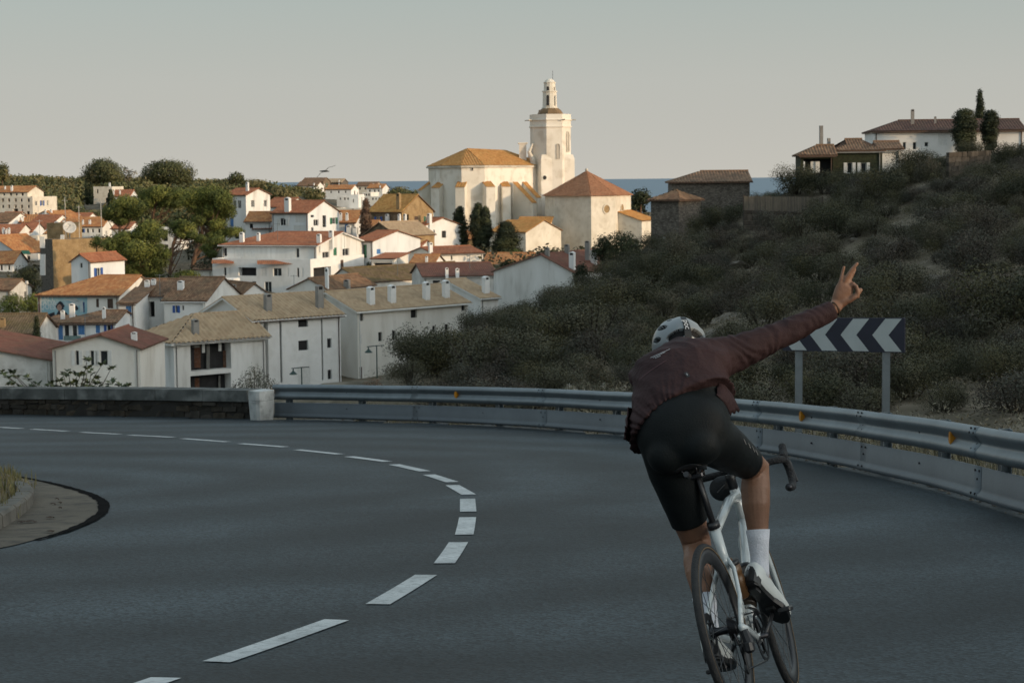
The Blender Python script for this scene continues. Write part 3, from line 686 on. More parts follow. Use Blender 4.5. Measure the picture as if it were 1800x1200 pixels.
    if roof == 'gx':
        for x, h_ in ((x0, hl), (x1, hr)):
            if not h_: tri([(x, 0, ez), (x, B, ez), (x, B * rfrac, ez + rise)], w2 if abs(x) < 1e-6 else 0)
    elif roof == 'gy':
        xm = x0 + (x1 - x0) * rfrac
        for y in (0, B): tri([(x0, y, ez), (x1, y, ez), (xm, y, ez + rise)])
    elif roof == 'sf': tri([(x0, 0, ez), (x0, B, ez), (x0, B, ez + rise)]); tri([(x1, 0, ez), (x1, B, ez), (x1, B, ez + rise)]); tri([(x0, B, ez), (x1, B, ez), (x1, B, ez + rise), (x0, B, ez + rise)])
    elif roof == 'sb': tri([(x0, 0, ez), (x0, B, ez), (x0, 0, ez + rise)]); tri([(x1, 0, ez), (x1, B, ez), (x1, 0, ez + rise)]); tri([(x0, 0, ez), (x1, 0, ez), (x1, 0, ez + rise), (x0, 0, ez + rise)])
    elif roof in ('sl', 'sr'):
        h0, h1 = (0, rise) if roof == 'sl' else (rise, 0)
        for y in (0, B): tri([(x0, y, ez), (x1, y, ez), (x1, y, ez + h1), (x0, y, ez + h0)])
        xh = x1 if roof == 'sl' else x0; tri([(xh, 0, ez), (xh, B, ez), (xh, B, ez + rise), (xh, 0, ez + rise)])
    elif roof == 'flat':
        tri([(x0 + .25, .25, ez - .35), (x1 - .25, .25, ez - .35), (x1 - .25, B - .25, ez - .35), (x0 + .25, B - .25, ez - .35)])
        for a in ((x0, x1, 0, .25), (x0, x1, B - .25, B), (x0, x0 + .25, .25, B - .25), (x1 - .25, x1, .25, B - .25)):
            for q in ((0, 1),): m.add([W(x, y, ez) - org for x, y in ((a[0], a[2]), (a[1], a[2]), (a[1], a[3]), (a[0], a[3]))], [(0, 1, 2, 3)])
        for seg in (((x0 + .25, .25), (x1 - .25, .25)), ((x1 - .25, .25), (x1 - .25, B - .25)), ((x1 - .25, B - .25), (x0 + .25, B - .25)), ((x0 + .25, B - .25), (x0 + .25, .25))):
            (a, b), (c, e) = seg; m.add([W(a, b, ez - .35) - org, W(c, e, ez - .35) - org, W(c, e, ez) - org, W(a, b, ez) - org], [(0, 1, 2, 3)])
    m.build('wall', [wall, walls2] if walls2 else wall, t)
    # roof: tiles on a slab
    if roof != 'flat' and not noroof:
        st = tstep or max(.26, d * .0011); tm = TM(); sl = MB(); ov = over
        F = []
        if roof == 'gx':
            yr = B * rfrac; s1, s2 = rise / yr, rise / (B - yr); xa, xb = x0 + (hl or -ov), x1 - (hr or -ov)
            fl_, fr_ = (x0 - ov if hl else x0 - ov), (x1 + ov)
            F.append(([(fl_, -ov, -ov * s1), (fr_, -ov, -ov * s1), (xb, yr, rise), (xa, yr, rise)], (0, -1)))
            F.append(([(fr_, B + ov, -ov * s2), (fl_, B + ov, -ov * s2), (xa, yr, rise), (xb, yr, rise)], (0, 1)))
            if hl: F.append(([(x0 - ov, B + ov, -ov * s2), (x0 - ov, -ov, -ov * s1), (xa, yr, rise)], (-1, 0)))
            if hr: F.append(([(x1 + ov, -ov, -ov * s1), (x1 + ov, B + ov, -ov * s2), (xb, yr, rise)], (1, 0)))
            ridge = [(xa, yr, rise), (xb, yr, rise)]
        elif roof == 'gy':
            xm = x0 + (x1 - x0) * rfrac; s1, s2 = rise / (xm - x0), rise / (x1 - xm)
            F.append(([(x0 - ov, -ov, -ov * s1), (xm, -ov, rise), (xm, B + ov, rise), (x0 - ov, B + ov, -ov * s1)], (-1, 0)))
            F.append(([(xm, -ov, rise), (x1 + ov, -ov, -ov * s2), (x1 + ov, B + ov, -ov * s2), (xm, B + ov, rise)], (1, 0)))
            ridge = [(xm, -ov, rise), (xm, B + ov, rise)]
        else:
            dn = {'sf': (0, -1), 'sb': (0, 1), 'sl': (-1, 0), 'sr': (1, 0)}[roof]
            def zz(x, y):
                k = {'sf': y / B, 'sb': 1 - y / B, 'sl': (x - x0) / (x1 - x0), 'sr': (x1 - x) / (x1 - x0)}[roof]; return rise * k
            F.append(([(x, y, zz(x, y)) for x, y in ((x0 - ov, -ov), (x1 + ov, -ov), (x1 + ov, B + ov), (x0 - ov, B + ov))], dn)); ridge = None
        for pl_, dn in F:
            P = [W(x, y, ez + z + .05) for x, y, z in pl_]; tm.add(tile_facet(P, ax * dn[0] + ay * dn[1], st, st * (.42 if st > .4 and d < 220 else .3)))
            b = len(sl.v); nP = len(P); top = [p - org for p in P]; bot = [p - org - Vector((0, 0, .16 if trim else .07)) for p in P]
            sl.add(top + bot, [tuple(range(nP)), tuple(range(2 * nP - 1, nP - 1, -1))] + [(i, i + nP, (i + 1) % nP + nP, (i + 1) % nP) for i in range(nP)])
        ro = tm.build('roof', tiles, t, org); sl.build('roof_slab', wall if trim else REDGE, t)
        if ridge and d < 360:
            rp_ = [W(x, y, ez + z + .09) - org for x, y, z in ridge]; mm = MB().tube(rp_, .13, 6); u_ = mm.build('ridge_tiles', tiles, t); u_.data.uv_layers.new(name=UVN)
    # window parts
    for fc, a, b, c, e, kind, dp in wl:
        fr = ff if fc == 'f' else fs_
        def bxp(h0, h1, z0, z1, q0, q1, nm, mt, par):
            P = [fr(h, z, q) for q in (q0, q1) for h, z in ((h0, z0), (h1, z0), (h1, z1), (h0, z1))]
            return MB().add(P, [(0, 1, 2, 3), (7, 6, 5, 4), (0, 4, 5, 1), (1, 5, 6, 2), (2, 6, 7, 3), (3, 7, 4, 0)]).build(nm, mt, par)
        if kind in 'BEWN':
            mt = {'B': BLUE2, 'E': GREEN, 'W': FRAMEW, 'N': BROWNW}[kind]
            mid = (a + b) / 2; w_ = bxp(a, mid - .01, c, e, .02, .07, 'window', mt, t); bxp(mid + .01, b, c, e, .02, .07, 'shutter', mt, w_); continue
        if kind in 'dP': bxp(a, b, c, e, dp - .02, dp, 'window', DARK, t); continue
        if kind == 'D': bxp(a, b, c, e, .1, .16, 'door', BROWNW, t); continue
        f_ = MB(); k = min(.07, (b - a) * .12)
        for (h0, h1, z0, z1) in ((a, a + k, c, e), (b - k, b, c, e), (a + k, b - k, c, c + k), (a + k, b - k, e - k, e)) + (((a + b) / 2 - k / 2, (a + b) / 2 + k / 2, c + k, e - k),) * (1 if b - a > .7 else 0):
            P = [fr(h, z, q) for q in (dp - .1, dp - .03) for h, z in ((h0, z0), (h1, z0), (h1, z1), (h0, z1))]; f_.add(P, [(0, 1, 2, 3), (7, 6, 5, 4), (0, 4, 5, 1), (1, 5, 6, 2), (2, 6, 7, 3), (3, 7, 4, 0)])
        w_ = f_.build('window', FRAMEW, t); bxp(a, b, c, e, dp - .06, dp, 'pane', GLASS, w_)
        if kind in 'bwe':
            mt = {'b': BLUE, 'w': FRAMEW, 'e': GREEN}[kind]; sw = max((b - a) / 2, .3) if (b - a) < 1.6 else .55
            bxp(a - sw, a - .02, c, e, -.05, -.005, 'shutter', mt, w_); bxp(b + .02, b + sw, c, e, -.05, -.005, 'shutter', mt, w_)
    if d < 330 and roof != 'flat' and wall not in (STONE, STONED):
        pr_ = random.Random(int(cx * 11)); mtp = pr_.choice([BROWNW, FRAMEW, GREYW])
        for h_ in ([x0 + .25, x1 - .25] if x1 - x0 > 7 else [x1 - .25 if sgn < 0 else x0 + .25]):
            MB().tube([ff(h_, ez - .12, -.07), ff(h_, gb + .3, -.07)], .05, 6).build('drainpipe', mtp, t)
        if roof in ('gx', 'sf'): MB().tube([ff(x0 - .2, ez - .1 - over * .3, -over - .04), ff(x1 + .2, ez - .1 - over * .3, -over - .04)], .055, 6).build('gutter', mtp, t)
    for cnum, ch in enumerate(chim):
        px, yt, yb, wp_ = ch[:4]; mt = ch[4] if len(ch) > 4 else (chmat or WHITE)
        r = ray(px, yb); best = None
        for k in range(900):                    # walk along the sight line to the roof
            y_ = d - 12 + k * .06; p = CAM + r * (y_ / r.y); q = p - O; x, y = q.dot(ax), q.dot(ay)
            if x0 - .3 <= x <= x1 + .3 and -.3 <= y <= B + .3 and p.z <= ez + rzf(x, y): best = p; break
        if best is None: p = CAM + r * ((d + B * .4) / r.y); best = p
        s_ = best.y / FPX; w_ = wp_ * s_ / (abs(math.cos(th)) + .75 * abs(math.sin(th))); h_ = (yb - yt) * s_
        cm_ = chimney_mesh(w_, h_, w_ * .75); o = cm_.build('chimney', [mt, DARK], t); o.location = best - org; o.rotation_euler = (0, 0, -th)
    return t
def rwins(x0, x1, ys, n, w, h, kinds='gdw', seed=0, face='f'):
    r = random.Random(seed); out = []
    for y in ys:
        for i in range(n): c = x0 + (x1 - x0) * (i + .5) / n + r.uniform(-1, 1); out.append((face, c - w / 2, y, c + w / 2, y + h, r.choice(kinds)))
    return out

# --- the row nearest the road, in the evening shade
TOWN = 'white houses of the old town'
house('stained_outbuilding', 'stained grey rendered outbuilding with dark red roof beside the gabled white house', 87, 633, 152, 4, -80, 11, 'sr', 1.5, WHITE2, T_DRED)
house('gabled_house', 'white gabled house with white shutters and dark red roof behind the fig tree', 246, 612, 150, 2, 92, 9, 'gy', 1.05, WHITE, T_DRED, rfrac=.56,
      wins=[('f', 132, 616, 139, 642, 'w'), ('f', 158, 616, 165.5, 642, 'w'), ('f', 175, 616, 190, 642, 'w')], chim=[(236, 583, 600, 10)])
wing = house('unfinished_building', 'pale unfinished building with open concrete floors and tan tiled roofs', 446, 562, 180, -42, 598, 9.5, 'gx', 1.9, WHITE, T_TAN, chmat=GREYW, tstep=.45, trim=True, over=.45,
      wins=[('f', 463, 562, 473, 672, 'P'), ('f', 491, 560, 497, 672, 'd'), ('f', 564, 556, 569, 668, 'd'), ('f', 524, 560.5, 541.5, 574, 'd'), ('f', 524.5, 599, 542, 615, 'd'), ('f', 575, 595, 583, 611, 'd'), ('f', 576, 650, 583.5, 666, 'd'), ('f', 523, 647, 545.5, 676, 'W')],
      chim=[(471, 515, 548, 15), (562, 500, 543, 15)])
house('wing', '', 305, 600, 172, -40, 466, 7.5, 'gx', 2.0, WHITE, T_TAN, into=wing, hl=4.4, tstep=.48, trim=True, over=.5, chmat=GREYW,
      wins=[('f', 334.5, 602.5, 406.6, 647, 'P'), ('f', 334.5, 661, 406.6, 692, 'P'), ('s', 284, 619, 289, 643, 'd'), ('s', 284, 675, 288, 682, 'd')], chim=[(343.5, 560, 588, 14)])
BRICK = pm('bare_brick', (.17, .075, .045), (.11, .055, .035), 2, .9, .4, 20, .2, c3=(.2, .18, .15), s3=6, f3=.5)
CONC = pm('bare_concrete', (.24, .235, .22), (.17, .165, .155), 1.5, .9, .3, 12, .2)
def bxw(x0, y0, x1, y1, d, th, name, mt, par):
    a, b, c, e = at(x0, y0, d), at(x1, y0, d), at(x1, y1, d), at(x0, y1, d); o = Vector(par.location); n = Vector((0, th, 0))
    return MB().add([p - o for p in (a, b, c, e)] + [p - o + n for p in (a, b, c, e)], [(0, 3, 2, 1), (4, 5, 6, 7), (0, 1, 5, 4), (1, 2, 6, 5), (2, 3, 7, 6), (3, 0, 4, 7)]).build(name, mt, par)
bxw(337, 606, 352, 646, 174.6, .2, 'brick_panel', BRICK, wing); bxw(371, 616, 402, 646, 176.6, .2, 'brick_panel', BRICK, wing); bxw(337, 664, 350, 690, 174.6, .2, 'brick_panel', BRICK, wing)
bxw(363, 602, 368, 648, 175, .25, 'column', CONC, wing); bxw(384, 660, 387, 690, 176, .25, 'column', CONC, wing); bxw(355, 602, 360, 620, 174.4, .1, 'hanging_panel', FRAMEW, wing); bxw(384, 602, 389, 617, 175.6, .1, 'hanging_panel', FRAMEW, wing)
bxw(465, 566, 470, 576, 183.6, .1, 'brick_panel', BRICK, wing)
house('terrace_house', 'long pale terrace with four white chimneys on its tan roof', 628, 546, 190, -47, 822, 9, 'gx', 1.7, WHITE, T_TAN, tstep=.3, trim=True, over=.4, wins=[('f', 633, 551, 638.6, 564, 'd'), ('f', 632, 588, 636, 604, 'W'), ('f', 665, 584, 672, 599.5, 'd'), ('f', 689, 581.5, 696, 597, 'd'), ('f', 722, 545, 733, 558, 'd'), ('f', 760, 573, 766, 583, 'd'), ('f', 782, 570, 788.6, 585, 'd'), ('f', 811, 534, 818, 546, 'd'), ('f', 632, 645, 637, 672, 'N')],
      chim=[(652, 503, 536, 15), (689, 500, 533, 15), (749.5, 494.5, 528, 14), (784, 491.5, 524, 14)])
house('end_house', 'narrow pale house with tan roof at the end of the terrace', 845, 524, 216, -47, 876, 11, 'gx', 1.9, WHITE, T_TAN, trim=True, tstep=.3, chim=[(854, 485, 516, 14)], wins=[('f', 848, 553, 853, 566, 'W')])
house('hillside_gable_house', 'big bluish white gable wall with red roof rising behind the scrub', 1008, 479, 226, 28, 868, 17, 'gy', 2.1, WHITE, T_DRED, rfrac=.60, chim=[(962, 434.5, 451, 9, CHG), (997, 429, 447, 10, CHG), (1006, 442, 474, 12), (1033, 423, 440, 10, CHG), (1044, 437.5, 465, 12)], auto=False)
# --- the middle rows
mural = house('mural_house', 'long white house with a painted mural under its orange roof', 209, 519, 225, 13, 66, 12, 'gx', 2.0, WHITE, T_ORA, hl=5.5, tstep=.3, wins=[('f', 168.8, 525, 174, 540, 'N'), ('f', 188.5, 525, 199, 542, 'N')])
bh = house('blue_balcony_house', 'white house with blue shutters and a glazed balcony below the mural', 202, 567, 200, 4, 96, 8, 'gx', 0.95, WHITE, T_OLD, hl=4, tstep=.3, wins=[('f', 98, 571, 111, 597, 'B'), ('f', 112, 571, 122, 596, 'g'), ('f', 126, 571, 136, 596, 'g'), ('f', 137, 571, 149, 588, 'B'), ('f', 168, 570, 176, 585, 'B'), ('f', 187.5, 571, 195, 588.5, 'b')],
      chim=[(110.5, 545, 559, 7), (127, 533, 551, 9), (183, 539, 561, 6)])
house('lean_to', '', 95, 574, 199, 4, 64, 7, 'sf', .6, WHITE, T_OLD, into=bh, wins=[('f', 75, 582, 84.5, 593.5, 'g')])
bxw(112, 590, 142, 598, 198.6, .08, 'balcony_rail', pm('green_glass_rail', (.16, .24, .24), (.12, .19, .19), 2, .2), bh)
pb_ = house('blue_shutter_house', 'small white house with one closed pale blue shutter beside the mural house', 237, 533, 206, 3, 209, 8, 'sf', 1.2, WHITE, T_OLD, wins=[('f', 221, 537.7, 231, 555.5, 'B')])
house('loggia_house', 'white house with dark recessed loggia and mottled brown roof', 297, 520, 212, 4, 238, 9, 'gx', 1.6, WHITE, T_OLD, wins=[('f', 247.7, 530, 272, 557, 'P')], chim=[(259, 492, 507, 9), (270, 490, 502, 8)])
house('long_white_house', 'white house with blue shutters and small dormer on its mottled roof', 361, 528, 207, 12, 288, 11, 'gx', 2.2, WHITE, T_OLD, wins=[('f', 308, 537, 312, 549.6, 'b'), ('f', 320, 537, 323.5, 545, 'd'), ('s', 372, 536, 376, 543, 'd')], chim=[(318, 493, 510, 12)])
house('brown_roof_house', 'white gabled house with brown roof behind the unfinished building', 421, 521, 236, -32, 474, 15, 'gy', 1.5, WHITE, T_OLD, wins=[('f', 457, 511, 461, 519, 'd'), ('f', 429, 515, 431, 520, 'd')], chim=[(410, 499, 521, 12, CHG)])
house('small_gable_house', 'pale blue white gable with dark brown roof behind the terrace', 575, 509, 240, 26, 508, 12, 'gy', 1.35, WHITE, T_OLD, rfrac=.54, chim=[(575, 470, 508, 7), (610, 491, 507, 12, CHG)], auto=False)
house('mossy_roof_house', 'white gable with long mossy brown roof behind the terrace chimneys', 642, 496, 256, 42, 578, 22, 'gy', 1.75, WHITE, T_MOS, rfrac=.40, auto=False)
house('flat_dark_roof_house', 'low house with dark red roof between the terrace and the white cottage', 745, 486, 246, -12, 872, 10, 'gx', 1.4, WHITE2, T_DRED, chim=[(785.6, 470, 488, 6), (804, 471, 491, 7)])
house('white_cottage', 'small white cottage with red roof in front of the cypresses', 765, 447, 287, -33, 849, 8, 'gx', .9, WHITE, T_RED, wins=[('f', 792.5, 449.5, 795.5, 457, 'd')], chim=[(757, 426, 446, 8)])
house('orange_roof_cottage', 'low cottage with broad orange roof below the cypresses', 926, 467, 292, 12, 846, 11, 'gx', 1.7, WHITE, T_ORA)
house('yard_cottage', 'single storey white annex with green glazed doors below the pines', 400, 492, 262, 8, 338, 6, 'flat', 0, WHITE, wins=[('f', 343, 495, 366, 507, 'E'), ('f', 374, 492, 396, 506, 'P')])
# apartments
ap = house('apartment_block', 'white apartment block with balconies, terraces and wide red roof', 545.5, 455.5, 274, 22, 373, 17.5, 'flat', 0, WHITE,
      wins=[('f', 393, 470, 398, 485, 'g'), ('f', 402, 470, 405.5, 485, 'W'), ('f', 419, 470, 450.7, 485, 'P'), ('f', 459, 470, 469, 485.5, 'W'), ('f', 480, 471, 495, 485.5, 'g'), ('f', 505, 471, 508, 486, 'W'), ('f', 522, 471, 526, 487, 'd'), ('f', 530, 471, 534, 487, 'W'), ('s', 551, 471, 582, 486, 'P'), ('s', 624, 468, 645, 475, 'P')])
house('upper_floor', '', 556, 431, 277, 22, 390, 15.5, 'gx', 1.65, WHITE, T_RED, into=ap, base=at(546, 456, 274).z - .3, hl=5, tstep=.32, trim=True, over=.5,
      wins=[('f', 393, 436, 399, 450, 'd'), ('f', 414, 438, 428, 452, 'W'), ('f', 432, 438, 448, 452, 'W'), ('f', 520, 436, 526, 453, 'g'), ('s', 566.7, 443, 579, 453, 'g'), ('s', 586, 435.5, 592, 448.5, 'E'), ('s', 602, 437, 614, 449, 'g')],
      chim=[(425.5, 408, 427, 9), (454.5, 408.5, 425, 7), (561, 411, 428, 9), (582.5, 404.5, 424, 9)])
for (a, b, y) in ((372, 411, 457.5), (452, 516, 458.5)):
    dd = 274 + (545 - (a + b) / 2) * .0336 + .2; tm = TM(); P = [at(a, y + 6.5, dd - 1.1), at(b, y + 6.5, dd - 1.1), at(b, y - .5, dd), at(a, y - .5, dd)]
    tm.add(tile_facet(P, Vector((0, -1, 0)), .3, .07)); tm.build('canopy', T_RED, ap, Vector(ap.location))
rt_ = house('side_apartment', 'white house with red roof and porch adjoining the apartment block', 655, 424, 290, 35, 622, 12, 'gx', 1.4, WHITE, T_RED, wins=[('s', 662, 438, 669, 446, 'B')])
house('porch_house', 'white porch with red tile edge on the end of the apartment block', 693, 455, 279, 12, 653, 8, 'sf', .5, WHITE, T_RED, wins=[('f', 657, 462, 690, 474, 'P')])
# --- sunlit houses around and below the church
house('tall_white_house', 'tall white house with red roof and paired windows beside the pines', 432, 343, 332, 30, 395, 7, 'gx', 1.1, WHITE, T_RED, wins=[('f', 409, 352.5, 415.5, 366.5, 'g'), ('f', 417.5, 352.5, 424, 366.5, 'g'), ('f', 404.5, 383, 410.7, 398, 'B')], chim=[(435, 320, 337, 6)])
house('red_roof_house', 'white house with bright red roof and large white chimney', 541, 374, 316, 28, 478, 9.5, 'gx', 1.9, WHITE, T_RED, wins=[('f', 519, 378, 537, 391, 'W'), ('f', 516, 396, 537, 409, 'W'), ('s', 546, 378, 552, 382, 'd'), ('s', 551, 386, 560, 397, 'g'), ('s', 547, 400, 551, 406, 'd')], chim=[(506, 347, 373, 12)])
house('ochre_roof_cottage', 'small cottage with orange roof between the tall white house and its neighbour', 476, 389, 322, 10, 431, 6, 'gx', 1.5, WHITE, T_ORA, wins=[('f', 438, 393, 445, 402, 'g')])
house('rear_red_house', 'white gable with red roof behind the tall white house', 496, 364, 352, 32, 458, 9, 'gx', 1.6, WHITE, T_RED)
house('blue_door_row', 'white row with orange red roof, short chimneys and blue doors', 624, 391, 326, 8, 578, 9, 'gx', 1.9, WHITE, T_ORA, wins=[('f', 606, 394, 612, 408, 'B'), ('f', 586, 396, 590, 403, 'd')], chim=[(599, 374, 389, 5), (610, 374, 389, 5), (613, 396, 411, 8), (624, 398, 412, 7)])
house('tan_block', 'square sand coloured block with white corner tower', 634, 366, 384, 14, 584, 8, 'flat', 0, CREAM, wins=[('f', 619, 367, 621, 372, 'd')])
house('white_turret', 'little white turret house above the sand coloured block', 630, 342, 392, 14, 614, 4, 'flat', 0, WHITE, wins=[('f', 620, 350, 622, 356, 'd')])
house('stone_barn', 'brown rubble stone house with lit ochre side and tan roof', 699, 414, 310, 40, 640, 9, 'gy', 2.1, STONE, T_TAN, rfrac=.48, walls2=STONEY, wins=[('f', 687.5, 429, 692.5, 436, 'W'), ('f', 668, 436, 671, 442, 'd')])  # darker front, ochre side: shade and sunlight put into the stone colours
house('ochre_barn', 'tall ochre barn with chimney wall behind the rubble stone house', 706, 372, 336, 36, 648, 9, 'gx', 2.9, STONE, T_OCH, walls2=STONEY, chim=[(701, 339, 368, 9, STONEY), (681, 376, 394, 8), (702, 376, 392, 6), (712, 376, 392, 6)])  # front wall in darker brown stone: its shade is painted into the colour
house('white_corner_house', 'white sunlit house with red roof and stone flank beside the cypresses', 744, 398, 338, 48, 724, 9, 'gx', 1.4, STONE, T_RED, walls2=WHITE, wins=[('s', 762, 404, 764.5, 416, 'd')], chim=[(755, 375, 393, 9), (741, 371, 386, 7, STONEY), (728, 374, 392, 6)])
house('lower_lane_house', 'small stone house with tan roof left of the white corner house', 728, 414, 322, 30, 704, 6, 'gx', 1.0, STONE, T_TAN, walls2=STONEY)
for i, (a, b, y, d_, lab) in enumerate([(722, 690, 372, 372, 'small ochre house with chimneys under the church apse'), (746, 726, 374, 376, 'narrow red roofed house under the church apse')]):
    house('apse_cottage', lab, a, y, d_, 15, b, 6, 'gx', 1.2, CREAM, T_RED, chim=[(a - 6, y - 14, y - 3, 5), (a - 14, y - 12, y - 3, 4)])
# --- the far left quarter
house('terraced_apartments', 'cream terraced apartment house with roof terrace below the wooded ridge', 57, 346, 442, 14, -25, 12, 'flat', 0, CREAM, wins=rwins(0, 55, (349, 360), 5, 4, 6, 'gdP', 3) + [('f', 23, 367, 32, 375, 'P'), ('f', 38, 368, 41, 371, 'd')])
house('terrace_penthouse', 'set back cream penthouse with low red roof above the terraced apartments', 48, 338, 446, 14, -25, 8, 'gx', 1.4, CREAM, T_ORA, wins=rwins(2, 46, (339.5,), 4, 4, 4.5, 'gd', 4), chim=[(9, 327, 334, 3), (21, 326, 337, 4)])
house('broad_gable_house', 'broad white gable house with low roof in the far left quarter', 112, 389, 430, 20, 42, 10, 'gy', 2.3, WHITE, T_ORA, rfrac=.54, chim=[(80, 368, 374, 3), (90, 368, 375, 4)])
house('twin_red_house', 'white house with striped red roofs beside the stone block', 79, 403, 412, 25, 40, 12, 'gx', 3.0, WHITE, T_RED)
house('roof_cluster_house', 'white house with low brown roof under the terraced apartments', 34, 391, 424, -10, 62, 9, 'gx', 1.6, WHITE, T_ORA, chim=[(40, 380, 390, 4)])
house('left_brown_roof_house', 'white house with ochre roof at the edge of the terraced apartments', 15, 391, 420, 16, -35, 10, 'gx', 2.0, WHITE, T_OLD)
house('chimney_row_house', 'white row house with red roof and clustered chimneys', 28, 414, 396, 6, -30, 11, 'gx', 2.2, WHITE, T_RED, wins=rwins(0, 26, (417,), 3, 3, 5, 'gd', 6), chim=[(6, 400, 412, 4), (11, 402, 413, 3), (16, 400, 412, 4)])
house('rear_row_house', 'white row house with red roof behind the clustered chimneys', 55, 408, 404, 6, 27, 9, 'gx', 1.8, WHITE, T_RED, chim=[(34, 396, 406, 4), (44, 397, 406, 4)])
house('tall_lane_house', 'narrow tan house with white window beside the stone block', 66, 414, 372, 10, 54, 8, 'flat', 0, CREAM, wins=[('f', 57, 419, 63, 427, 'g')])
house('awning_house', 'bright white house with green awning and balcony above the dark hedge', 67, 446, 352, 10, 32, 9, 'flat', 0, WHITE, wins=[('f', 41, 450, 53, 457, 'd'), ('f', 53, 466, 56, 472, 'g'), ('f', 61, 466, 65, 472, 'g'), ('f', 41, 459, 52, 465, 'P')])
house('long_gable_house', 'large plain white gable wall next to the awning house', 32, 445, 350, 22, -40, 10, 'gy', 3.2, WHITE, T_ORA, rfrac=.40, auto=False)
house('low_orange_house', 'low white house with orange roof below the plain gable wall', 22, 463, 330, 4, -30, 8, 'gx', 1.9, WHITE, T_ORA, wins=rwins(0, 20, (466,), 3, 4, 9, 'gdW', 8))
house('mid_roof_house', 'white house with small orange roofs above the awning house', 60, 437, 362, 8, 30, 6, 'gx', 1.3, WHITE, T_ORA, chim=[(36, 424, 436, 3), (56, 428, 437, 3)])
house('grey_shed', 'grey plastered shed with dark roof left of the hedge', 18, 509, 262, 10, -30, 7, 'gx', 1.2, WHITE2, T_OLD)
house('tile_roof_shed', 'low shed with mossy tan roof in front of the mural house', 60, 585, 190, 2, -40, 8, 'gx', 1.6, WHITE2, T_MOS, chim=[(5, 558, 576, 9, STONEY)])
sb_ = house('stone_block', 'tall rubble stone block with white duct and roof aerials', 92, 421, 296, 52, 70, 11, 'flat', 0, STONED, walls2=STONEY, auto=False)  # dark front against ochre side paints the shaded and the sunlit face
bxw(70, 416, 77.5, 436, 293, .6, 'duct', FRAMEW, sb_); bxw(70.3, 447, 78.5, 484, 293, .6, 'duct', FRAMEW, sb_); bxw(106, 413, 112, 436, 298, .5, 'duct', FRAMEW, sb_)
house('ochre_backdrop_house', 'flat ochre plastered house behind the satellite dish', 110, 392, 330, 20, 82, 6, 'flat', 0, STONEY, auto=False)
house('white_shed', 'small white gabled shed with grey hatch and red roof below the pines', 159, 460, 262, 24, 125, 8, 'gy', 1.0, WHITE, T_RED, wins=[('f', 140, 462, 145, 471, 'g')])
house('pine_villa', 'white villa half hidden behind the pine crowns', 318, 401, 352, 6, 236, 10, 'flat', 0, WHITE, wins=[('f', 254, 404, 264, 410, 'd'), ('f', 286, 404, 295, 424, 'd'), ('f', 288, 430, 296, 444, 'd'), ('f', 225, 398, 228, 404, 'd')])
house('orange_lane_house', 'white house with orange roof and dormers right of the satellite dish', 180, 398, 384, 8, 128, 8, 'gx', 1.8, WHITE, T_ORA, wins=rwins(140, 178, (402,), 4, 4, 7, 'gdb', 12), chim=[(146, 386, 396, 3), (158, 386, 395, 4)])
house('hilltop_villa', 'cream flat roofed villa among the trees of the wooded ridge', 197, 328, 560, 10, 164, 9, 'flat', 0, CREAM, wins=[('f', 170, 333, 173, 340, 'd'), ('f', 190, 333, 194, 337, 'd')], chim=[(193, 321, 328, 3)])
house('hilltop_annex', 'low white annex with red roof beside the flat roofed villa', 228, 345, 545, 8, 197, 7, 'gx', 1.8, WHITE, T_RED, chim=[(200, 334, 343, 2.5), (211, 334, 343, 2.5)])
# --- villas on the far headland
for i, (nm, lab, cx, ey, d_, wx, wl_, tl_) in enumerate([
    ('headland_villa', 'low white villa with dark windows on the headland', 556, 327, 760, 521, WHITE, T_OLD), ('headland_villa', 'brown stone villa with white wing on top of the headland', 568, 319.5, 800, 530, STONE, T_OLD),
    ('headland_villa', 'dark stone villa with tan roof on the headland skyline', 600, 321, 820, 570, STONED, T_TAN), ('headland_villa', 'white arcaded villa with orange roof below the headland skyline', 617, 333, 700, 572, WHITE, T_ORA),
    ('headland_villa', 'brown roofed villa nearest the open sea on the headland', 660, 327, 780, 625, CREAM, T_OLD), ('headland_villa', 'white cube villa above the sand coloured block', 652, 338, 640, 637, WHITE, None),
    ('headland_villa', 'low white terrace house right of the cube villa', 671, 345, 620, 650, WHITE, None), ('headland_villa', 'white house with pale flat roof left of the sand coloured block', 618, 345, 600, 592, WHITE, None), ('headland_villa', 'white bungalow between the headland trees', 672, 331, 740, 645, WHITE, T_ORA)]):
    w_ = rwins(wx + 2, cx - 2, (ey + 2.5,), 3, 3, 4, 'dg', 20 + i)
    house(nm, lab, cx, ey, d_, 14, wx, 9, 'gx' if tl_ else 'flat', 1.6, wl_, tl_ or T_ORA, wins=w_, group='villas on the far headland', chim=[(cx - 4, ey - 5, ey, 2.5)] if i % 2 == 0 else ())
# --- houses on the shaded hill to the right
house('dark_stone_house', 'dark slate stone house with low tiled roof at the hill edge', 1318, 320, 182, 3, 1181, 12, 'gx', 1.0, STONED, T_OLD, hl=3, tstep=.3)
house('stone_tower_house', 'squat dark stone tower with shallow tiled roof beside the church view', 1193, 351, 166, 38, 1144, 3.6, 'gx', .7, STONED, T_OLD, hl=1.3, hr=1.3, tstep=.3, wins=[('f', 1164, 416, 1170, 440, 'W')])
IVY = pm('ivy_wall', (.035, .045, .022), (.02, .026, .013), 4, .8, 1, 20, .3, c3=(.07, .05, .03), s3=9, f3=.7)
iv = house('ivy_house', 'ivy covered house with white shutters on the shaded hill', 1551, 264, 172, 4, 1466, 8, 'gx', 1.0, IVY, T_OLD, hl=3, hr=3, wins=[('f', 1489, 286, 1498, 305, 'w'), ('f', 1513, 286, 1523, 305, 'w')])
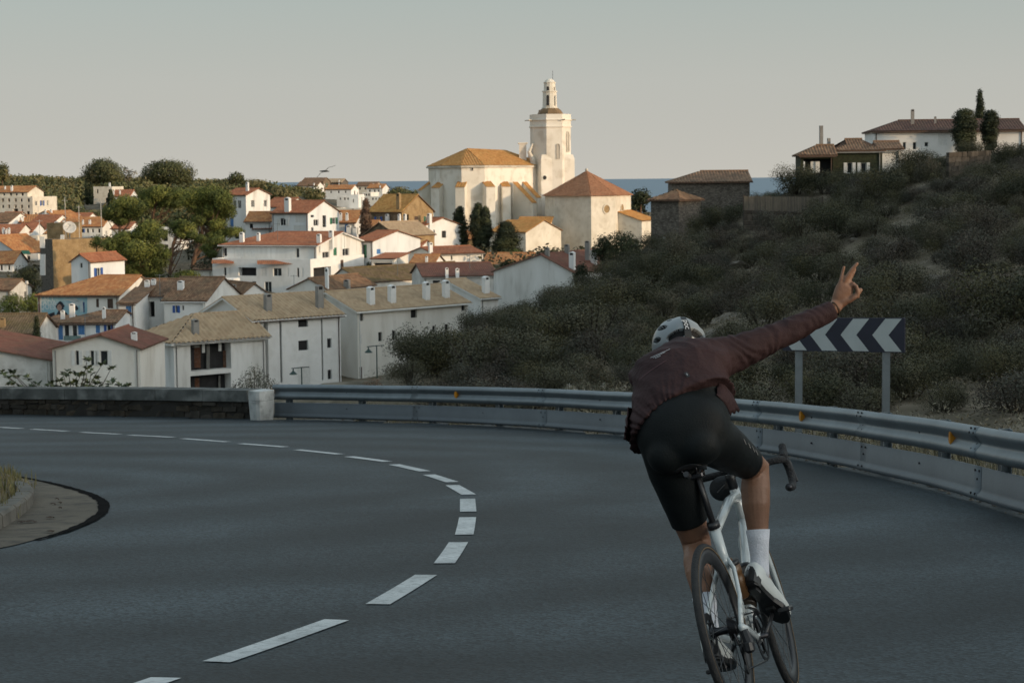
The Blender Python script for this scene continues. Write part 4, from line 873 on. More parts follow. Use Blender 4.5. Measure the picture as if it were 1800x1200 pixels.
house('porch', '', 1466, 272, 170, 3, 1408, 5, 'gx', .8, IVY, T_OLD, hl=1.6, into=iv, wins=[('f', 1412, 280, 1464, 318, 'P')])
bxw(1425, 284, 1433, 304, 170.4, .06, 'door', FRAMEW, iv); bxw(1433.5, 284, 1441, 304, 170.3, .06, 'door', FRAMEW, iv); bxw(1412.5, 284, 1415, 320, 169.6, .12, 'porch_post', FRAMEW, iv)
bxw(1441.5, 221, 1447, 262, 178, .5, 'stack', GREYW, iv); bxw(1455, 243, 1460, 262, 177, .4, 'stack', GREYW, iv)
house('ivy_annex', 'low plastered annex with tiled roof behind the ivy house', 1584, 262, 180, 4, 1548, 7, 'gx', .7, WHITE, T_OLD)
house('hilltop_farmhouse', 'long white farmhouse with red brown roof on the hilltop', 1800, 228, 196, 4, 1536, 8, 'gx', 1.1, WHITE, tile_mat('brown_farm_tile', [(.085, .05, .04), (.11, .06, .048), (.14, .078, .06), (.095, .055, .043)], dirtf=.4), hl=3, tstep=.3, wins=[('f', 1587, 250, 1592.6, 263, 'g'), ('f', 1604.5, 250, 1611, 263, 'g'), ('f', 1625, 250, 1632, 258, 'g'), ('f', 1649, 230, 1665, 255, 'W'), ('f', 1690, 246, 1700, 262, 'g')], chim=[(1604, 192, 212, 6, GREYW), (1644, 205, 212, 4, GREYW)])

# --- more of the crowded far quarter and of the lanes below the church
for (lab, cx, ey, d_, wx, yw, tl_, rs_, ch_) in [
    ('little white house with brown roof just above the awning house', 48, 427, 384, 30, 12, T_OLD, 1.2, [(44, 419, 427, 3)]), ('pale house with orange roof squeezed behind the stone block', 100, 411, 400, 78, 10, T_ORA, 1.2, []),
    ('white house with low red roof below the spreading ridge tree', 150, 386, 452, 118, 16, T_RED, 1.5, [(140, 377, 386, 3)]), ('narrow white house with orange roof left of the orange lane house', 128, 396, 410, 104, 6, T_ORA, 1.3, [(112, 387, 396, 3)]),
    ('white house with tan roof at the foot of the wooded ridge', 92, 379, 468, 66, 10, T_TAN, 1.2, []), ('small white house with red gable roof under the terraced apartments', 24, 384, 436, -4, 18, T_RED, 1.4, [(18, 376, 384, 3)]),
    ('low white house with red roof in front of the pine villa', 226, 402, 372, 196, 8, T_RED, 1.2, []), ('white house with orange roof between the blue door row and the barn', 652, 402, 330, 628, 20, T_ORA, 1.3, [(640, 391, 402, 4)]),
    ('little white house with ochre roof beside the dead conifer', 672, 386, 350, 648, 14, T_OCH, 1.1, []), ('pale lane house with brown roof in front of the church apse', 792, 424, 352, 766, 16, T_OLD, 1.2, [(780, 415, 424, 4)]),
    ('white lane house with red roof in front of the white corner house', 736, 436, 312, 704, 18, T_RED, 1.1, [(724, 424, 436, 5)]), ('white house with orange roof left of the white cottage', 762, 462, 276, 722, 10, T_ORA, 1.0, [(750, 450, 462, 5)]), ('low white house with brown roof above the yard annex', 372, 474, 282, 340, 8, T_OLD, .8, []),
    ('narrow white house with red roof behind the apartment block', 478, 402, 322, 446, 12, T_RED, 1.1, [(470, 393, 402, 4)])]:
    house('lane_house', lab, cx, ey, d_, yw, wx, 7, 'gx', rs_, WHITE, tl_, chim=ch_, group='small houses filling the lanes of the town')
T_CHU = tile_mat('church_roof_tile', [(.40, .175, .05), (.48, .225, .07), (.55, .285, .10), (.43, .195, .06)], dirt=(.30, .20, .06), dirtf=.4)
# ------------------------------------------------------------------ the church
LIME = pm('church_limewash', (.80, .755, .68), (.70, .65, .56), .12, .9, .25, 3, .2, c3=(.50, .435, .34), s3=.5, f3=.55)
LIMED = pm('weathered_limewash', (.60, .55, .47), (.44, .40, .34), .2, .9, .25, 3, .2, c3=(.36, .32, .26), s3=.8, f3=.6)
o0 = at(852, 290, 402); chz = -17.5
ch = empty('church', (o0.x, o0.y, chz), 0, 'large white church with octagonal bell tower and ochre tiled roofs', 'church'); OC = Vector(ch.location)
def cpt(px, py, d): return at(px, py, d) - OC
def prism(name, plan, ztop, mt, par=ch, zbot=-1.0, caps=True):
    """plan: list of (px, d) measured at ztop's picture height; ztop a height above the church base"""
    m = MB(); n = len(plan); P = []
    for px, d in plan:
        q = at(px, 313.8 - (ztop + OC.z - CAM.z) / d * FPX, d) - OC; P.append((q.x, q.y))
    m.add([(x, y, zbot) for x, y in P] + [(x, y, ztop) for x, y in P], [(i, (i + 1) % n, (i + 1) % n + n, i + n) for i in range(n)] + ([tuple(range(n, 2 * n))] if caps else []))
    o = m.build(name, mt, par); merge_norm(o); return o, P
def hz_(py, d): return (313.8 - py) / FPX * d + CAM.z - OC.z
eave = hz_(290.5, 405)
NP = [(753, 420), (774, 407), (811, 401), (852, 402), (962, 424), (958, 440), (800, 438)]
nave, P = prism('nave_wall', NP, eave, LIME)
ap1 = cpt(820, 262, 412); ap2 = cpt(888, 264.5, 424); tm = TM()
def E(i, k=.35):
    cx_ = sum(p[0] for p in P) / len(P); cy_ = sum(p[1] for p in P) / len(P); x, y = P[i]; l = math.hypot(x - cx_, y - cy_); return Vector((x + (x - cx_) / l * k, y + (y - cy_) / l * k, eave - .05)) + OC
A1, A2 = ap1 + OC, ap2 + OC
def fac(*pts):
    n_ = (pts[1] - pts[0]).cross(pts[2] - pts[0]); n_ = n_ if n_.z > 0 else -n_; tm.add(tile_facet(list(pts), Vector((n_.x, n_.y, 0)).normalized(), .55, .13))
fac(E(0), E(1), A1); fac(E(1), E(2), A1); fac(E(2), E(3), A1); fac(E(3), E(4), A2, A1); fac(E(4), E(5), A2); fac(E(5), E(6), A1, A2); fac(E(6), E(0), A1)
tm.build('nave_roof', T_CHU, ch, OC)
cor = MB(); n = len(P); ce = [E(i, .5) - OC for i in range(n)]
cor.add([Vector((p.x, p.y, eave - .45)) for p in ce] + [Vector((p.x, p.y, eave - .04)) for p in ce], [(i, (i + 1) % n, (i + 1) % n + n, i + n) for i in range(n)] + [tuple(range(n)), tuple(range(n, 2 * n))]); merge_norm(cor.build('cornice', LIMED, ch))
# stepped buttresses at the corners and along the side
def buttress(px, d, w, out, ptop, pslope, seed=0, ang=0.0):
    q = cpt(px, 320, d); zt, zs = hz_(ptop, d), hz_(pslope, d); M = Matrix.Translation((q.x, q.y, 0)) @ Matrix.Rotation(ang, 4, 'Z'); m = MB()
    prof = [(0.5, -1), (-out - .6, -1), (-out - .6, zs * .45), (-out, zs * .45 + .5), (-out, zs), (0.5, zt)]
    vs = [M @ Vector((x, y, z)) for x in (-w / 2, w / 2) for y, z in prof]; k = len(prof)
    m.add(vs, [tuple(range(k)), tuple(range(2 * k - 1, k - 1, -1))] + [(i, i + k, (i + 1) % k + k, (i + 1) % k) for i in range(k)]); merge_norm(m.build('buttress', LIME, ch))
    t2 = TM(); a = [M @ Vector((x, y, z + .06)) + OC for x, y, z in ((-w / 2 - .1, -out - .15, zs - .1), (w / 2 + .1, -out - .15, zs - .1), (w / 2 + .1, .4, zt), (-w / 2 - .1, .4, zt))]
    t2.add(tile_facet(a, M.to_3x3() @ Vector((0, -1, 0)), .5, .1)); t2.build('buttress_cap', T_CHU, ch, OC)
buttress(774, 407.3, 2.0, 2.3, 320, 329, ang=R(-28)); buttress(812, 401.2, 2.0, 2.2, 319, 328, ang=R(-10)); buttress(856, 402.2, 2.0, 2.4, 319, 328, ang=R(20)); buttress(886, 408, 1.8, 2.2, 320, 328, ang=R(14)); buttress(756, 419, 1.8, 2.6, 317, 333, ang=R(-62))
# sloping flank walls beside the tower
for (x0, y0, x1, y1, d, w) in ((902, 321, 937, 358, 410, 1.2), (919, 321, 945, 349, 415, 1.0)):
    a, b = cpt(x0, y0, d), cpt(x1, y1, d - 4); c = Vector((b.x, b.y, -1)); e = Vector((a.x, a.y, -1)); nn = (b - a).cross(Vector((0, 0, 1))).normalized() * w
    m = MB().add([a, b, c, e, a - nn, b - nn, c - nn, e - nn], [(0, 1, 2, 3), (7, 6, 5, 4), (0, 4, 5, 1), (1, 5, 6, 2), (2, 6, 7, 3), (3, 7, 4, 0)]); merge_norm(m.build('flank_wall', LIME, ch))
    t2 = TM(); up = Vector((0, 0, .1)); q = [a + OC + up + nn * .2, b + OC + up + nn * .2, b + OC + up - nn * 1.2, a + OC + up - nn * 1.2]; dn = (b - a); dn.z = 0; t2.add(tile_facet(q, dn.normalized(), .5, .1)); t2.build('flank_cap', T_CHU, ch, OC)
# bell tower
td = 423.0; tc = cpt(967.5, 240, td); tw = 71 * td / FPX
def octo(r, z, rot=22.5, sq=1.0): return [Vector((tc.x + r * math.cos(R(rot + 45 * k)) * sq, tc.y + r * math.sin(R(rot + 45 * k)), z)) for k in range(8)]
rt = tw / 2 / math.cos(R(10)); zb, zc, zt = hz_(281, td), hz_(226, td), hz_(203.5, td); ROT = 33
m = MB(); m.loft([octo(rt, 0, ROT), octo(rt, zc, ROT)]); merge_norm(m.build('tower_shaft', LIME, ch))
m = MB(); m.loft([octo(rt + .25, zc, ROT), octo(rt + .25, zc + .3, ROT), octo(rt + .06, zc + .3, ROT), octo(rt + .06, hz_(214, td), ROT), octo(rt + .3, hz_(214, td), ROT), octo(rt + .3, hz_(212.5, td), ROT), octo(rt + .08, hz_(212.5, td), ROT), octo(rt + .08, zt, ROT), octo(rt - .5, zt, ROT), octo(rt - .5, zt - .5, ROT)]); merge_norm(m.build('tower_parapet', LIME, ch))
for k in range(8):
    v = octo(rt + .3, hz_(213.2, td), ROT)[k]; c = Vector((tc.x, tc.y, v.z)); dr = (v - c).normalized(); MB().tube([v - dr * .3, v + dr * .9], .12, 6).build('waterspout', LIMED, ch)
# broad square foot of the tower
bs = rt * .88; M = Matrix.Translation((tc.x, tc.y, 0)) @ Matrix.Rotation(R(ROT - 22.5 + 12), 4, 'Z'); zb2 = hz_(322, td)
m = MB(); m.box(-bs, bs, -bs, bs, -1, zb, M=M); o = m.build('tower_base', LIME, ch)
m = MB(); ring = [(-bs, -bs), (bs, -bs), (bs, bs), (-bs, bs)]; m.loft([[M @ Vector((x, y, zb)) for x, y in ring], [M @ Vector((x * .93, y * .93, zb + 1.0)) for x, y in ring]]); merge_norm(m.build('tower_base_slope', LIME, ch))
def dark_slot(px, py, w, h, d, arch=True, name='opening', mt=DARK):
    c = cpt(px, py, d); s = d / FPX; w *= s; h *= s; pts = [(-w / 2, -h / 2), (w / 2, -h / 2)]
    pts += [(w / 2 * math.cos(t), h / 2 - w / 2 + w / 2 * math.sin(t)) for t in [math.pi * k / 6 for k in range(7)]] if arch else [(w / 2, h / 2), (-w / 2, h / 2)]
    k = len(pts); m = MB(); m.add([c + Vector((x, dy, z)) for dy in (0, .5) for x, z in pts], [tuple(range(k)), tuple(range(2 * k - 1, k - 1, -1))] + [(i, i + k, (i + 1) % k + k, (i + 1) % k) for i in range(k)]); o = m.build(name, mt, ch); merge_norm(o); return o
def on_face(px, py, w, h, verts2, **kw):
    """slot lying in the vertical wall through the two plan points nearest the sight line"""
    (x0, y0), (x1, y1) = verts2; r = ray(px, py); a = Vector((x0, y0, 0)) + OC; t = Vector((x1 - x0, y1 - y0, 0)).normalized(); nn = Vector((t.y, -t.x, 0)); nn = nn if nn.y < 0 else -nn
    p = CAM + r * ((a - CAM).dot(nn) / r.dot(nn)); d = p.y; s = d / FPX; W_, H_2 = w * s / max(abs(t.x), .3), h * s; c = p - OC
    arch = kw.get('arch', True); pts = [(-W_ / 2, -H_2 / 2), (W_ / 2, -H_2 / 2)] + ([(W_ / 2 * math.cos(q), H_2 / 2 - W_ / 2 + W_ / 2 * math.sin(q)) for q in [math.pi * k / 6 for k in range(7)]] if arch else [(W_ / 2, H_2 / 2), (-W_ / 2, H_2 / 2)])
    if kw.get('round'): pts = [(W_ / 2 * math.cos(q), W_ / 2 * math.sin(q)) for q in [math.pi * k / 8 for k in range(16)]]
    k = len(pts); m = MB()
    # projecting surround and the dark opening set inside it
    sur = [(x * 1.28, z * 1.12 if not kw.get('round') else z * 1.28) for x, z in pts]
    def V(x, z, q): return c + t * x + Vector((0, 0, z)) + nn * q
    m.add([V(x, z, .02) for x, z in sur] + [V(x, z, .16) for x, z in sur] + [V(x, z, .16) for x, z in pts] + [V(x, z, .03) for x, z in pts], [(i, (i + 1) % k, (i + 1) % k + k, i + k) for i in range(k)] + [(i + k, (i + 1) % k + k, (i + 1) % k + 2 * k, i + 2 * k) for i in range(k)] + [(i + 2 * k, (i + 1) % k + 2 * k, (i + 1) % k + 3 * k, i + 3 * k) for i in range(k)])
    w_ = m.build('window', kw.get('sm', LIME), ch); MB().add([V(x, z, .05) for x, z in pts], [tuple(range(k))]).build('pane', kw.get('mt', DARK), w_); return w_
o8 = octo(rt, 0, ROT)
fcs = [((a.x, a.y), (b.x, b.y)) for a, b in zip(o8, o8[1:] + o8[:1])]
def face_for(px):
    best = None
    for f in fcs:
        us = sorted(proj(Vector((x, y, zb)) + OC)[0] for x, y in f)
        yy = (f[0][1] + f[1][1]) / 2
        if us[0] - .5 <= px <= us[1] + .5 and (best is None or yy < best[0]): best = (yy, f)
    return best[1]
on_face(981, 266, 5, 24, face_for(981), sm=LIMED, mt=LIMED); on_face(997.5, 249, 4, 32, face_for(997.5), sm=LIMED, mt=LIMED)
bq = [(M @ Vector((x, y, 0))) for x, y in ring]; bf = min([((a.x, a.y), (b.x, b.y)) for a, b in zip(bq, bq[1:] + bq[:1])], key=lambda f: f[0][1] + f[1][1])
on_face(957, 312.5, 7, 8, bf, round=True)
m = MB(); rg = []
for k in range(6): a = k / 5 * math.pi / 2 * .96; rg.append(octo(rt * .64 * math.cos(a) + .05, zt - .4 + (hz_(189, td) - zt + .4) * math.sin(a), ROT))
m.loft(rg); merge_norm(m.build('cupola', pm('brown_cupola_tile', (.22, .14, .07), (.15, .10, .055), 1, .85, .6, 8), ch))
MB().box(-2.6, -1.5, -1, 1, zt - .5, zt + 1.0, M=Matrix.Translation((tc.x, tc.y - .6, 0))).build('clock_housing', STONED, ch)
lx = cpt(966.3, 170, td - .2)
def ring8(r, z, n=12): return [Vector((lx.x + r * math.cos(2 * math.pi * k / n), tc.y + r * math.sin(2 * math.pi * k / n), z)) for k in range(n)]
sp = td / FPX; z0, z1, z2, z3 = hz_(195, td), hz_(177, td), hz_(164.5, td), hz_(149, td)
m = MB(); m.loft([ring8(14 * sp, z0 - .6), ring8(14 * sp, z0 + .5), ring8(12.6 * sp, z0 + .6), ring8(12 * sp, z2), ring8(13.4 * sp, z2), ring8(13.4 * sp, z2 + .25), ring8(10.5 * sp, z2 + .3), ring8(9.8 * sp, z3), ring8(10.8 * sp, z3), ring8(10.8 * sp, z3 + .2), ring8(9 * sp, z3 + .3), ring8(7.6 * sp, hz_(144.5, td)), ring8(4 * sp, hz_(142, td)), ring8(.5 * sp, hz_(141, td))])
merge_norm(m.build('lantern', LIME, ch))
MB().tube([Vector((lx.x + .7, tc.y, z3)), Vector((lx.x + .7, tc.y, hz_(128, td)))], .045, 5).build('lightning_rod', BOLT, ch)
for (px, py, w, h, r) in ((963, 157, 4.2, 10, 9.9), (963, 176, 4.4, 18, 12.2), (975, 158, 3, 10, 9.9), (976, 177, 3, 18, 12.2)):
    xx = (px - 966.3) / r; a = math.asin(max(-.9, min(.9, xx))); dd = td - math.cos(a) * r * sp; dark_slot(px, py, w * max(.5, math.cos(a)), h, dd - .35 * 1, mt=DARK if px < 970 else LIMED)
# small bell gable and gargoyle-like volute between roof and tower
q = cpt(919, 271, 421); MB().box(-.8, .8, -.3, .3, -5, 2.2, M=Matrix.Translation(q)).bevbox(-1.1, 1.1, -.4, .4, 2.2, 2.6, .1, M=Matrix.Translation(q)).build('bell_gable', LIME, ch)
q = cpt(934, 270, 420); m = MB(); m.tube([q + Vector((.6, 0, -4)), q + Vector((.3, 0, -1.5)), q + Vector((-.5, 0, .4)), q + Vector((.3, 0, 2.2))], [.7, .6, .4, .2], 8); m.build('volute', LIME, ch)
# octagonal chapel on the right
kd = 398; ke = hz_(345.5, kd - 4)
KP_ = [(958, 402), (974.5, 396), (1039, 388), (1081, 392), (1109, 404), (1085, 418), (985, 418)]
chp, P = prism('chapel_wall', KP_, ke, CREAM); A1 = cpt(1031, 301, 403) + OC; tm = TM(); eave_b = eave; eave = ke; n = len(P)
for i in range(n): fac(E(i, .6), E((i + 1) % n, .6), A1)
tm.build('chapel_roof', tile_mat('chapel_roof_tile', [(.28, .12, .06), (.34, .15, .075), (.40, .19, .10), (.31, .13, .065)], dirtf=.3), ch, OC)
on_face(1066, 367.5, 11, 11, (P[2], P[3]), round=True, sm=CREAM, mt=STONEY); on_face(1093, 364.5, 5, 11, (P[3], P[4]), sm=CREAM, mt=STONEY); on_face(830, 297.5, 3, 5, tuple((x, y) for x, y in [(nave.data.vertices[2].co.x, nave.data.vertices[2].co.y), (nave.data.vertices[3].co.x, nave.data.vertices[3].co.y)]), arch=False)
MB().ball(A1 - OC + Vector((0, 0, .3)), .35, 8, 6).build('finial', LIMED, ch)
eave = eave_b
house('chapel_annex', '', 1128, 388, 392, 24, 1084, 9, 'sr', 1.9, CREAM, T_CHU, into=ch, auto=False)
house('sacristy', '', 924, 408, 378, 38, 862, 12, 'gx', 2.2, CREAM, T_CHU, into=ch, wins=[('s', 937, 443, 942, 455, 'N')], auto=False)
house('cloister', '', 962, 404, 386, 10, 905, 7, 'sf', 2.4, CREAM, T_CHU, into=ch, auto=False)
house('churchyard_house', 'low ochre house with orange roof between the cypresses and the church', 848, 420, 368, 10, 792, 6, 'gx', 1.6, STONEY, T_ORA)
# ------------------------------------------------------------------ mural on the white house
MBL = pm('mural_blue', (.22, .42, .50), (.33, .50, .55), .6, .8, c3=(.6, .66, .66), s3=.9, f3=.5); MDK = pm('mural_dark', (.02, .022, .03), (.04, .04, .05), 2, .8); MSK = pm('mural_skin', (.42, .28, .22), (.30, .17, .14), 3, .8); MWH = pm('mural_white', (.55, .60, .60), (.45, .52, .53), 2, .8); MRD = pm('mural_red_stripe', (.32, .06, .04), (.25, .05, .04), 3, .8)
C0m = at(209, 519, 225); thm = R(13); axm = Vector((math.cos(thm), -math.sin(thm), 0)); aym = Vector((math.sin(thm), math.cos(thm), 0)); Om = Vector(mural.location)
def mp(px, py, q=0.03):
    r = ray(px, py); p = CAM + r * ((C0m - CAM).dot(aym) / r.dot(aym)); return p - aym * q - Om
def mpoly(pts, q, mt, name='mural_paint', par=None):
    o = MB().add([mp(x, y, q) for x, y in pts], [tuple(range(len(pts)))]).build(name, mt, par); return o
mu = mpoly([(73.5, 521), (153.5, 522.5), (153.5, 575), (73.5, 575)], .02, MBL, 'mural', mural)
def mp2(pts, q, mt): o = mpoly(pts, q, mt, 'mural_paint', mu)
def blob(cx, cy, rx, ry, n=14, j=.12, seed=1): r = random.Random(seed); return [(cx + rx * math.cos(2 * math.pi * k / n) * (1 + r.uniform(-j, j)), cy + ry * math.sin(2 * math.pi * k / n) * (1 + r.uniform(-j, j))) for k in range(n)]
mp2(blob(106, 538, 7.2, 8.0, 16, .12, 2), .026, MDK); mp2(blob(104.6, 540.5, 4.3, 6, 12, .05, 3), .032, MSK); mp2([(98, 556), (103, 545), (109, 545), (118, 550), (122, 560), (98, 562)], .029, MDK); mp2([(76, 555), (96, 548), (98, 562), (76, 562)], .03, MDK)
mp2([(112, 526), (134, 523.5), (140, 530), (128, 531)], .026, MWH); mp2([(118, 534), (140, 527), (143, 535), (124, 543)], .026, MWH); mp2([(141, 531), (145, 527), (148, 534), (148, 548), (141, 548)], .03, MWH); mp2(blob(134, 541, 4, 4, 9, .25, 5), .033, MDK); mp2([(145.5, 531), (149, 531), (149, 549), (147, 549)], .034, pm('mural_navy', (.05, .09, .2), (.04, .07, .16), 3, .8))
mpoly([(67.2, 518), (69.6, 518), (70.6, 575), (68.4, 575)], .03, MRD, 'drainpipe', mural)
def text_mesh(s, size, mat, name, ext=0.0):
    cu = bpy.data.curves.new(name, 'FONT'); cu.body = s; cu.size = size; cu.extrude = ext; cu.align_x = 'CENTER'; cu.align_y = 'CENTER'; cu.resolution_u = 3
    o = bpy.data.objects.new(name, cu); COL.objects.link(o); dg = bpy.context.evaluated_depsgraph_get(); me = bpy.data.meshes.new_from_object(o.evaluated_get(dg)); bpy.data.objects.remove(o); me.materials.clear(); me.materials.append(mat); return me
MLT = pm('mural_letter_white', (.74, .76, .75), (.66, .69, .68), 3, .8)
for i, s in enumerate(('SALT', 'CADA', 'QUÉS')):
    o = link(bpy.data.objects.new('mural_lettering', text_mesh(s, .86, MLT, 'mural_lettering')), mu); c = mp(83 + i * .4, 525.5 + i * 7.0, .035)
    o.matrix_local = Matrix(((axm.x, 0, -aym.x, c.x), (axm.y, 0, -aym.y, c.y), (0, 1, 0, c.z), (0, 0, 0, 1)))
# ------------------------------------------------------------------ small town furniture
LAMPG = pm('green_lamp_paint', (.025, .06, .05), (.02, .045, .04), 4, .5)
for (px, yt, d, lab) in ((530, 645, 168, 'green street lamp in front of the unfinished building'), (662, 607, 172, 'green street lamp in front of the long terrace')):
    p = at(px, yt, d); g = gz(p.x, p.y); t = empty('street_lamp', (p.x, p.y, g), 0, lab, 'street lamp', 'green street lamps'); h = p.z - g
    MB().tube([(0, 0, -.5), (0, 0, h * .5), (0, 0, h)], [.08, .06, .05], 8).build('pole', LAMPG, t)
    MB().tube([(-.9, 0, h - .12), (.05, 0, h - .02), (.7, 0, h)], .04, 6).build('arm', LAMPG, t)
    m = MB(); m.loft([[Vector((-.75 + r * math.cos(a), r * math.sin(a), z)) for a in [math.pi * 2 * k / 10 for k in range(10)]] for r, z in ((.04, h - .15), (.08, h - .35), (.36, h - .62), (.36, h - .66))]); merge_norm(m.build('lamp_shade', LAMPG, t))
GLOBE = pm('white_lamp_globe', (.6, .58, .54), (.5, .48, .45), 4, .4)
p = at(47, 498, 262); g = gz(p.x, p.y); t = empty('globe_lamp', (p.x, p.y, g), 0, 'white globe street lamp standing by the dark hedge', 'street lamp'); h = p.z - g
MB().tube([(0, 0, -.5), (0, 0, h)], [.11, .08], 8).build('pole', GLOBE, t); MB().ball((0, 0, h + .05), .26, 10, 8).tube([(0, 0, h + .25), (0, 0, h + .36)], .2, 8).build('globe', GLOBE, t)
p = at(122, 408, 300); ds_ = empty('satellite_dish', (p.x, p.y, at(122, 420, 300).z), 0, 'large white satellite dish on the roof of the stone block', 'satellite dish'); m = MB()
nd = Vector((.35, -.8, .5)).normalized(); a = nd.orthogonal().normalized(); b = nd.cross(a); hz0 = at(122, 401, 300).z - ds_.location.z
rg = []
for k in range(6): r = 1.05 * k / 5 + .02; rg.append([Vector((0, 0, hz0)) + nd * (r * r * .28) + (a * math.cos(2 * math.pi * j / 18) + b * math.sin(2 * math.pi * j / 18)) * r for j in range(18)])
m.loft(rg, caps=False); o = m.build('reflector', GLOBE, ds_, True); sm = o.modifiers.new('t', 'SOLIDIFY'); sm.thickness = .03
MB().tube([(0, .2, -1), (0, .15, hz0 - .1)], .07, 6).build('mount', GALV, ds_); c = Vector((0, 0, hz0)); MB().tube([c + a * .9, c + nd * .9], .03, 5).tube([c - b * .8 - a * .4, c + nd * .9], .03, 5).ball(c + nd * .95, .1, 6, 5).build('feed_arm', GALV, ds_)
for (px, y0, y1, d, lab) in ((116, 347, 418, 320, 'tall roof aerial behind the satellite dish'), (139.5, 361, 405, 305, 'thin aerial mast right of the satellite dish'), (179, 350, 420, 300, 'aerial mast standing against the pine crowns'), (70, 386, 416, 296, 'short braced aerial mast on the stone block'), (67.5, 363, 375, 430, 'small aerial on the broad gable house')):
    a, b = at(px, y0, d), at(px, y1, d); t = empty('aerial_mast', (b.x, b.y, b.z), 0, lab, 'aerial', 'roof aerials'); h = a.z - b.z
    MB().tube([(0, 0, -1.2), (0, 0, h)], .05, 6).build('mast', GLOBE, t); m = MB(); m.tube([(-.5, 0, h * .92), (.5, 0, h * .92)], .025, 4)
    for k in range(5): m.tube([(-.4 + .2 * k, -.25, h * .92), (-.4 + .2 * k, .25, h * .92)], .015, 4)
    m.build('antenna', GLOBE, t)
# green awning
p = [at(35, 440, 351), at(51, 440, 351), at(54, 446, 348.5), at(38, 446, 348.5)]; o = Vector(p[0]); m = MB(); m.add([q - o for q in p] + [q - o - Vector((0, 0, .08)) for q in p], [(0, 1, 2, 3), (7, 6, 5, 4), (0, 4, 5, 1), (1, 5, 6, 2), (2, 6, 7, 3), (3, 7, 4, 0)]); aw = m.build('awning', pm('awning_green', (.02, .13, .08), (.015, .1, .06), 2, .8), loc=o); tag(aw, 'green fabric awning stretched over the balcony of a white house', 'awning')
# bamboo fence and terrace wall on the right-hand hill
FEN = [pm('bamboo_fence_%d' % i, c, tuple(x * .7 for x in c), 3, .9, .5, 12, .2, stretch=(6, 6, .6)) for i, c in enumerate([(.17, .15, .12), (.14, .125, .105), (.19, .165, .135)])]
a, b = at(1308, 369, 150), at(1446, 371, 152); t = empty('bamboo_fence', a, 0, 'pale bamboo fence on the terrace wall below the ivy house', 'fence'); n = 62; hgt = (369 - 344) * 150 / FPX
for k in range(n):
    p = a.lerp(b, (k + .5) / n) - a; w = (b - a).length / n / 2; h = hgt * rng.uniform(.94, 1.0); MB().box(p.x - w * .95, p.x + w * .95, p.y - .03 + rng.uniform(-.015, .015), p.y + .03, p.z - .1, p.z + h).build('fence_slat', rng.choice(FEN), t)
for k in range(7): p = a.lerp(b, k / 6) - a; MB().box(p.x - .06, p.x + .06, p.y + .032, p.y + .14, p.z - .6, p.z + hgt * 1.02).build('fence_post', BROWNW, t)
def stone_wall(px0, y0, px1, y1, d0, d1, hpx, lab, mats, course=.28):
    a, b = at(px0, y0, d0), at(px1, y1, d1); t = empty('terrace_wall', a, 0, lab, 'wall'); L = (b - a); ln = L.length; u = L.normalized(); nn = Vector((u.y, -u.x, 0)).normalized(); H = hpx * d0 / FPX; z = -.6; r = random.Random(int(px0))
    me_cache = {}
    while z < H:
        s = -r.uniform(0, .3); hh = course * r.uniform(.85, 1.15)
        while s < ln:
            w = r.uniform(.35, .8); e = min(s + w, ln)
            if e - max(s, 0) > .1:
                P = [u * q + nn * o_ + Vector((0, 0, zz)) for q in (max(s, 0), e - .02) for o_, zz in ((-.3, z), (.0 + r.uniform(-.04, .04), z), (.0 + r.uniform(-.04, .04), z + hh - .02), (-.3, z + hh - .02))]
                o = MB().add(P, [(0, 1, 2, 3), (7, 6, 5, 4), (0, 4, 5, 1), (1, 5, 6, 2), (2, 6, 7, 3), (3, 7, 4, 0)]).build('stone', r.choice(mats), t)
            s = e
        z += hh
    return t
SWM = [pm('terrace_stone_%d' % i, c, tuple(x * .65 for x in c), 3, .95, .8, 8, .15) for i, c in enumerate([(.10, .085, .07), (.075, .065, .055), (.13, .11, .09)])]
stone_wall(1308, 392, 1440, 396, 149.5, 151, 22, 'low dry stone terrace wall under the bamboo fence', SWM, .42)
stone_wall(1668, 296, 1742, 292, 138, 140, 22, 'short dry stone wall beside the hilltop farmhouse', SWM, .36)
# gull in flight
GUL = pm('gull_dark', (.05, .052, .055), (.08, .08, .08), 8, .8); p = at(571, 301, 130); g = empty('gull', p, 0, 'dark gull gliding above the headland villas', 'bird')
MB().tube([(.32, -.1, -.02), (.15, -.05, 0), (-.05, .02, 0), (-.28, .08, .0), (-.38, .1, 0)], [.02, .055, .065, .04, .015], 8).build('body', GUL, g, True)
for s, pts in ((1, [(0, 0), (.28, .26), (.52, .30), (.75, .40)]), (-1, [(0, 0), (-.3, -.14), (-.5, -.36), (-.66, -.58)])):
    m = MB(); rg = []
    for k, (x, z) in enumerate(pts): c = .16 * (1 - k / 4.2); rg.append([Vector((x, -c, z - .012)), Vector((x, -c, z + .012)), Vector((x, c, z + .01)), Vector((x, c, z - .01))])
    m.loft(rg); merge_norm(m.build('wing', GUL, g))
p = at(693, 321, 2600); b = empty('sailing_boat', (p.x, p.y, -42), 0, 'tiny white sailing boat far out on the sea', 'boat'); m = MB(); m.loft([[Vector((x, y, z)) for x, y, z in ((-6, 0, 1), (-4, -1.5, 1), (4, -1.6, 1), (6, -1, 1), (6, 1, 1), (4, 1.6, 1), (-4, 1.5, 1))], [Vector((x, y, z)) for x, y, z in ((-5, 0, -.4), (-3.5, -.9, -.4), (4, -1, -.4), (5.5, -.7, -.4), (5.5, .7, -.4), (4, 1, -.4), (-3.5, .9, -.4))]]); merge_norm(m.build('hull', WHITE, b)); MB().tube([(0, 0, 0), (0, 0, 19)], .15, 6).build('mast', WHITE, b)
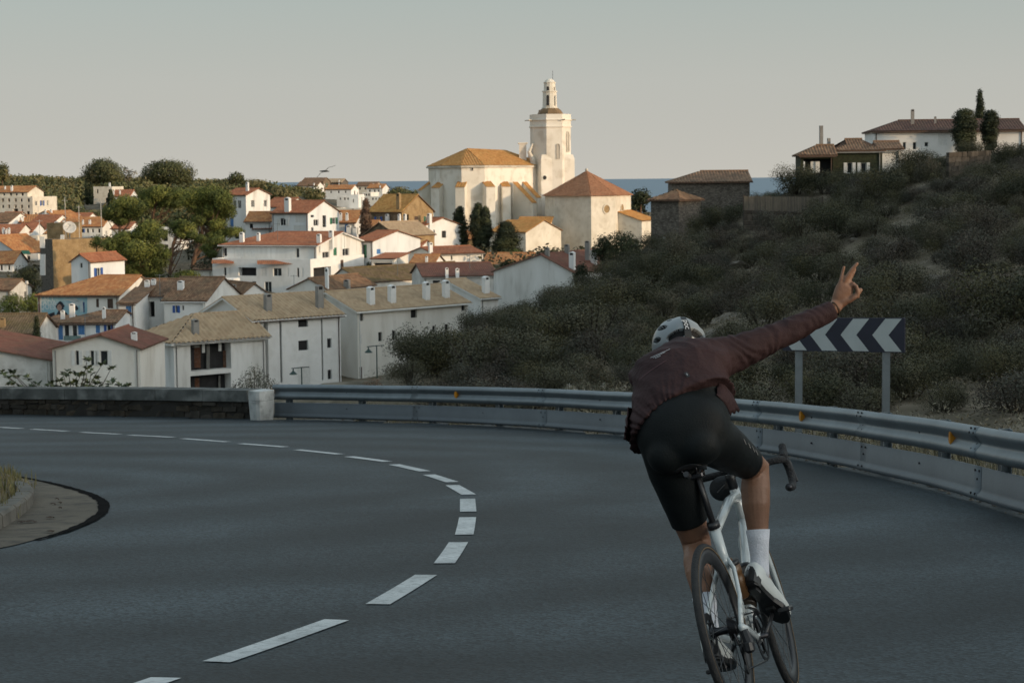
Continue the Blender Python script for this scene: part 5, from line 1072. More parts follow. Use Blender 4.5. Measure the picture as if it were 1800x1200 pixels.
MB().add([(0.2, 0, 2), (4.6, .2, 2.2), (.2, 0, 16), (.2, .06, 2), (4.6, .26, 2.2), (.2, .06, 16)], [(0, 1, 2), (5, 4, 3), (0, 3, 4, 1), (1, 4, 5, 2), (2, 5, 3, 0)]).build('sail', WHITE, b)

for (px, y0, y1, d, lab) in ((150, 553, 583, 196, 'thin television aerial on the blue balcony house'), (281, 482, 506, 212, 'thin television aerial on the loggia house'), (391, 484, 515, 214, 'thin television aerial on the long white house'), (517, 483, 510, 244, 'thin television aerial behind the unfinished building'), (699, 452, 485, 262, 'thin television aerial on the mossy roof'), (826, 446, 476, 250, 'thin television aerial on the dark red roof'), (605, 398, 420, 284, 'thin television aerial on the apartment roof'), (488, 392, 415, 282, 'thin television aerial above the wide red roof')):
    a, b = at(px, y0, d), at(px, y1, d); t = empty('aerial_mast', (b.x, b.y, b.z), 0, lab, 'aerial', 'roof aerials'); h = a.z - b.z
    MB().tube([(0, 0, -1.5), (0, 0, h)], .03, 5).build('mast', GALV, t); m = MB(); m.tube([(-.45, 0, h * .93), (.45, 0, h * .93)], .02, 4)
    for k in range(5): m.tube([(-.4 + .2 * k, -.22, h * .93), (-.4 + .2 * k, .22, h * .93)], .012, 4)
    m.build('antenna', GALV, t)
# ------------------------------------------------------------------ foliage
def leaves(clumps, per, leaf, seed=0, asp=.5, shell=.55, mats=3, out=.6, flat=1.0):
    """leaf-sized faces spread through ellipsoidal clumps: arrays of vertices, quads, material indices"""
    r = np.random.default_rng(seed); V = []; F = []; MI = []; base = 0
    for (c, rad) in clumps:
        rad = np.array(rad if hasattr(rad, '__len__') else (rad,) * 3, float); n = max(8, int(per * (rad[0] * rad[1] * rad[2]) ** (2 / 3)))
        d = r.normal(size=(n, 3)); d /= np.linalg.norm(d, axis=1, keepdims=True); k = 1 - (1 - shell) * r.random((n, 1)) ** 1.5
        lump = 1 + .22 * np.sin(d[:, :1] * 5 + seed) * np.cos(d[:, 1:2] * 6 + 1.7 * seed) + .07 * r.normal(size=(n, 1))
        p = np.array(c) + d * rad * k * lump
        nr = d * out + r.normal(size=(n, 3)) * .42; nr /= np.linalg.norm(nr, axis=1, keepdims=True) + 1e-9
        t = np.cross(nr, r.normal(size=(n, 3))); t /= np.linalg.norm(t, axis=1, keepdims=True) + 1e-9; b = np.cross(nr, t)
        s = leaf * r.uniform(.55, 1.35, (n, 1)); t *= s; b *= s * asp
        V.append(np.stack([p - t, p - b * 1.0, p + t, p + b * 1.0], 1).reshape(-1, 3)); F.append(np.arange(n * 4).reshape(n, 4) + base); base += n * 4
        tone = r.integers(0, mats); m_ = np.where(r.random(n) < .8, tone, r.integers(0, mats, n)); MI.append(m_)
    return np.concatenate(V), np.concatenate(F), np.concatenate(MI)
def leafmat(name, c, c2=None):
    m = pm(name, c, c2 or tuple(x * .65 for x in c), 1.5, .75, spec=.25); return m
PINE = [leafmat('pine_needles', (.135, .16, .04)), leafmat('pine_needles_light', (.21, .225, .055)), leafmat('pine_needles_dark', (.085, .105, .03))]
CYP = [leafmat('cypress_foliage', (.04, .05, .024)), leafmat('cypress_foliage_light', (.06, .07, .032)), leafmat('cypress_foliage_dark', (.025, .033, .017))]
SCR = [leafmat('scrub_leaf_dark', (.048, .052, .029)), leafmat('scrub_leaf_grey', (.088, .086, .056)), leafmat('scrub_leaf_olive', (.082, .077, .037))]
SCD = [leafmat('scrub_dry_leaf', (.125, .108, .075)), leafmat('scrub_dry_twig', (.07, .058, .045)), leafmat('scrub_leaf_grey2', (.07, .072, .055))]
WOOD = [leafmat('woodland_leaf', (.14, .14, .055)), leafmat('woodland_leaf_warm', (.19, .165, .075)), leafmat('woodland_leaf_dark', (.085, .095, .04))]
DEAD = [leafmat('dead_conifer_leaf', (.15, .085, .055)), leafmat('dead_conifer_leaf_dark', (.09, .055, .04)), leafmat('dead_conifer_leaf_pale', (.2, .13, .09))]
PALE = [leafmat('pale_tree_leaf', (.24, .20, .15)), leafmat('pale_tree_twig', (.18, .15, .12)), leafmat('pale_tree_leaf2', (.2, .18, .12))]
BARK = pm('pine_bark', (.16, .095, .06), (.09, .055, .04), 2, .95, .8, 10, .15, c3=(.22, .15, .1), s3=5, f3=.5); BARKD = pm('dark_bark', (.045, .036, .028), (.03, .025, .02), 3, .95, .8, 12)
def tree_px(name, label, d, clumps, trunk, cat='tree', mats=PINE, per=820, leaf=.18, group=None, seed=0, bark=BARK, asp=.35, depthf=1.0, tr=.35, limbs=True):
    """tree measured in the picture: clumps (px, py, rx, ry) at distance d get real depth; trunk a list of (px, py)"""
    s = d / FPX; r = random.Random(seed + 17); b = at(trunk[-1][0], trunk[-1][1], d); g = gz(b.x, b.y); t = empty(name, (b.x, b.y, g), 0, label, cat, group); O = Vector(t.location); cl = []
    if group == 'umbrella pines in the middle of the town': clumps = list(clumps) + [(px + r.uniform(-.6, .6) * rx, py + r.uniform(-.35, .5) * ry, rx * .72, ry * .78) for px, py, rx, ry in clumps for _ in range(2)]; per *= .62
    for (px, py, rx, ry) in clumps: c = at(px, py, d + r.uniform(-1, 1) * rx * s * .9 * depthf) - O; cl.append((c[:], (rx * s * 1.22, (rx + ry) / 2 * s * depthf * 1.1, ry * s * 1.2)))
    V, F, MI = leaves(cl, per, leaf, seed, asp, out=1.1); link(bpy.data.objects.new('crown', np_mesh('crown', V, F, mats, mi=MI)), t)
    P = [at(px, py, d) - O for px, py in trunk]; P.append(Vector((P[-1].x, P[-1].y, -.6))); n = len(P); m = MB(); m.tube(P, [tr * (.35 + .65 * i / (n - 1)) for i in range(n)], 8)
    if limbs:
        for c, rad in cl:
            c = Vector(c); k = r.randrange(0, max(1, n - 2)); a = P[k].lerp(P[k + 1], r.random()); mid = a.lerp(c, .5) + Vector((0, 0, -.1 * (c - a).length)); m.tube([a, mid, c], [tr * .34, tr * .22, tr * .08], 5)
    m.build('trunk', bark, t); return t
PG = 'umbrella pines in the middle of the town'
tree_px('umbrella_pine', 'umbrella pine spreading left of the white villa', 316, [(200, 372, 18, 11), (222, 358, 22, 13), (242, 365, 16, 12), (210, 385, 15, 8), (232, 376, 14, 8), (190, 380, 9, 7)], [(214, 375), (211, 395), (209, 425)], group=PG, seed=1)
tree_px('umbrella_pine', 'umbrella pine with thin dark trunk in front of the white villa', 322, [(258, 345, 18, 12), (280, 340, 20, 12), (300, 346, 18, 13), (318, 344, 14, 12), (265, 358, 14, 9), (288, 356, 14, 8), (310, 358, 12, 8)], [(276, 350), (270, 372), (266, 410)], group=PG, seed=2, tr=.28)
tree_px('umbrella_pine', 'broad tall pine with forked trunk beside the tall white house', 312, [(345, 345, 22, 13), (370, 340, 24, 13), (392, 352, 18, 15), (400, 372, 12, 13), (350, 365, 19, 13), (375, 368, 20, 14), (358, 386, 17, 11), (385, 392, 15, 12), (395, 410, 14, 8), (412, 408, 14, 8), (378, 412, 12, 8), (332, 352, 12, 10)], [(372, 385), (362, 425), (345, 440), (340, 462)], group=PG, seed=3, tr=.5)
tree_px('umbrella_pine', 'big rounded pine reaching down to the mural house roof', 285, [(262, 400, 20, 13), (275, 412, 16, 12), (250, 415, 20, 13), (215, 420, 20, 12), (195, 432, 15, 12), (240, 438, 26, 15), (270, 440, 18, 14), (210, 455, 22, 13), (250, 462, 24, 14), (280, 460, 14, 12), (225, 476, 22, 11), (265, 478, 20, 9), (292, 446, 8, 8), (200, 472, 12, 9)], [(245, 440), (246, 470), (248, 492)], group=PG, seed=4, tr=.4)
tree_px('umbrella_pine', 'small pine with reddish leaning trunk in the yard', 296, [(315, 395, 14, 9), (330, 402, 14, 10), (308, 408, 12, 8), (336, 412, 10, 7), (350, 420, 12, 7), (322, 414, 10, 6)], [(312, 408), (304, 428), (300, 460), (298, 490)], group=PG, seed=5, tr=.36)
tree_px('umbrella_pine', 'low dark pine between the yard and the apartment block', 292, [(378, 424, 14, 9), (365, 436, 12, 8), (392, 430, 10, 7), (372, 446, 10, 7)], [(372, 436), (371, 450), (370, 470)], group=PG, seed=6, mats=[PINE[2], PINE[0], PINE[2]])
RP = 'trees on the wooded ridge'
tree_px('round_pine', 'large round pine standing up on the wooded ridge', 620, [(182, 303, 29, 19), (166, 308, 16, 14), (198, 309, 15, 13), (181, 292, 18, 11)], [(182, 315), (182, 335)], group=RP, seed=7, per=120, leaf=.42, mats=WOOD)
tree_px('round_pine', 'broad domed pine highest on the wooded ridge', 640, [(296, 304, 38, 19), (275, 310, 22, 13), (318, 310, 19, 14), (292, 294, 24, 10), (262, 318, 14, 9)], [(296, 315), (296, 335)], group=RP, seed=8, per=120, leaf=.42, mats=WOOD)
tree_px('bare_tree', 'pale half bare tree between the two domed pines', 630, [(222, 302, 7, 7), (232, 305, 8, 7), (226, 312, 9, 6), (218, 312, 6, 5)], [(227, 310), (227, 325)], group=RP, seed=9, per=22, leaf=.5, mats=PALE, bark=BARK, tr=.3)
for i, (px, py, rx, ry, lab) in enumerate([(415, 312, 12, 8, 'small ragged tree on the ridge skyline above the tall white house'), (4, 302, 9, 14, 'dark tree at the far end of the ridge skyline'), (60, 352, 16, 11, 'rounded tree beside the terraced apartments'), (85, 362, 14, 10, 'rounded tree behind the broad gable house'), (110, 345, 20, 12, 'spreading tree below the flat roofed villa'), (135, 372, 18, 13, 'spreading tree above the satellite dish'), (165, 366, 16, 12, 'rounded tree left of the pines'), (125, 330, 18, 11, 'bushy tree left of the flat roofed villa'), (720, 345, 24, 9, 'dark coastal tree beside the church apse'), (700, 337, 16, 8, 'low coastal tree in front of the sea'), (240, 336, 14, 9, 'bushy tree right of the low annex'), (385, 327, 16, 9, 'bushy tree behind the tall pine'), (445, 325, 18, 9, 'bushy tree behind the tall white house'), (490, 340, 18, 10, 'shrubby tree below the headland villas'), (1126, 346, 15, 13, 'dark tree between the chapel and the stone tower'), (1118, 362, 12, 9, 'small tree behind the chapel annex')]):
    d = 620 if px < 460 else 520
    if px > 1000: d = 440
    tree_px('ridge_tree', lab, d, [(px, py, rx, ry), (px - rx * .55, py + ry * .4, rx * .6, ry * .7), (px + rx * .55, py + ry * .35, rx * .6, ry * .7)], [(px, py + ry * .3), (px, py + ry * 1.3)], group=RP, seed=30 + i, per=110, leaf=.42, mats=WOOD if px < 1000 else CYP)
# the wood that covers the ridge: one mass
cl = []; r = random.Random(44)
for _ in range(2300):
    px = r.uniform(-80, 560); d = r.uniform(470, 900); x = (px - 900) / FPX * d
    if (px > 480 and d < 600) or (140 < px < 215 and 500 < d < 575) or (480 < px and d > 680): continue
    if px < 60 and d < 520: continue
    cl.append((x, d, r.uniform(1.3, 2.6) * (1.25 if d < 650 else 1)))
zz = ground(np.array([c[0] for c in cl]), np.array([c[1] for c in cl]))
V, F, MI = leaves([((x, y, z + s * .55), (s * 1.15, s * 1.15, s)) for (x, y, s), z in zip(cl, zz)], 16, .55, 5, .6)
tag(link(bpy.data.objects.new('ridge_wood', np_mesh('ridge_wood', V, F, WOOD, mi=MI))), 'dense wood covering the ridge behind the town', 'woodland', kind='stuff')
# green between the houses
cl = []; r = random.Random(45)
for _ in range(420):
    px = r.uniform(-20, 1150); d = r.uniform(240, 460); x = (px - 900) / FPX * d; cl.append((x, d, r.uniform(.5, 1.6)))
zz = ground(np.array([c[0] for c in cl]), np.array([c[1] for c in cl]))
V, F, MI = leaves([((x, y, z + s * .4), (s * 1.2, s * 1.2, s)) for (x, y, s), z in zip(cl, zz)], 26, .35, 6, .6)
tag(link(bpy.data.objects.new('garden_green', np_mesh('garden_green', V, F, SCR, mi=MI))), 'low garden greenery between the town houses', 'greenery', kind='stuff')
# cypresses
def cypress(label, px, yt, yb, hw, d, mats=CYP, group='cypresses', seed=0, round_=False, name='cypress', tops=1):
    a, b = at(px, yt, d), at(px, yb, d); g = min(b.z, max(gz(b.x, b.y), b.z - 3)); t = empty(name, (b.x, b.y, g), 0, label, 'tree', group); H = a.z - g; w = hw * 1.3 * d / FPX; cl = []; r = random.Random(seed); n = 10
    for k in range(n):
        u = (k + .5) / n; rad = w * (math.sin(min(1, u * 2.2 + .35) * math.pi / 2) * (1 - max(0, u - .45) ** 1.4 * 1.35) if not round_ else (.45 + .55 * math.sin(u * math.pi * .86)))
        for q in range(tops): cl.append(((r.uniform(-.12, .12) * w + (q - (tops - 1) / 2) * w * .7 * (u > .4), r.uniform(-.12, .12) * w, H * (.06 + .94 * u) * (1 - .08 * q)), (max(rad, .12) * (1 if tops == 1 else .8), max(rad, .12), H / n * .95)))
    V, F, MI = leaves(cl, 900 * (300 / d) ** 1.6 + 60, max(.07, d * .0005), seed, .5, .6, out=1.0); link(bpy.data.objects.new('crown', np_mesh('crown', V, F, mats, mi=MI)), t)
    MB().tube([(0, 0, -.5), (0, 0, H * .5), (0, 0, H * .9)], [.16, .12, .04], 7).build('trunk', BARKD, t); return t
cypress('slender cypress nearest the white corner house below the church', 808, 366, 446, 12, 345, seed=1)
cypress('taller twin topped cypress standing in the middle below the church', 846, 360, 452, 15, 343, seed=2, tops=2)
cypress('broad conical cypress beside the sacristy', 890, 392, 460, 19, 340, seed=3, name='conifer')
cypress('brown dead conifer beside the rubble stone house', 643, 352, 412, 9, 322, DEAD, seed=4, group=None, name='dead_conifer')
cypress('dark slim cypress left of the flat roofed villa', 153, 320, 348, 3.5, 556, seed=5); cypress('dark slim cypress touching the flat roofed villa', 160, 322, 348, 3.5, 554, seed=6); cypress('small cypress in front of the low annex', 195, 334, 354, 4.5, 542, seed=7); cypress('small cypress below the ridge trees', 125, 365, 392, 4, 470, seed=8)
cypress('tall thin cypress on the hilltop behind the farmhouse', 1722, 160, 212, 7.5, 215, seed=9)
cypress('thick clipped tree in front of the white farmhouse', 1694, 195, 270, 17, 192, seed=10, round_=True, name='clipped_tree', group=None)
cypress('smaller clipped tree right of the thick clipped one', 1740, 197, 243, 13, 194, seed=11, round_=True, name='clipped_tree', group=None)
cypress('small dark conifer beside the blue balcony house', 66, 558, 606, 7, 178, seed=12, name='conifer', group=None)
# bushes in the town
for i, (px, py, rx, ry, d, lab, mt) in enumerate([(46, 490, 26, 24, 285, 'dense dark hedge beside the stone block', CYP), (20, 535, 26, 20, 245, 'yellowish green bush below the globe lamp', PINE), (56, 532, 18, 18, 250, 'bright green bush in front of the dark hedge', PINE), (1092, 442, 42, 36, 215, 'big dark tree on the hill edge below the chapel', CYP), (1060, 436, 20, 24, 214, 'dark bush close to the left of the big dark tree', CYP), (1022, 482, 16, 20, 190, 'dark bush at the foot of the hillside gable house', CYP), (170, 425, 12, 12, 290, 'bush growing beside the stone block', PINE), (893, 464, 15, 9, 262, 'dark bush behind the low orange roof', CYP), (365, 470, 30, 14, 285, 'dark shrubs in the yard below the pines', CYP), (328, 484, 26, 10, 280, 'low shrubs on the yard bank', PINE), (548, 505, 22, 6, 246, 'potted shrubs on the terrace below the apartments', CYP), (905, 446, 12, 10, 335, 'bush at the foot of the broad cypress', PINE)]):
    tree_px('town_bush' if ry < 26 else 'hill_tree', lab, d, [(px, py, rx * .75, ry * .8), (px - rx * .5, py + ry * .3, rx * .5, ry * .6), (px + rx * .5, py + ry * .25, rx * .5, ry * .6), (px + rx * .1, py - ry * .4, rx * .5, ry * .5)], [(px, py + ry * .3), (px, py + ry)], cat='bush' if ry < 26 else 'tree', mats=mt, seed=60 + i, per=420 if d < 300 else 260, leaf=.16, bark=BARKD, tr=.14)

# ------------------------------------------------------------------ scrub on the shaded hillside
def hit(px, py, d0=24, d1=260):
    r = ray(px, py); ds = np.linspace(d0, d1, 340); P = np.array(CAM)[None] + np.array(r)[None] * (ds / r.y)[:, None]; g = ground(P[:, 0], P[:, 1]); k = np.argmax(P[:, 2] < g)
    return None if not (P[:, 2] < g).any() else Vector(P[k])
bush = []; r = random.Random(9)
for v in range(8):
    cl = [((0, 0, .42), (.62, .62, .46))]
    for _ in range(r.randint(4, 7)): a = r.uniform(0, 6.28); q = r.uniform(.3, .7); s = r.uniform(.26, .46); cl.append(((math.cos(a) * q, math.sin(a) * q, r.uniform(.2, .72)), (s, s, s * r.uniform(.75, 1))))
    mats = [SCR, SCR, SCR, [SCR[0], SCR[2], SCR[0]], SCD, [SCR[1], SCD[0], SCR[2]], [SCR[1], SCR[1], SCR[2]], SCD][v]
    V, F, MI = leaves(cl, 9500, .020, 100 + v, .5, .45, out=.9); cm = np_mesh('foliage', V, F, mats, mi=MI)
    m = MB()
    for _ in range(9): a = r.uniform(0, 6.28); q = r.uniform(.2, .6); m.tube([(0, 0, -.25), (math.cos(a) * q * .4, math.sin(a) * q * .4, .2), (math.cos(a) * q, math.sin(a) * q, r.uniform(.4, .8))], [.035, .022, .008], 4)
    bush.append((cm, m.mesh('stems', BARKD), ['dark green scrub bush growing on the shaded hillside', 'dark green scrub bush growing on the shaded hillside', 'dark green scrub bush growing on the shaded hillside', 'very dark green scrub bush on the shaded hillside', 'dry brownish scrub bush on the shaded hillside', 'mixed grey and brown scrub bush on the shaded hillside', 'grey green scrub bush on the shaded hillside', 'dry brownish scrub bush on the shaded hillside'][v]))
def place_bush(p, s, v, label=None, sz=1.0, group='scrub bushes on the shaded hillside'):
    t = empty('scrub_bush', p, r.uniform(0, 6.28), label or bush[v][2], 'bush', group); t.scale = (s, s, s * sz)
    link(bpy.data.objects.new('foliage', bush[v][0]), t); link(bpy.data.objects.new('stems', bush[v][1]), t); return t
spots = []
for (px, py, s, v) in [(755, 650, 2.3, 0), (722, 664, 1.4, 6), (780, 640, 2.4, 1), (810, 650, 2.6, 2), (850, 660, 2.4, 6), (880, 580, 2.0, 0), (940, 545, 1.9, 1), (1040, 600, 2.8, 6), (1090, 560, 2.6, 0), (900, 640, 2.4, 6), (960, 620, 2.4, 0), (1010, 560, 2.2, 3), (1070, 510, 2.0, 3), (1150, 480, 2.0, 0), (1270, 390, 2.6, 3), (1240, 410, 2.4, 0), (1350, 330, 3.0, 3), (1400, 330, 2.8, 0), (1320, 330, 2.6, 6), (1450, 330, 2.6, 3), (1500, 330, 2.4, 1), (1620, 300, 2.8, 3), (1770, 285, 2.6, 3), (1470, 410, 2.6, 3), (1780, 590, 2.2, 0), (1440, 490, 2.2, 3), (1590, 315, 2.2, 0)]:
    p = hit(px, py + 14)
    if p: spots.append(p); place_bush(p, s, v, sz=.9)
for k, px in enumerate(range(1322, 1640, 22)):
    d = 160 + (k % 3) * 3; x = (px - 900) / FPX * d; p = Vector((x, d, gz(x, d) - .2)); spots.append(p); place_bush(p - Vector((0, 0, .3)), r.uniform(1.3, 1.8), (3, 0, 3, 1)[k % 4], 'dense dark hedge shrub below the ivy covered house', .95, 'hedge shrubs below the ivy house')
tries = 0
while len(spots) < 300 and tries < 6000:
    tries += 1; u = r.random(); px = 715 + 1105 * r.random() ** .8; top = 690 - (px - 640) * .5 if px < 1140 else (440 - (px - 1140) * .30); top = max(top, 285); py = top + (735 - top) * r.random() ** 1.15
    p = hit(px, py)
    if p is None or p.y < 25 or p.y > 175: continue
    if 1140 < px < 1320 and p.y > 150 and py < 440: continue
    if 1300 < px < 1460 and 330 < py < 410: continue
    s = r.uniform(.7, 1.5) * (.75 + p.y / 120.0); s = min(s, 2.6)
    if any((q - p).length < (s + .6) * .75 for q in spots): continue
    cell = mnoise.noise(Vector((p.x * .09, p.y * .06, 3.1)))
    if cell < -.02 and r.random() < (.85 if p.y < 95 else .35): continue
    spots.append(p); v = r.choice([0, 1, 2, 3, 4, 5, 6, 6, 7]) if cell > .1 else r.choice([0, 4, 5, 6, 7, 1]); place_bush(p - Vector((0, 0, .08)), s, v, sz=r.uniform(.75, 1.05))
# low herb layer, grass and twigs between the bushes: one mass
gx_, gy_, gs_ = [], [], []
for _ in range(6400):
    d = 24 + 150 * r.random() ** 1.6; px = r.uniform(660, 2150); gx_.append((px - 900) / FPX * d); gy_.append(d); gs_.append(r.uniform(.14, .42) * (.7 + d / 110))
gx_, gy_ = np.array(gx_), np.array(gy_); dd = poly_dist(OUTER, gx_, gy_); zz = ground(gx_, gy_); k = dd > 1.0
V, F, MI = leaves([((x, y, z + s * .25), (s * 1.5, s * 1.5, s * .7)) for x, y, z, s, q in zip(gx_, gy_, zz, gs_, k) if q], 190, .038, 12, .35)
tag(link(bpy.data.objects.new('herb_layer', np_mesh('herb_layer', V, F, [leafmat('herb_dry', (.19, .165, .11)), leafmat('herb_straw', (.25, .22, .155)), leafmat('herb_dull', (.12, .112, .075))], mi=MI % 3))), 'low herbs and dry twigs between the hillside bushes', 'undergrowth', kind='stuff')
# rocks
ROCK = pm('hill_rock', (.20, .175, .145), (.11, .098, .082), 1.4, .92, .9, 5, .2, c3=(.28, .25, .21), s3=3, f3=.6); rk = []
for v in range(5):
    bm = bmesh.new(); bmesh.ops.create_icosphere(bm, subdivisions=2, radius=1)
    for q in bm.verts:
        n_ = mnoise.noise(q.co * 1.1 + Vector((v * 7, 0, 0))); q.co *= 1 + .55 * n_; q.co.z *= .55; q.co.x *= 1.35
        q.co.x = round(q.co.x * 3.2) / 3.2 * .6 + q.co.x * .4; q.co.z = round(q.co.z * 4) / 4 * .5 + q.co.z * .5
    me = bpy.data.meshes.new('rock'); bm.to_mesh(me); bm.free(); me.materials.append(ROCK); rk.append(me)
def place_rock(px, py, s, lab='grey brown rock outcrop among the hillside bushes'):
    p = hit(px, py)
    if p is None: return
    o = link(bpy.data.objects.new('rock', r.choice(rk))); o.location = p + Vector((0, 0, -.05)); o.scale = (s, s, s * r.uniform(.6, 1)); o.rotation_euler = (r.uniform(-.3, .3), r.uniform(-.3, .3), r.uniform(0, 6.28)); tag(o, lab, 'rock', 'rocks on the shaded hillside')
for (px, py, s) in [(1200, 545, .9), (1170, 552, .7), (1230, 540, .8), (1150, 560, .6), (1280, 690, .6), (945, 545, 1.1), (960, 560, .9), (975, 540, 1.0), (990, 520, 1.2), (950, 590, 1.0), (965, 605, 1.1), (955, 620, .9), (940, 600, .8), (1050, 480, 1.2), (1080, 470, 1.0), (1100, 480, .9), (1360, 400, 1.2), (1470, 420, 1.0), (1400, 690, .45), (1440, 655, .45), (1590, 640, .5), (1570, 655, .4), (1610, 650, .35), (1700, 660, .35), (1560, 690, .4), (1130, 600, .7), (1260, 590, .6), (1290, 560, .7), (1500, 560, .6), (1650, 500, .7), (1720, 470, .7), (1560, 440, .9), (1300, 470, .8), (1230, 470, .9), (880, 610, .9), (870, 635, .7)]: place_rock(px, py, s)
for _ in range(90): place_rock(r.uniform(860, 1800), r.uniform(380, 730), r.uniform(.12, .4))
# olive bush, fig tree and pale weeds just behind the wall and rail
pb2 = at(447, 676, 44.5); g = gz(pb2.x, pb2.y); t = empty('olive_bush', (pb2.x, pb2.y, g), 0, 'grey green olive bush behind the end of the parapet wall', 'bush'); O = Vector(t.location); cl = []; r2 = random.Random(2); st = MB()
for (px, py) in [(420, 680), (430, 668), (440, 660), (447, 653), (456, 660), (464, 668), (474, 676), (452, 674), (436, 678), (482, 682), (412, 684), (444, 686), (462, 684), (470, 690), (428, 690)]:
    c = at(px, py, 44.5 + r2.uniform(-.6, .6)) - O; cl.append((c[:], (.16, .16, .19))); st.tube([Vector((0, 0, -.1)), c * .5 + Vector((0, 0, .1)), c + Vector((0, 0, .12))], [.022, .014, .004], 4)
V, F, MI = leaves(cl, 3600, .032, 3, .28); link(bpy.data.objects.new('foliage', np_mesh('foliage', V, F, [SCR[1], leafmat('olive_leaf', (.11, .12, .095)), SCR[2]], mi=MI)), t); st.build('stems', BARKD, t)
FIGL = [pm('fig_leaf_%d' % i, c, tuple(x * .6 for x in c), 9, .6, .3, 30, .35) for i, c in enumerate([(.045, .07, .025), (.065, .085, .032), (.035, .05, .02)])]
fm = []
for i in range(3):
    m = MB(); pts = []
    for a, q in [(-2.6, .35), (-1.9, .8), (-1.35, .42), (-.75, 1.0), (-.35, .5), (0, 1.1), (.35, .5), (.75, 1.0), (1.35, .42), (1.9, .8), (2.6, .35)]: pts.append((math.sin(a) * q * .105, math.cos(a) * q * .105 + .05, .012 * math.cos(a * 2) - .02 * q))
    m.add(pts + [(0, 0, 0), (0, .05, .012)], [(k, k + 1, 12) for k in range(10)] + [(11, 0, 12), (10, 11, 12)]); fm.append(m.mesh('leaf', FIGL[i]))
p0 = at(120, 690, 49); fig = empty('fig_tree', (p0.x, p0.y, gz(p0.x, p0.y)), 0, 'sprawling young fig tree with big lobed leaves behind the parapet', 'tree'); O = Vector(fig.location); r2 = random.Random(6)
tips = [(5, 655), (12, 662), (22, 655), (30, 662), (48, 665), (20, 676), (35, 682), (55, 684), (75, 684), (95, 680), (104, 668), (112, 660), (120, 655), (102, 682), (118, 676), (130, 674), (135, 660), (143, 656), (150, 672), (155, 646), (153, 634), (160, 655), (168, 668), (172, 676), (180, 640), (196, 646), (195, 672), (186, 683), (212, 677), (226, 680), (217, 684), (160, 682), (142, 684), (88, 676), (66, 676)]
for j, (px, py) in enumerate(tips):
    d = 48.8 + r2.uniform(-.8, .8); c = at(px, py, d) - O; root = at(120 + (px - 120) * .45, 700, 49) - O; mid = root.lerp(c, .6) + Vector((r2.uniform(-.08, .08), 0, -.06)); MB().tube([root, mid, c], [.018, .012, .006], 5).build('branch', BARKD, fig)
    for q in range(5):
        o = link(bpy.data.objects.new('leaf', fm[r2.randrange(3)]), fig); a = 6.28 * q / 5 + r2.uniform(-.4, .4); o.location = c + Vector((0, 0, r2.uniform(-.05, .05))); o.rotation_euler = (r2.uniform(.1, .9), r2.uniform(-.4, .4), a); s = r2.uniform(.8, 1.35); o.scale = (s, s, s)
WEED = [leafmat('pale_weed_flower', (.34, .33, .29)), leafmat('pale_weed_stem', (.16, .15, .11)), leafmat('pale_weed_leaf', (.10, .105, .07))]
for i, (px, py, d, w, h, lab) in enumerate([(1040, 680, 35, 34, 10, 'pale flowering weeds showing above the guard rail'), (1085, 688, 34, 16, 8, 'pale seed heads beside the cyclist and the guard rail'), (1000, 682, 36.5, 12, 7, 'small clump of pale weeds behind the rail'), (655, 672, 44, 16, 8, 'reddish dry weeds at the foot of the long terrace')]):
    p = at(px, py + 14, d); g = gz(p.x, p.y); s = d / FPX; t = empty('weed_clump', (p.x, p.y, g), 0, lab, 'weeds', None); O = Vector(t.location); r2 = random.Random(i); cl = []; st = MB()
    for _ in range(26): c = at(px + r2.uniform(-w, w), py + r2.uniform(-h, h) * .8, d + r2.uniform(-.4, .4)) - O; cl.append((c[:], (.05, .05, .06))); st.tube([Vector((c.x * .7, c.y * .7, -.1)), c], [.008, .003], 3)
    V, F, MI = leaves(cl, 5200, .017, 70 + i, .5); tag(link(bpy.data.objects.new('flowers', np_mesh('flowers', V, F, WEED if i < 3 else DEAD, mi=MI)), t), kind='stuff'); st.build('stems', WEED[1], t)
# dry grass tufts behind the rail
gp = []; r2 = random.Random(8); rp2 = resample(RAIL, .3)
for i in range(1, len(rp2) - 1):
    t = (rp2[i + 1] - rp2[i - 1]).normalized(); nn = Vector((-t.y, t.x, 0))
    for _ in range(34):
        q = rp2[i] + nn * (.45 + abs(r2.gauss(0, 1.1))) + t * r2.uniform(-.2, .2); gp.append((q.x, q.y))
za = ground(np.array([q[0] for q in gp]), np.array([q[1] for q in gp])); grass_patch('verge_grass', [(x, y, z) for (x, y), z in zip(gp, za)], .08, .5, 'dry grass growing behind the guard rail', pm('verge_dry_grass', (.16, .14, .08), (.09, .085, .05), 2, .85, c3=(.22, .2, .14), s3=6, f3=.6), 9, .007)
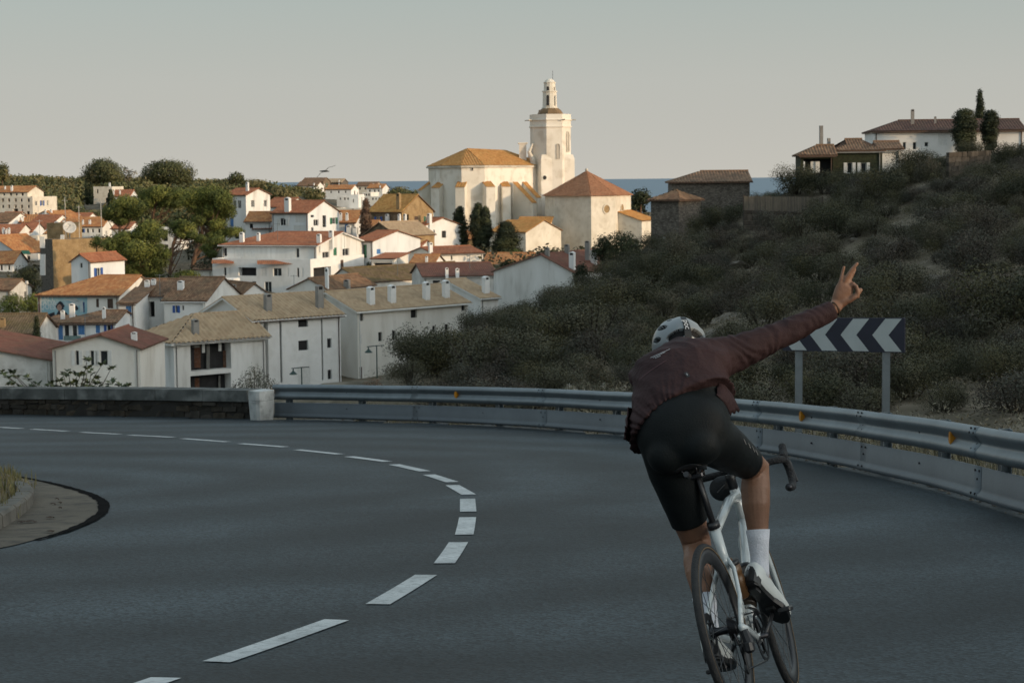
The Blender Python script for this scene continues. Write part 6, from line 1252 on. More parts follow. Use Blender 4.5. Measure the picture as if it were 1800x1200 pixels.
# ------------------------------------------------------------------ road bicycle, leaning into the bend
PSI, LEAN = R(19.5), R(13.5)
bx, by = .876, 7.0; BORG = Vector((bx, by, road_z(bx, by)))
sl_ = (road_z(0, by + .9) - road_z(0, by)) / .9
BF = Vector((math.sin(PSI), math.cos(PSI), sl_ * math.cos(PSI))).normalized(); _n = Vector((0, -sl_, 1)).normalized(); _l = _n.cross(BF).normalized(); _n = BF.cross(_l).normalized()
BL = (_l * math.cos(LEAN) - _n * math.sin(LEAN)).normalized(); BU = (_n * math.cos(LEAN) + _l * math.sin(LEAN)).normalized()
BM = Matrix(((BF.x, BL.x, BU.x, BORG.x), (BF.y, BL.y, BU.y, BORG.y), (BF.z, BL.z, BU.z, BORG.z), (0, 0, 0, 1)))
def BP(x, y, z): return BM @ Vector((x, y, z))
FRW = pm('white_bike_paint', (.56, .60, .60), (.50, .54, .54), 6, .25, spec=.5, coat=.6); CARB = pm('black_carbon', (.014, .014, .016), (.022, .022, .024), 30, .4, spec=.5); RUB = pm('tyre_rubber', (.016, .016, .017), (.026, .026, .026), 25, .75, .3, 120); TANW = pm('tan_sidewall', (.20, .135, .07), (.15, .1, .055), 20, .7)
STEELD = pm('dark_steel', (.06, .06, .065), (.035, .035, .04), 12, .35, spec=.6, metal=.8); STEELL = pm('bright_steel', (.42, .42, .42), (.3, .3, .3), 12, .3, metal=.9); TAPE = pm('bar_tape', (.018, .018, .02), (.03, .03, .032), 40, .8, .6, 90); SADD = pm('saddle_black', (.016, .016, .018), (.026, .026, .028), 15, .5)
bike = empty('road_bicycle', BORG, 0, 'white road bicycle leaning left under the cyclist', 'bicycle'); bike.matrix_world = BM
RW = .34
def wheel(x, steer=0.0, rear=False):
    w = empty('wheel_hub_axis'); bpy.data.objects.remove(w)
    M = Matrix.Translation((x, 0, RW)) @ Matrix.Rotation(steer, 4, 'Z')
    def ringsweep(prof, n=72, closed=True):
        return [[Vector((r * math.cos(a), y, r * math.sin(a))) for r, y in prof] for a in [2 * math.pi * k / n for k in range(n + 1)]]
    tyre = MB().loft(ringsweep([(RW - .0145 + .0145 * math.cos(t), .0145 * math.sin(t)) for t in [2 * math.pi * k / 14 for k in range(14)]]), caps=False).build('wheel', [RUB], bike, True); tyre.matrix_local = M
    for s in (-1, 1): MB().loft(ringsweep([(RW - .021, s * .0142), (RW - .0165, s * .0150), (RW - .0165, s * .0135), (RW - .021, s * .0128)]), caps=False).build('sidewall', TANW, tyre, True)
    hgt = .05 if rear else .046
    MB().loft(ringsweep([(RW - .024, -.0125), (RW - .024, .0125), (RW - .04, .0135), (RW - .026 - hgt, .006), (RW - .028 - hgt, 0), (RW - .026 - hgt, -.006), (RW - .04, -.0135)]), caps=False).build('rim', CARB, tyre, True)
    MB().tube([Vector((0, y, 0)) for y in (-.055, -.045, -.02, .02, .045, .055)], [.012, .024, .016, .016, .024, .012], 12).build('hub', STEELD, tyre, True)
    r0 = RW - .026 - hgt
    for k in range(24):
        a = 2 * math.pi * k / 24; s = 1 if k % 2 else -1; b = a + (1 if (k // 2) % 2 else -1) * .9
        MB().tube([Vector((r0 * math.cos(a), 0, r0 * math.sin(a))), Vector((.022 * math.cos(b), s * .034, .022 * math.sin(b)))], .0013, 4).build('spoke', CARB, tyre)
    MB().loft(ringsweep([(.08, .05), (.08, .0525), (.052, .0525), (.052, .05)], 40)).build('brake_rotor', STEELD, tyre)
    return tyre
wr_ = wheel(0, 0, True); wf_ = wheel(.985, R(4))
def part(name, m, mt, par=bike, smooth=True): o = m.build(name, mt, par, smooth); merge_norm(o); o.data.polygons.foreach_set('use_smooth', [smooth] * len(o.data.polygons)); return o
ST0, ST1, HT, HB = Vector((.405, 0, .272)), Vector((.262, 0, .745)), Vector((.795, 0, .885)), Vector((.838, 0, .735))
fr = MB(); up = (0, 1, 0)
fr.tube([ST0, ST0.lerp(ST1, .35), ST0.lerp(ST1, .7), ST1], [(.022, .03), (.018, .026), (.018, .026), (.022, .03)], 12, up=up)
fr.tube([ST1 + Vector((.005, 0, -.03)), Vector((.45, 0, .775)), Vector((.65, 0, .84)), HT + Vector((-.005, 0, -.035))], [(.016, .02), (.021, .015), (.024, .016), (.024, .028)], 12, up=up)
fr.tube([HB + Vector((0, 0, .01)), HB.lerp(ST0, .5), ST0 + Vector((.01, 0, .005))], [(.026, .034), (.024, .03), (.032, .03)], 12, up=up)
fr.tube([HT + Vector((0, 0, .005)), HT.lerp(HB, .5), HB], [(.022, .027), (.021, .026), (.027, .032)], 12, up=up)
fr.tube([ST0 + Vector((0, -.045, 0)), ST0 + Vector((0, .045, 0))], .024, 12)
for s in (-1, 1):
    fr.tube([Vector((.305, s * .012, .60)), Vector((.27, s * .036, .56)), Vector((.14, s * .062, .45)), Vector((.0, s * .072, .345))], [(.010, .018), (.009, .016), (.0085, .014), (.010, .016)], 10, up=up)
    fr.tube([Vector((.38, s * .03, .268)), Vector((.3, s * .048, .283)), Vector((.12, s * .064, .32)), Vector((-.01, s * .072, .338))], [(.013, .02), (.011, .017), (.011, .015), (.012, .017)], 10, up=up)
fr.box(.28, .32, -.014, .014, .575, .62)
part('frame', fr, FRW)
fk = MB()
fk.tube([HB + Vector((.002, 0, -.005)), HB + Vector((.012, 0, -.05))], [(.028, .03), (.04, .03)], 12, up=up)
for s in (-1, 1): fk.tube([Vector((.85, s * .026, .70)), Vector((.865, s * .046, .65)), Vector((.905, s * .052, .52)), Vector((.95, s * .053, .41)), Vector((.985, s * .054, .338))], [(.012, .028), (.012, .027), (.0105, .02), (.009, .015), (.008, .012)], 10, up=up)
part('fork', fk, FRW)
part('seatpost', MB().tube([ST1 - (ST1 - ST0).normalized() * .02, ST1 + Vector((-.07, 0, .232))], [(.0125, .02), (.0125, .02)], 12, up=up), CARB)
part('seat_collar', MB().tube([ST1 + Vector((.003, 0, -.012)), ST1 + Vector((-.004, 0, .014))], [(.026, .034), (.025, .033)], 12, up=up), CARB)
SZ = 1.005                                    # saddle: lofted shell, rails and clamp
sd_ = MB(); prof = [(-.02, .045, .012), (.0, .068, .020), (.04, .072, .024), (.09, .058, .024), (.14, .034, .022), (.19, .022, .02), (.24, .018, .016), (.262, .012, .010)]
sd_.loft([[Vector((.075 + x, w * math.cos(t), SZ - .012 + .004 * math.cos(x * 12) + h * math.sin(t) * (1.0 if math.sin(t) > 0 else 1.1) - .018 * abs(math.cos(t)) ** 3)) for t in [2 * math.pi * k / 16 for k in range(16)]] for x, w, h in prof])
sad = part('saddle', sd_, SADD)
for s in (-1, 1): MB().tube([Vector((.08, s * .03, SZ - .03)), Vector((.1, s * .024, SZ - .05)), Vector((.22, s * .02, SZ - .052)), Vector((.3, s * .012, SZ - .025))], .0038, 6).build('saddle_rail', STEELD, sad, True)
MB().bevbox(.165, .215, -.03, .03, SZ - .07, SZ - .045, .006).build('saddle_clamp', STEELD, sad)
MB().tube([Vector((.055, 0, SZ - .06)), Vector((.02, 0, SZ - .05))], .012, 8).build('rear_light', CARB, sad)
# stem, handlebar, hoods, levers
BX, BZ = .885, .965
st_ = MB().tube([HT + Vector((-.004, 0, 0)), HT + Vector((-.018, 0, .05)), HT + Vector((-.02, 0, .065))], .021, 12).tube([HT + Vector((-.018, 0, .05)), Vector((BX, 0, BZ))], [(.02, .02), (.018, .018)], 12); part('stem', st_, CARB)
hb = MB()
for s in (-1, 1):
    P = [Vector((BX, 0, BZ)), Vector((BX, s * .1, BZ)), Vector((BX, s * .175, BZ)), Vector((BX + .02, s * .203, BZ)), Vector((BX + .06, s * .21, BZ - .002)), Vector((BX + .095, s * .211, BZ - .012)), Vector((BX + .11, s * .213, BZ - .04)), Vector((BX + .108, s * .216, BZ - .075)), Vector((BX + .085, s * .219, BZ - .108)), Vector((BX + .045, s * .221, BZ - .125)), Vector((BX - .01, s * .223, BZ - .128)), Vector((BX - .05, s * .224, BZ - .127))]
    hb.tube(P, [.0155] * 3 + [.0165] * 9, 10)
bar = part('handlebar', hb, TAPE)
for s in (-1, 1):
    h = MB().tube([Vector((BX + .05, s * .211, BZ + .006)), Vector((BX + .09, s * .208, BZ + .012)), Vector((BX + .125, s * .205, BZ + .03)), Vector((BX + .14, s * .203, BZ + .062)), Vector((BX + .138, s * .203, BZ + .072))], [(.018, .016), (.021, .018), (.021, .018), (.018, .016), (.01, .009)], 10); o = part('brake_hood', h, TAPE, bar)
    l = MB().tube([Vector((BX + .135, s * .207, BZ + .02)), Vector((BX + .148, s * .214, BZ - .02)), Vector((BX + .145, s * .222, BZ - .07)), Vector((BX + .118, s * .232, BZ - .105))], [(.006, .010), (.006, .010), (.005, .009), (.004, .006)], 8); part('brake_lever', l, CARB, bar)
    part('bar_end_plug', MB().tube([Vector((BX - .05, s * .224, BZ - .127)), Vector((BX - .055, s * .224, BZ - .127))], .014, 10), STEELD, bar)
cm = MB().tube([Vector((BX + .03, 0, BZ + .02)), Vector((BX + .10, 0, BZ + .028))], [(.008, .028), (.008, .028)], 8, up=(0, 0, 1)); part('bike_computer', cm, CARB)
# black bar bag strapped under the stem
bagm = MB().ball((BX - .02, .06, BZ - .062), (.05, .062, .055), 18, 12); o = part('bar_bag', bagm, pm('bag_fabric', (.02, .022, .024), (.03, .032, .034), 12, .75, .3, 40))
MB().tube([Vector((BX - .068, .04, BZ - .05)), Vector((BX - .068, .08, BZ - .075))], .003, 5).build('zip', STEELL, o)
# drivetrain
CR = Vector((.405, 0, .272)); CA = R(28)
cs = part('crankset', MB().tube([CR + Vector((0, -.075, 0)), CR + Vector((0, .075, 0))], .012, 10), STEELD)
for rad, y in ((.1, -.045), (.072, -.038)):
    m = MB(); n = 64; m.loft([[CR + Vector((r * math.cos(2 * math.pi * k / n), yy, r * math.sin(2 * math.pi * k / n))) for k in range(n)] for r, yy in ((rad - .014, y - .0015), (rad + (.0), y - .0015), (rad, y + .0015), (rad - .014, y + .0015), (rad - .014, y - .0015))], caps=False); m.build('chainring', STEELD, cs)
    for q in range(4): a = math.pi / 2 * q + .4; MB().tube([CR + Vector((.02 * math.cos(a), y, .02 * math.sin(a))), CR + Vector(((rad - .01) * math.cos(a), y, (rad - .01) * math.sin(a)))], [(.003, .014), (.003, .009)], 6, up=(0, 1, 0)).build('spider_arm', CARB, cs)
PED = {}
for s, a in ((-1, CA), (1, CA + math.pi)):
    e = CR + Vector((.1725 * math.cos(a), s * .082, .1725 * math.sin(a))); part('crank_arm', MB().tube([CR + Vector((0, s * .065, 0)), CR.lerp(e, .5) + Vector((0, s * .036, 0)), e], [(.008, .016), (.007, .012), (.008, .013)], 8, up=(0, 1, 0)), CARB, cs)
    p = e + Vector((0, s * .055, 0)); PED[s] = p
    m = MB().tube([e, p], .006, 8); m.bevbox(p.x - .04, p.x + .03, p.y - .028, p.y + .028, p.z - .012, p.z + .008, .005); part('pedal', m, CARB, smooth=False)
cst = MB()
for k in range(8): r = .026 + .003 * k; cst.tube([Vector((0, -.026 - .0035 * (7 - k), .34)), Vector((0, -.0278 - .0035 * (7 - k), .34))], r, 24)
part('cassette', cst, STEELD, smooth=False)
ch_ = MB(); ch_.tube([CR + Vector((-.005, -.045, .1)), Vector((0, -.043, .34 + .04))], [(.0035, .004)] * 2, 6, up=(0, 1, 0)); ch_.tube([CR + Vector((-.02, -.045, -.098)), Vector((.03, -.045, .175))], [(.0035, .004)] * 2, 6, up=(0, 1, 0)); ch_.tube([Vector((.03, -.045, .175)), Vector((.012, -.044, .26)), Vector((-.03, -.043, .32))], [(.0035, .004)] * 3, 6, up=(0, 1, 0)); part('chain', ch_, STEELD)
rd = MB().tube([Vector((.0, -.075, .325)), Vector((.0, -.082, .27))], [(.014, .018), (.018, .022)], 8).bevbox(-.02, .035, -.098, -.062, .235, .285, .01).tube([Vector((.018, -.052, .265)), Vector((.03, -.05, .18))], [(.004, .016), (.004, .012)], 8, up=(0, 1, 0))
for c in ((.016, -.048, .258), (.03, -.047, .178)): rd.tube([Vector((c[0], c[1] - .004, c[2])), Vector((c[0], c[1] + .004, c[2]))], .021, 16)
part('rear_derailleur', rd, CARB, smooth=False)
part('front_derailleur', MB().tube([Vector((.36, -.03, .40)), Vector((.4, -.045, .385)), Vector((.44, -.05, .36))], [(.006, .016), (.005, .014), (.004, .01)], 8), STEELL)
part('brake_caliper', MB().bevbox(.02, .07, .058, .085, .345, .385, .008), CARB, smooth=False)
for (a, b, mt, nm) in ((Vector((.475, 0, .36)), Vector((.625, 0, .515)), pm('smoke_bottle', (.045, .032, .024), (.06, .045, .034), 6, .3), 'bottle'), (Vector((.385, 0, .42)), Vector((.338, 0, .575)), pm('amber_bottle', (.13, .06, .02), (.09, .045, .018), 6, .3), 'bottle')):
    o_ = Vector((.028, 0, .035)) if a.x > .45 else Vector((.045, 0, .018)); m = MB(); u = (b - a).normalized(); L2 = (b - a).length
    m.tube([a + o_ + u * L2 * k for k in (0, .03, .55, .6, .66, .92, .95, 1.0, 1.06)], [.03, .037, .037, .034, .037, .037, .03, .014, .011], 16); bo = part(nm, m, mt); MB().tube([a + o_ + u * L2 * .9, a + o_ + u * L2 * 1.0], [.0385, .036], 16).build('cap', CARB, bo, True)
# small maker's marks on the right seat stay and fork
for (y, z, s) in ((-.0805, .40, .02), (-.083, .372, .016)):
    m = MB(); n = 14; c = Vector((.075 if z > .39 else .04, y, z)); m.loft([[c + Vector((s * .5 * r * math.cos(t), 0, s * 1.3 * r * math.sin(t))) for r in (1.0, .7)] for t in [math.pi * 1.7 * k / n + .4 for k in range(n + 1)]], closed=False, caps=False); m.build('frame_mark', CARB, bike)
# ------------------------------------------------------------------ the cyclist
SKIN = pm('skin', (.25, .132, .082), (.195, .098, .060), 5, .5, .15, 60, .4, c3=(.20, .10, .065), s3=14, f3=.35)
JKT = pm('maroon_jacket', (.046, .0255, .0265), (.034, .019, .020), 7, .75, .3, 55, .16); SHO = pm('black_lycra', (.0062, .0082, .0088), (.009, .0115, .012), 9, .6, .15, 160, .18)
SOCK = pm('white_sock', (.66, .67, .72), (.58, .59, .63), 20, .85, .3, 140, .2); SHW = pm('white_shoe', (.60, .62, .60), (.52, .54, .52), 8, .4, spec=.5); SOLE = pm('black_sole', (.012, .012, .013), (.02, .02, .02), 20, .35, spec=.5)
HELM = pm('helmet_shell', (.205, .228, .24), (.185, .205, .217), 4, .35, spec=.45, coat=.2); HELD = pm('helmet_vent', (.008, .008, .009), (.012, .012, .012), 5, .8); HAIR = pm('dark_hair', (.02, .014, .01), (.03, .02, .014), 30, .7); LINE = pm('reflective_print', (.62, .64, .66), (.55, .57, .58), 10, .4); BAND = pm('bib_waistband', (.022, .04, .042), (.018, .032, .034), 10, .7)
hip = {s: BP(.155, s * .088, 1.085) for s in (-1, 1)}; HC_ = (hip[-1] + hip[1]) / 2
rider = empty('person', (HC_.x, HC_.y, road_z(HC_.x, HC_.y)), 0, 'cyclist in maroon jacket and black shorts raising the right arm', 'person'); RO = Vector(rider.location)
def voxel(name, mb, mats, vox, smooth=6, par=rider, disp=None, parts_mat=None):
    me = mb.mesh(name + '_src'); o = bpy.data.objects.new(name, me); COL.objects.link(o); md = o.modifiers.new('r', 'REMESH'); md.mode = 'VOXEL'; md.voxel_size = vox
    if smooth: sm = o.modifiers.new('s', 'SMOOTH'); sm.factor = .5; sm.iterations = smooth
    dg = bpy.context.evaluated_depsgraph_get(); dg.update(); m2 = bpy.data.meshes.new_from_object(o.evaluated_get(dg)); bpy.data.objects.remove(o); bpy.data.meshes.remove(me); m2.name = name
    n = len(m2.vertices); co = np.empty(n * 3, np.float32); m2.vertices.foreach_get('co', co); co = co.reshape(-1, 3)
    if disp is not None:
        nr = np.empty(n * 3, np.float32); m2.vertex_normals.foreach_get('vector', nr); nr = nr.reshape(-1, 3); co = co + nr * disp(co, nr)[:, None]; m2.vertices.foreach_set('co', co.ravel().astype(np.float32))
    m2.materials.clear()
    for m in (mats if isinstance(mats, (list, tuple)) else [mats]): m2.materials.append(m)
    m2.polygons.foreach_set('use_smooth', [True] * len(m2.polygons)); m2.update()
    ob = link(bpy.data.objects.new(name, m2), par); return ob
def rel(p): return Vector(p) - RO
# --- joints
SH = {-1: at(1256, 634, 7.60), 1: at(1142, 668, 7.62)}; SC_ = (SH[-1] + SH[1]) / 2 + Vector((0, -.02, .02)); NECK = at(1199, 626, 7.76); HEAD = at(1194, 617, 7.90)
ELB, WRI = at(1374, 588, 7.73), at(1467, 543, 7.80)
LELB, LWRI = BP(.66, .19, 1.13), BP(BX + .11, .205, BZ + .055)
foot = {}
def ik(a, b, l1, l2, pole):
    d = (b - a); L = min(d.length, (l1 + l2) * .999); u = d.normalized(); x = (l1 * l1 - l2 * l2 + L * L) / (2 * L); h = math.sqrt(max(l1 * l1 - x * x, 1e-6)); p = (pole - u * pole.dot(u)).normalized(); return a + u * x + p * h
for s, pitch, yw in ((-1, R(40), R(-15)), (1, R(14), R(3))):
    p = PED[s]; ball = Vector((p.x, p.y - s * (.045 if s < 0 else .038), p.z + .022)); Ry = Matrix.Rotation(yw, 3, 'Z'); fd = Ry @ Vector((math.cos(pitch), 0, -math.sin(pitch))); fu = Ry @ Vector((math.sin(pitch), 0, math.cos(pitch)))
    heel = ball - fd * .175; ank = ball - fd * .125 + fu * .085; foot[s] = (ball, fd, fu, heel, ank)
ANK = {s: BM @ foot[s][4] for s in foot}
KNEE = {-1: ik(hip[-1], ANK[-1], .445, .43, BF * 1.0 - BL * .26 + BU * .25), 1: ik(hip[1], ANK[1], .445, .43, BF + BL * .10)}
def pt(a, b, k, off=Vector((0, 0, 0))): return a.lerp(b, k) + off
fwd = BF
def leg_rings(s, grow=0.0, k0=0.0, k1=1.0):
    """points and radii down the leg: thigh then shank, with calf bulge behind"""
    H, K, A = hip[s], KNEE[s], ANK[s]; back = -(fwd - (A - K).normalized() * fwd.dot((A - K).normalized())).normalized()
    seq = [(H + (H - K).normalized() * .03, .098, .098), (pt(H, K, .25), .094, .096), (pt(H, K, .5), .084, .084), (pt(H, K, .75), .070, .070), (pt(H, K, .92), .060, .061), (K, .057, .060), (pt(K, A, .10), .052, .058), (pt(K, A, .22, back * .016), .053, .061), (pt(K, A, .36, back * .018), .052, .058), (pt(K, A, .52, back * .010), .043, .048), (pt(K, A, .66, back * .005), .036, .041), (pt(K, A, .82), .031, .034), (A, .032, .034)]
    return [q[0] for q in seq], [(q[1] + grow, q[2] + grow) for q in seq]
# --- torso: rings along a rounded back
latH = -BL; latS = (SH[-1] - SH[1]).normalized(); PEL = HC_ + BU * .02
mid1 = PEL.lerp(SC_, .34) + BU * .045; mid2 = PEL.lerp(SC_, .68) + BU * .045
def torso(gr, hemgrow=0.0, start=0.0, neck=True):
    C = [(PEL - (mid1 - PEL) * .55, .150, .120), (PEL, .186, .130), (PEL.lerp(mid1, .5), .182, .124), (mid1, .158, .112), (mid2, .178, .118), (mid2.lerp(SC_, .5), .190, .115), (SC_, .185, .095), (SC_.lerp(NECK, .5), .120, .078), (NECK, .070, .066)]
    rings = []; n = 28
    for i, (c, a, b) in enumerate(C):
        k = min(i / 6, 1); lat = (latH * (1 - k) + latS * k).normalized(); t = (C[min(i + 1, len(C) - 1)][0] - C[max(i - 1, 0)][0]).normalized(); lat = (lat - t * lat.dot(t)).normalized(); dor = lat.cross(t).normalized()
        if dor.dot(BU) < 0: dor = -dor
        g = gr + (hemgrow if i <= 3 else 0)
        rings.append([rel(c + lat * (a + g) * math.copysign(abs(math.cos(q)) ** .85, math.cos(q)) + dor * (b + g) * math.copysign(abs(math.sin(q)) ** .9, math.sin(q))) for q in [2 * math.pi * j / n for j in range(n)]])
    return rings, C
def arm_pts(s): return ([SH[-1], ELB, WRI] if s < 0 else [SH[1], LELB, LWRI])
def arm(mb, s, gr, k1=1.0, cuff=None):
    S, E, W = arm_pts(s); inn = SC_.lerp(S, .45); P = [inn, S, pt(S, E, .25), pt(S, E, .55), pt(S, E, .85), E, pt(E, W, .2), pt(E, W, .5), pt(E, W, .8), W]; Rr = [.078, .070, .060, .054, .049, .048, .047, .041, .032, .028]; gx2 = [.012, .012, .009, .006, .003, .0, 0, 0, 0, 0] if gr > 0 else [0] * 10; Rr = [a_ + b_ for a_, b_ in zip(Rr, gx2)]; cut = 10 if k1 >= 1 else 9
    if k1 < 1: P[8] = pt(E, W, k1); Rr[8] = .033
    mb.tube([rel(p) for p in P[:cut]], [r + gr for r in Rr[:cut]], 16)
# --- body: one continuous skin surface
body = MB(); rings, TC = torso(-.014); body.loft(rings)
for s in (-1, 1):
    P, Rr = leg_rings(s); body.tube([rel(p) for p in P], Rr, 18, up=fwd[:]); arm(body, s, -.004)
    b_, fd, fu, he, an = foot[s]; body.tube([rel(BM @ q) for q in (an, an.lerp(b_, .5), b_ + fd * .05)], [.034, .032, .026], 12)
body.tube([rel(NECK - (HEAD - NECK) * .4), rel(HEAD)], [.062, .06], 14)
hdF = (BF * .84 + BL * .50 - BU * .08).normalized(); hdU = (BU - BL * .05 + BF * .28); hdU = (hdU - hdF * hdU.dot(hdF)).normalized(); hdL = hdU.cross(hdF).normalized(); HM = Matrix((( hdF.x, hdL.x, hdU.x), (hdF.y, hdL.y, hdU.y), (hdF.z, hdL.z, hdU.z)))
hc = rel(HEAD); body.ball(hc + HM @ Vector((0, 0, .01)), (.098, .076, .10), 20, 14, M=HM); body.ball(hc + HM @ Vector((.02, 0, -.06)), (.075, .06, .07), 16, 12, M=HM); body.ball(hc + HM @ Vector((.1, 0, -.035)), (.022, .014, .022), 10, 8, M=HM); body.ball(hc + HM @ Vector((.083, 0, -.082)), (.018, .026, .010), 10, 8, M=HM)
for s in (-1, 1): body.ball(hc + HM @ Vector((-.005, s * .076, -.025)), (.018, .010, .03), 8, 8, M=HM)
# right hand: palm and five separate fingers, index curled to the thumb
hd = 7.83
def hp(px, py, dd=0.0): return rel(at(px, py, hd + dd))
body.tube([rel(WRI), hp(1472, 534), hp(1478, 522), hp(1484, 510), hp(1487, 501)], [(.026, .021), (.029, .019), (.036, .018), (.040, .016), (.036, .0135)], 16, up=(at(1495, 512, hd) - at(1470, 503, hd))[:])
for pts, r0 in (([(1475, 506, 0), (1478.5, 491, .0), (1481, 480, .005), (1483.5, 469.5, .005)], .0082), ([(1481, 504, 0), (1488.5, 487, -.004), (1497.5, 474, -.006), (1506.5, 463.5, -.004)], .0093), ([(1487.5, 503, 0), (1494, 490, .008), (1499, 481, .012), (1502.5, 473.5, .016)], .0093), ([(1493.5, 506, 0), (1500.5, 498.5, -.006), (1505.5, 503.5, -.014), (1507.5, 513, -.016), (1508.5, 522, -.014)], .0092), ([(1483, 531, -.004), (1492, 529, -.012), (1501.5, 523, -.016), (1508.5, 515.5, -.010), (1513, 509.5, -.006)], .0112)):
    P = [hp(*q) for q in pts]; n = len(P); body.tube(P, [r0 * (1.12 - .30 * i / (n - 1)) for i in range(n)], 10); body.ball(P[-1], r0 * .84, 8, 6)
body.tube([hp(1474, 536), hp(1483, 531, -.004), hp(1490, 527, -.008)], [.02, .019, .014], 10)
# left hand wrapped round the hood
LH = LWRI; body.tube([rel(pt(LELB, LWRI, .94)), rel(LH + BU * .012), rel(LH + BF * .05 + BU * .014)], [(.027, .022), (.036, .018), (.036, .014)], 12, up=BL[:])
for q in range(4): o_ = BL * (.028 - .002 * q); a0 = LH + BF * (.045 - .02 * q) + BU * .014 + BL * .02; body.tube([rel(a0), rel(a0 + BL * .022 - BU * .014), rel(a0 + BL * .018 - BU * .045), rel(a0 - BL * .012 - BU * .055)], [.0095, .009, .0085, .0075], 8)
a0 = LH - BL * .02 + BU * .008; body.tube([rel(a0), rel(a0 - BL * .016 - BU * .006 + BF * .02), rel(a0 - BL * .014 - BU * .03 + BF * .045)], [.012, .011, .009], 8)
bo = voxel('body', body, SKIN, .0042, 3)
# --- shorts
def fold(P, f, seed=0.0): return np.array([mnoise.noise(Vector((p[0] * f[0] + seed, p[1] * f[1], p[2] * f[2]))) for p in P])
sh = MB(); rings, _ = torso(.006); sh.loft(rings[:5])
HEM = {-1: .82, 1: .76}
for s in (-1, 1):
    P, Rr = leg_rings(s, .005); H, K = hip[s], KNEE[s]; e = pt(H, K, HEM[s]); e2 = pt(H, K, HEM[s] + .004); sh.tube([rel(p) for p in P[:4] if (p - H).length < (e - H).length - .03] + [rel(e)], [q for p, q in zip(P[:4], Rr[:4]) if (p - H).length < (e - H).length - .03] + [(.0765 - .10 * (HEM[s] - .76),) * 2], 20, up=fwd[:])
sh.ball(rel(HC_ - BF * .04 + BU * .045), (.112, .188, .165), 24, 16, M=BM.to_3x3())
for s in (-1, 1): sh.ball(rel(hip[s] * .8 + HC_ * .2 - BF * .075 - BU * .03), (.078, .082, .082), 18, 12, M=BM.to_3x3())
shorts = voxel('shorts', sh, SHO, .0065, 40, disp=lambda c, n: .0022 * fold(c, (16, 16, 16)))
for s in (-1, 1):                              # printed stripes near the right hem, gripper bands
    H, K = hip[s], KNEE[s]; e = pt(H, K, HEM[s]); u = (K - H).normalized()
    m = MB(); n = 24; a = (fwd - u * fwd.dot(u)).normalized(); b = u.cross(a)
    m.loft([[rel(e + u * q + (a * math.cos(2 * math.pi * j / n) + b * math.sin(2 * math.pi * j / n)) * rr) for j in range(n)] for q, rr in [(a_, b_ + .0765 - .10 * (HEM[s] - .76) - .0697) for a_, b_ in ((-.03, .0715), (-.004, .0700), (.004, .0695), (.005, .062))]], caps=False); o = m.build('hem_band', SHO, shorts, True)
def snap(px, py, obj, off=.003):
    """point on obj seen along the sight line, lifted a little"""
    r = ray(px, py).normalized(); o = obj; loc = CAM - RO; ok, hit_, nr, _ = o.ray_cast(loc, r)
    return (hit_ + nr * off, nr) if ok else (None, None)
def strip(pts, w, obj, name, mt, off=.003):
    C = [snap(px, py, obj, off) for px, py in pts]; C = [c for c in C if c[0] is not None]
    if len(C) < 2: return
    vs = []
    for i, (p, n_) in enumerate(C):
        t = (C[min(i + 1, len(C) - 1)][0] - C[max(i - 1, 0)][0]).normalized(); s_ = n_.cross(t).normalized() * w / 2; vs += [p - s_, p + s_, ]
    m = MB().add(vs, [(2 * i, 2 * i + 1, 2 * i + 3, 2 * i + 2) for i in range(len(C) - 1)]); m.build(name, mt, obj)
bpy.context.view_layer.update()
for (x, y) in ((1306, 771), (1314, 778), (1321, 784), (1327, 790)): strip([(x, y), (x + 2.5, y + 5), (x + 4.5, y + 10)], .005, shorts, 'print_stripe', GREYW)
# --- jacket
jk = MB(); rings, TC = torso(.015, .026); k0 = 2
c0_ = sum((Vector(q) for q in rings[2]), Vector()) / len(rings[2])
for ri, kk in ((2, 1.0), (3, .35)): rings[ri] = [q + (SC_ - PEL).normalized() * (.035 + (.40 if (q - c0_).dot(latH) > 0 else .62) * (q - c0_).dot(latH) + .12 * (q - c0_).dot(BU)) * kk for q in rings[ri]]
jk.loft(rings[2:]); arm(jk, -1, .008, .93); arm(jk, 1, .008, .93)
jk.ball(rel(SH[-1].lerp(SC_, .12)), (.082, .082, .078), 14, 10); jk.ball(rel(SH[1].lerp(SC_, .12)), (.082, .082, .078), 14, 10)
axis_ = (SC_ - PEL).normalized(); hem0 = rel(PEL.lerp(mid1, .5)); adir = (ELB - SH[-1]).normalized(); fdir = (WRI - ELB).normalized()
def jdisp(c, n):
    c = np.asarray(c, float); hgt = (c - np.array(hem0)) @ np.array(axis_); v = c - np.array(rel(PEL)); lat = v @ np.array(latH)
    ang = np.arctan2(lat, v @ np.array(BU)); gather = np.exp(-np.clip(hgt, 0, 1) / .05) * (.0032 * np.sin(ang * 34 + 3 * np.sin(ang * 5)) + .0016 * np.sin(ang * 61))
    big = .008 * fold(c, (7, 5, 11), 2) + .004 * fold(c, (14, 8, 26), 5); diag = np.abs(np.sin((c @ np.array(axis_)) * 30 + lat * 16 + 4 * fold(c, (5, 5, 5), 9)))
    d = big + .0045 * (1 - diag) * (hgt > 0) + gather
    # arms: ring folds across the sleeve, stronger at the armpit and elbow
    w = c - np.array(rel(SH[-1])); sarm = w @ np.array(adir); on = np.clip((sarm - .04) / .05, 0, 1); folds = (.0030 * np.sin(sarm * 80 + 11 * fold(c, (9, 9, 9), 1) + 30 * (c @ np.array(BU))) + .0045 * fold(c, (26, 11, 16), 7) + .002 * fold(c, (50, 20, 40), 3)) * (.45 + .8 * np.exp(-np.abs(sarm - .08) / .09) + .5 * np.exp(-np.abs(sarm - .30) / .06))
    return (1 - on) * d + on * folds
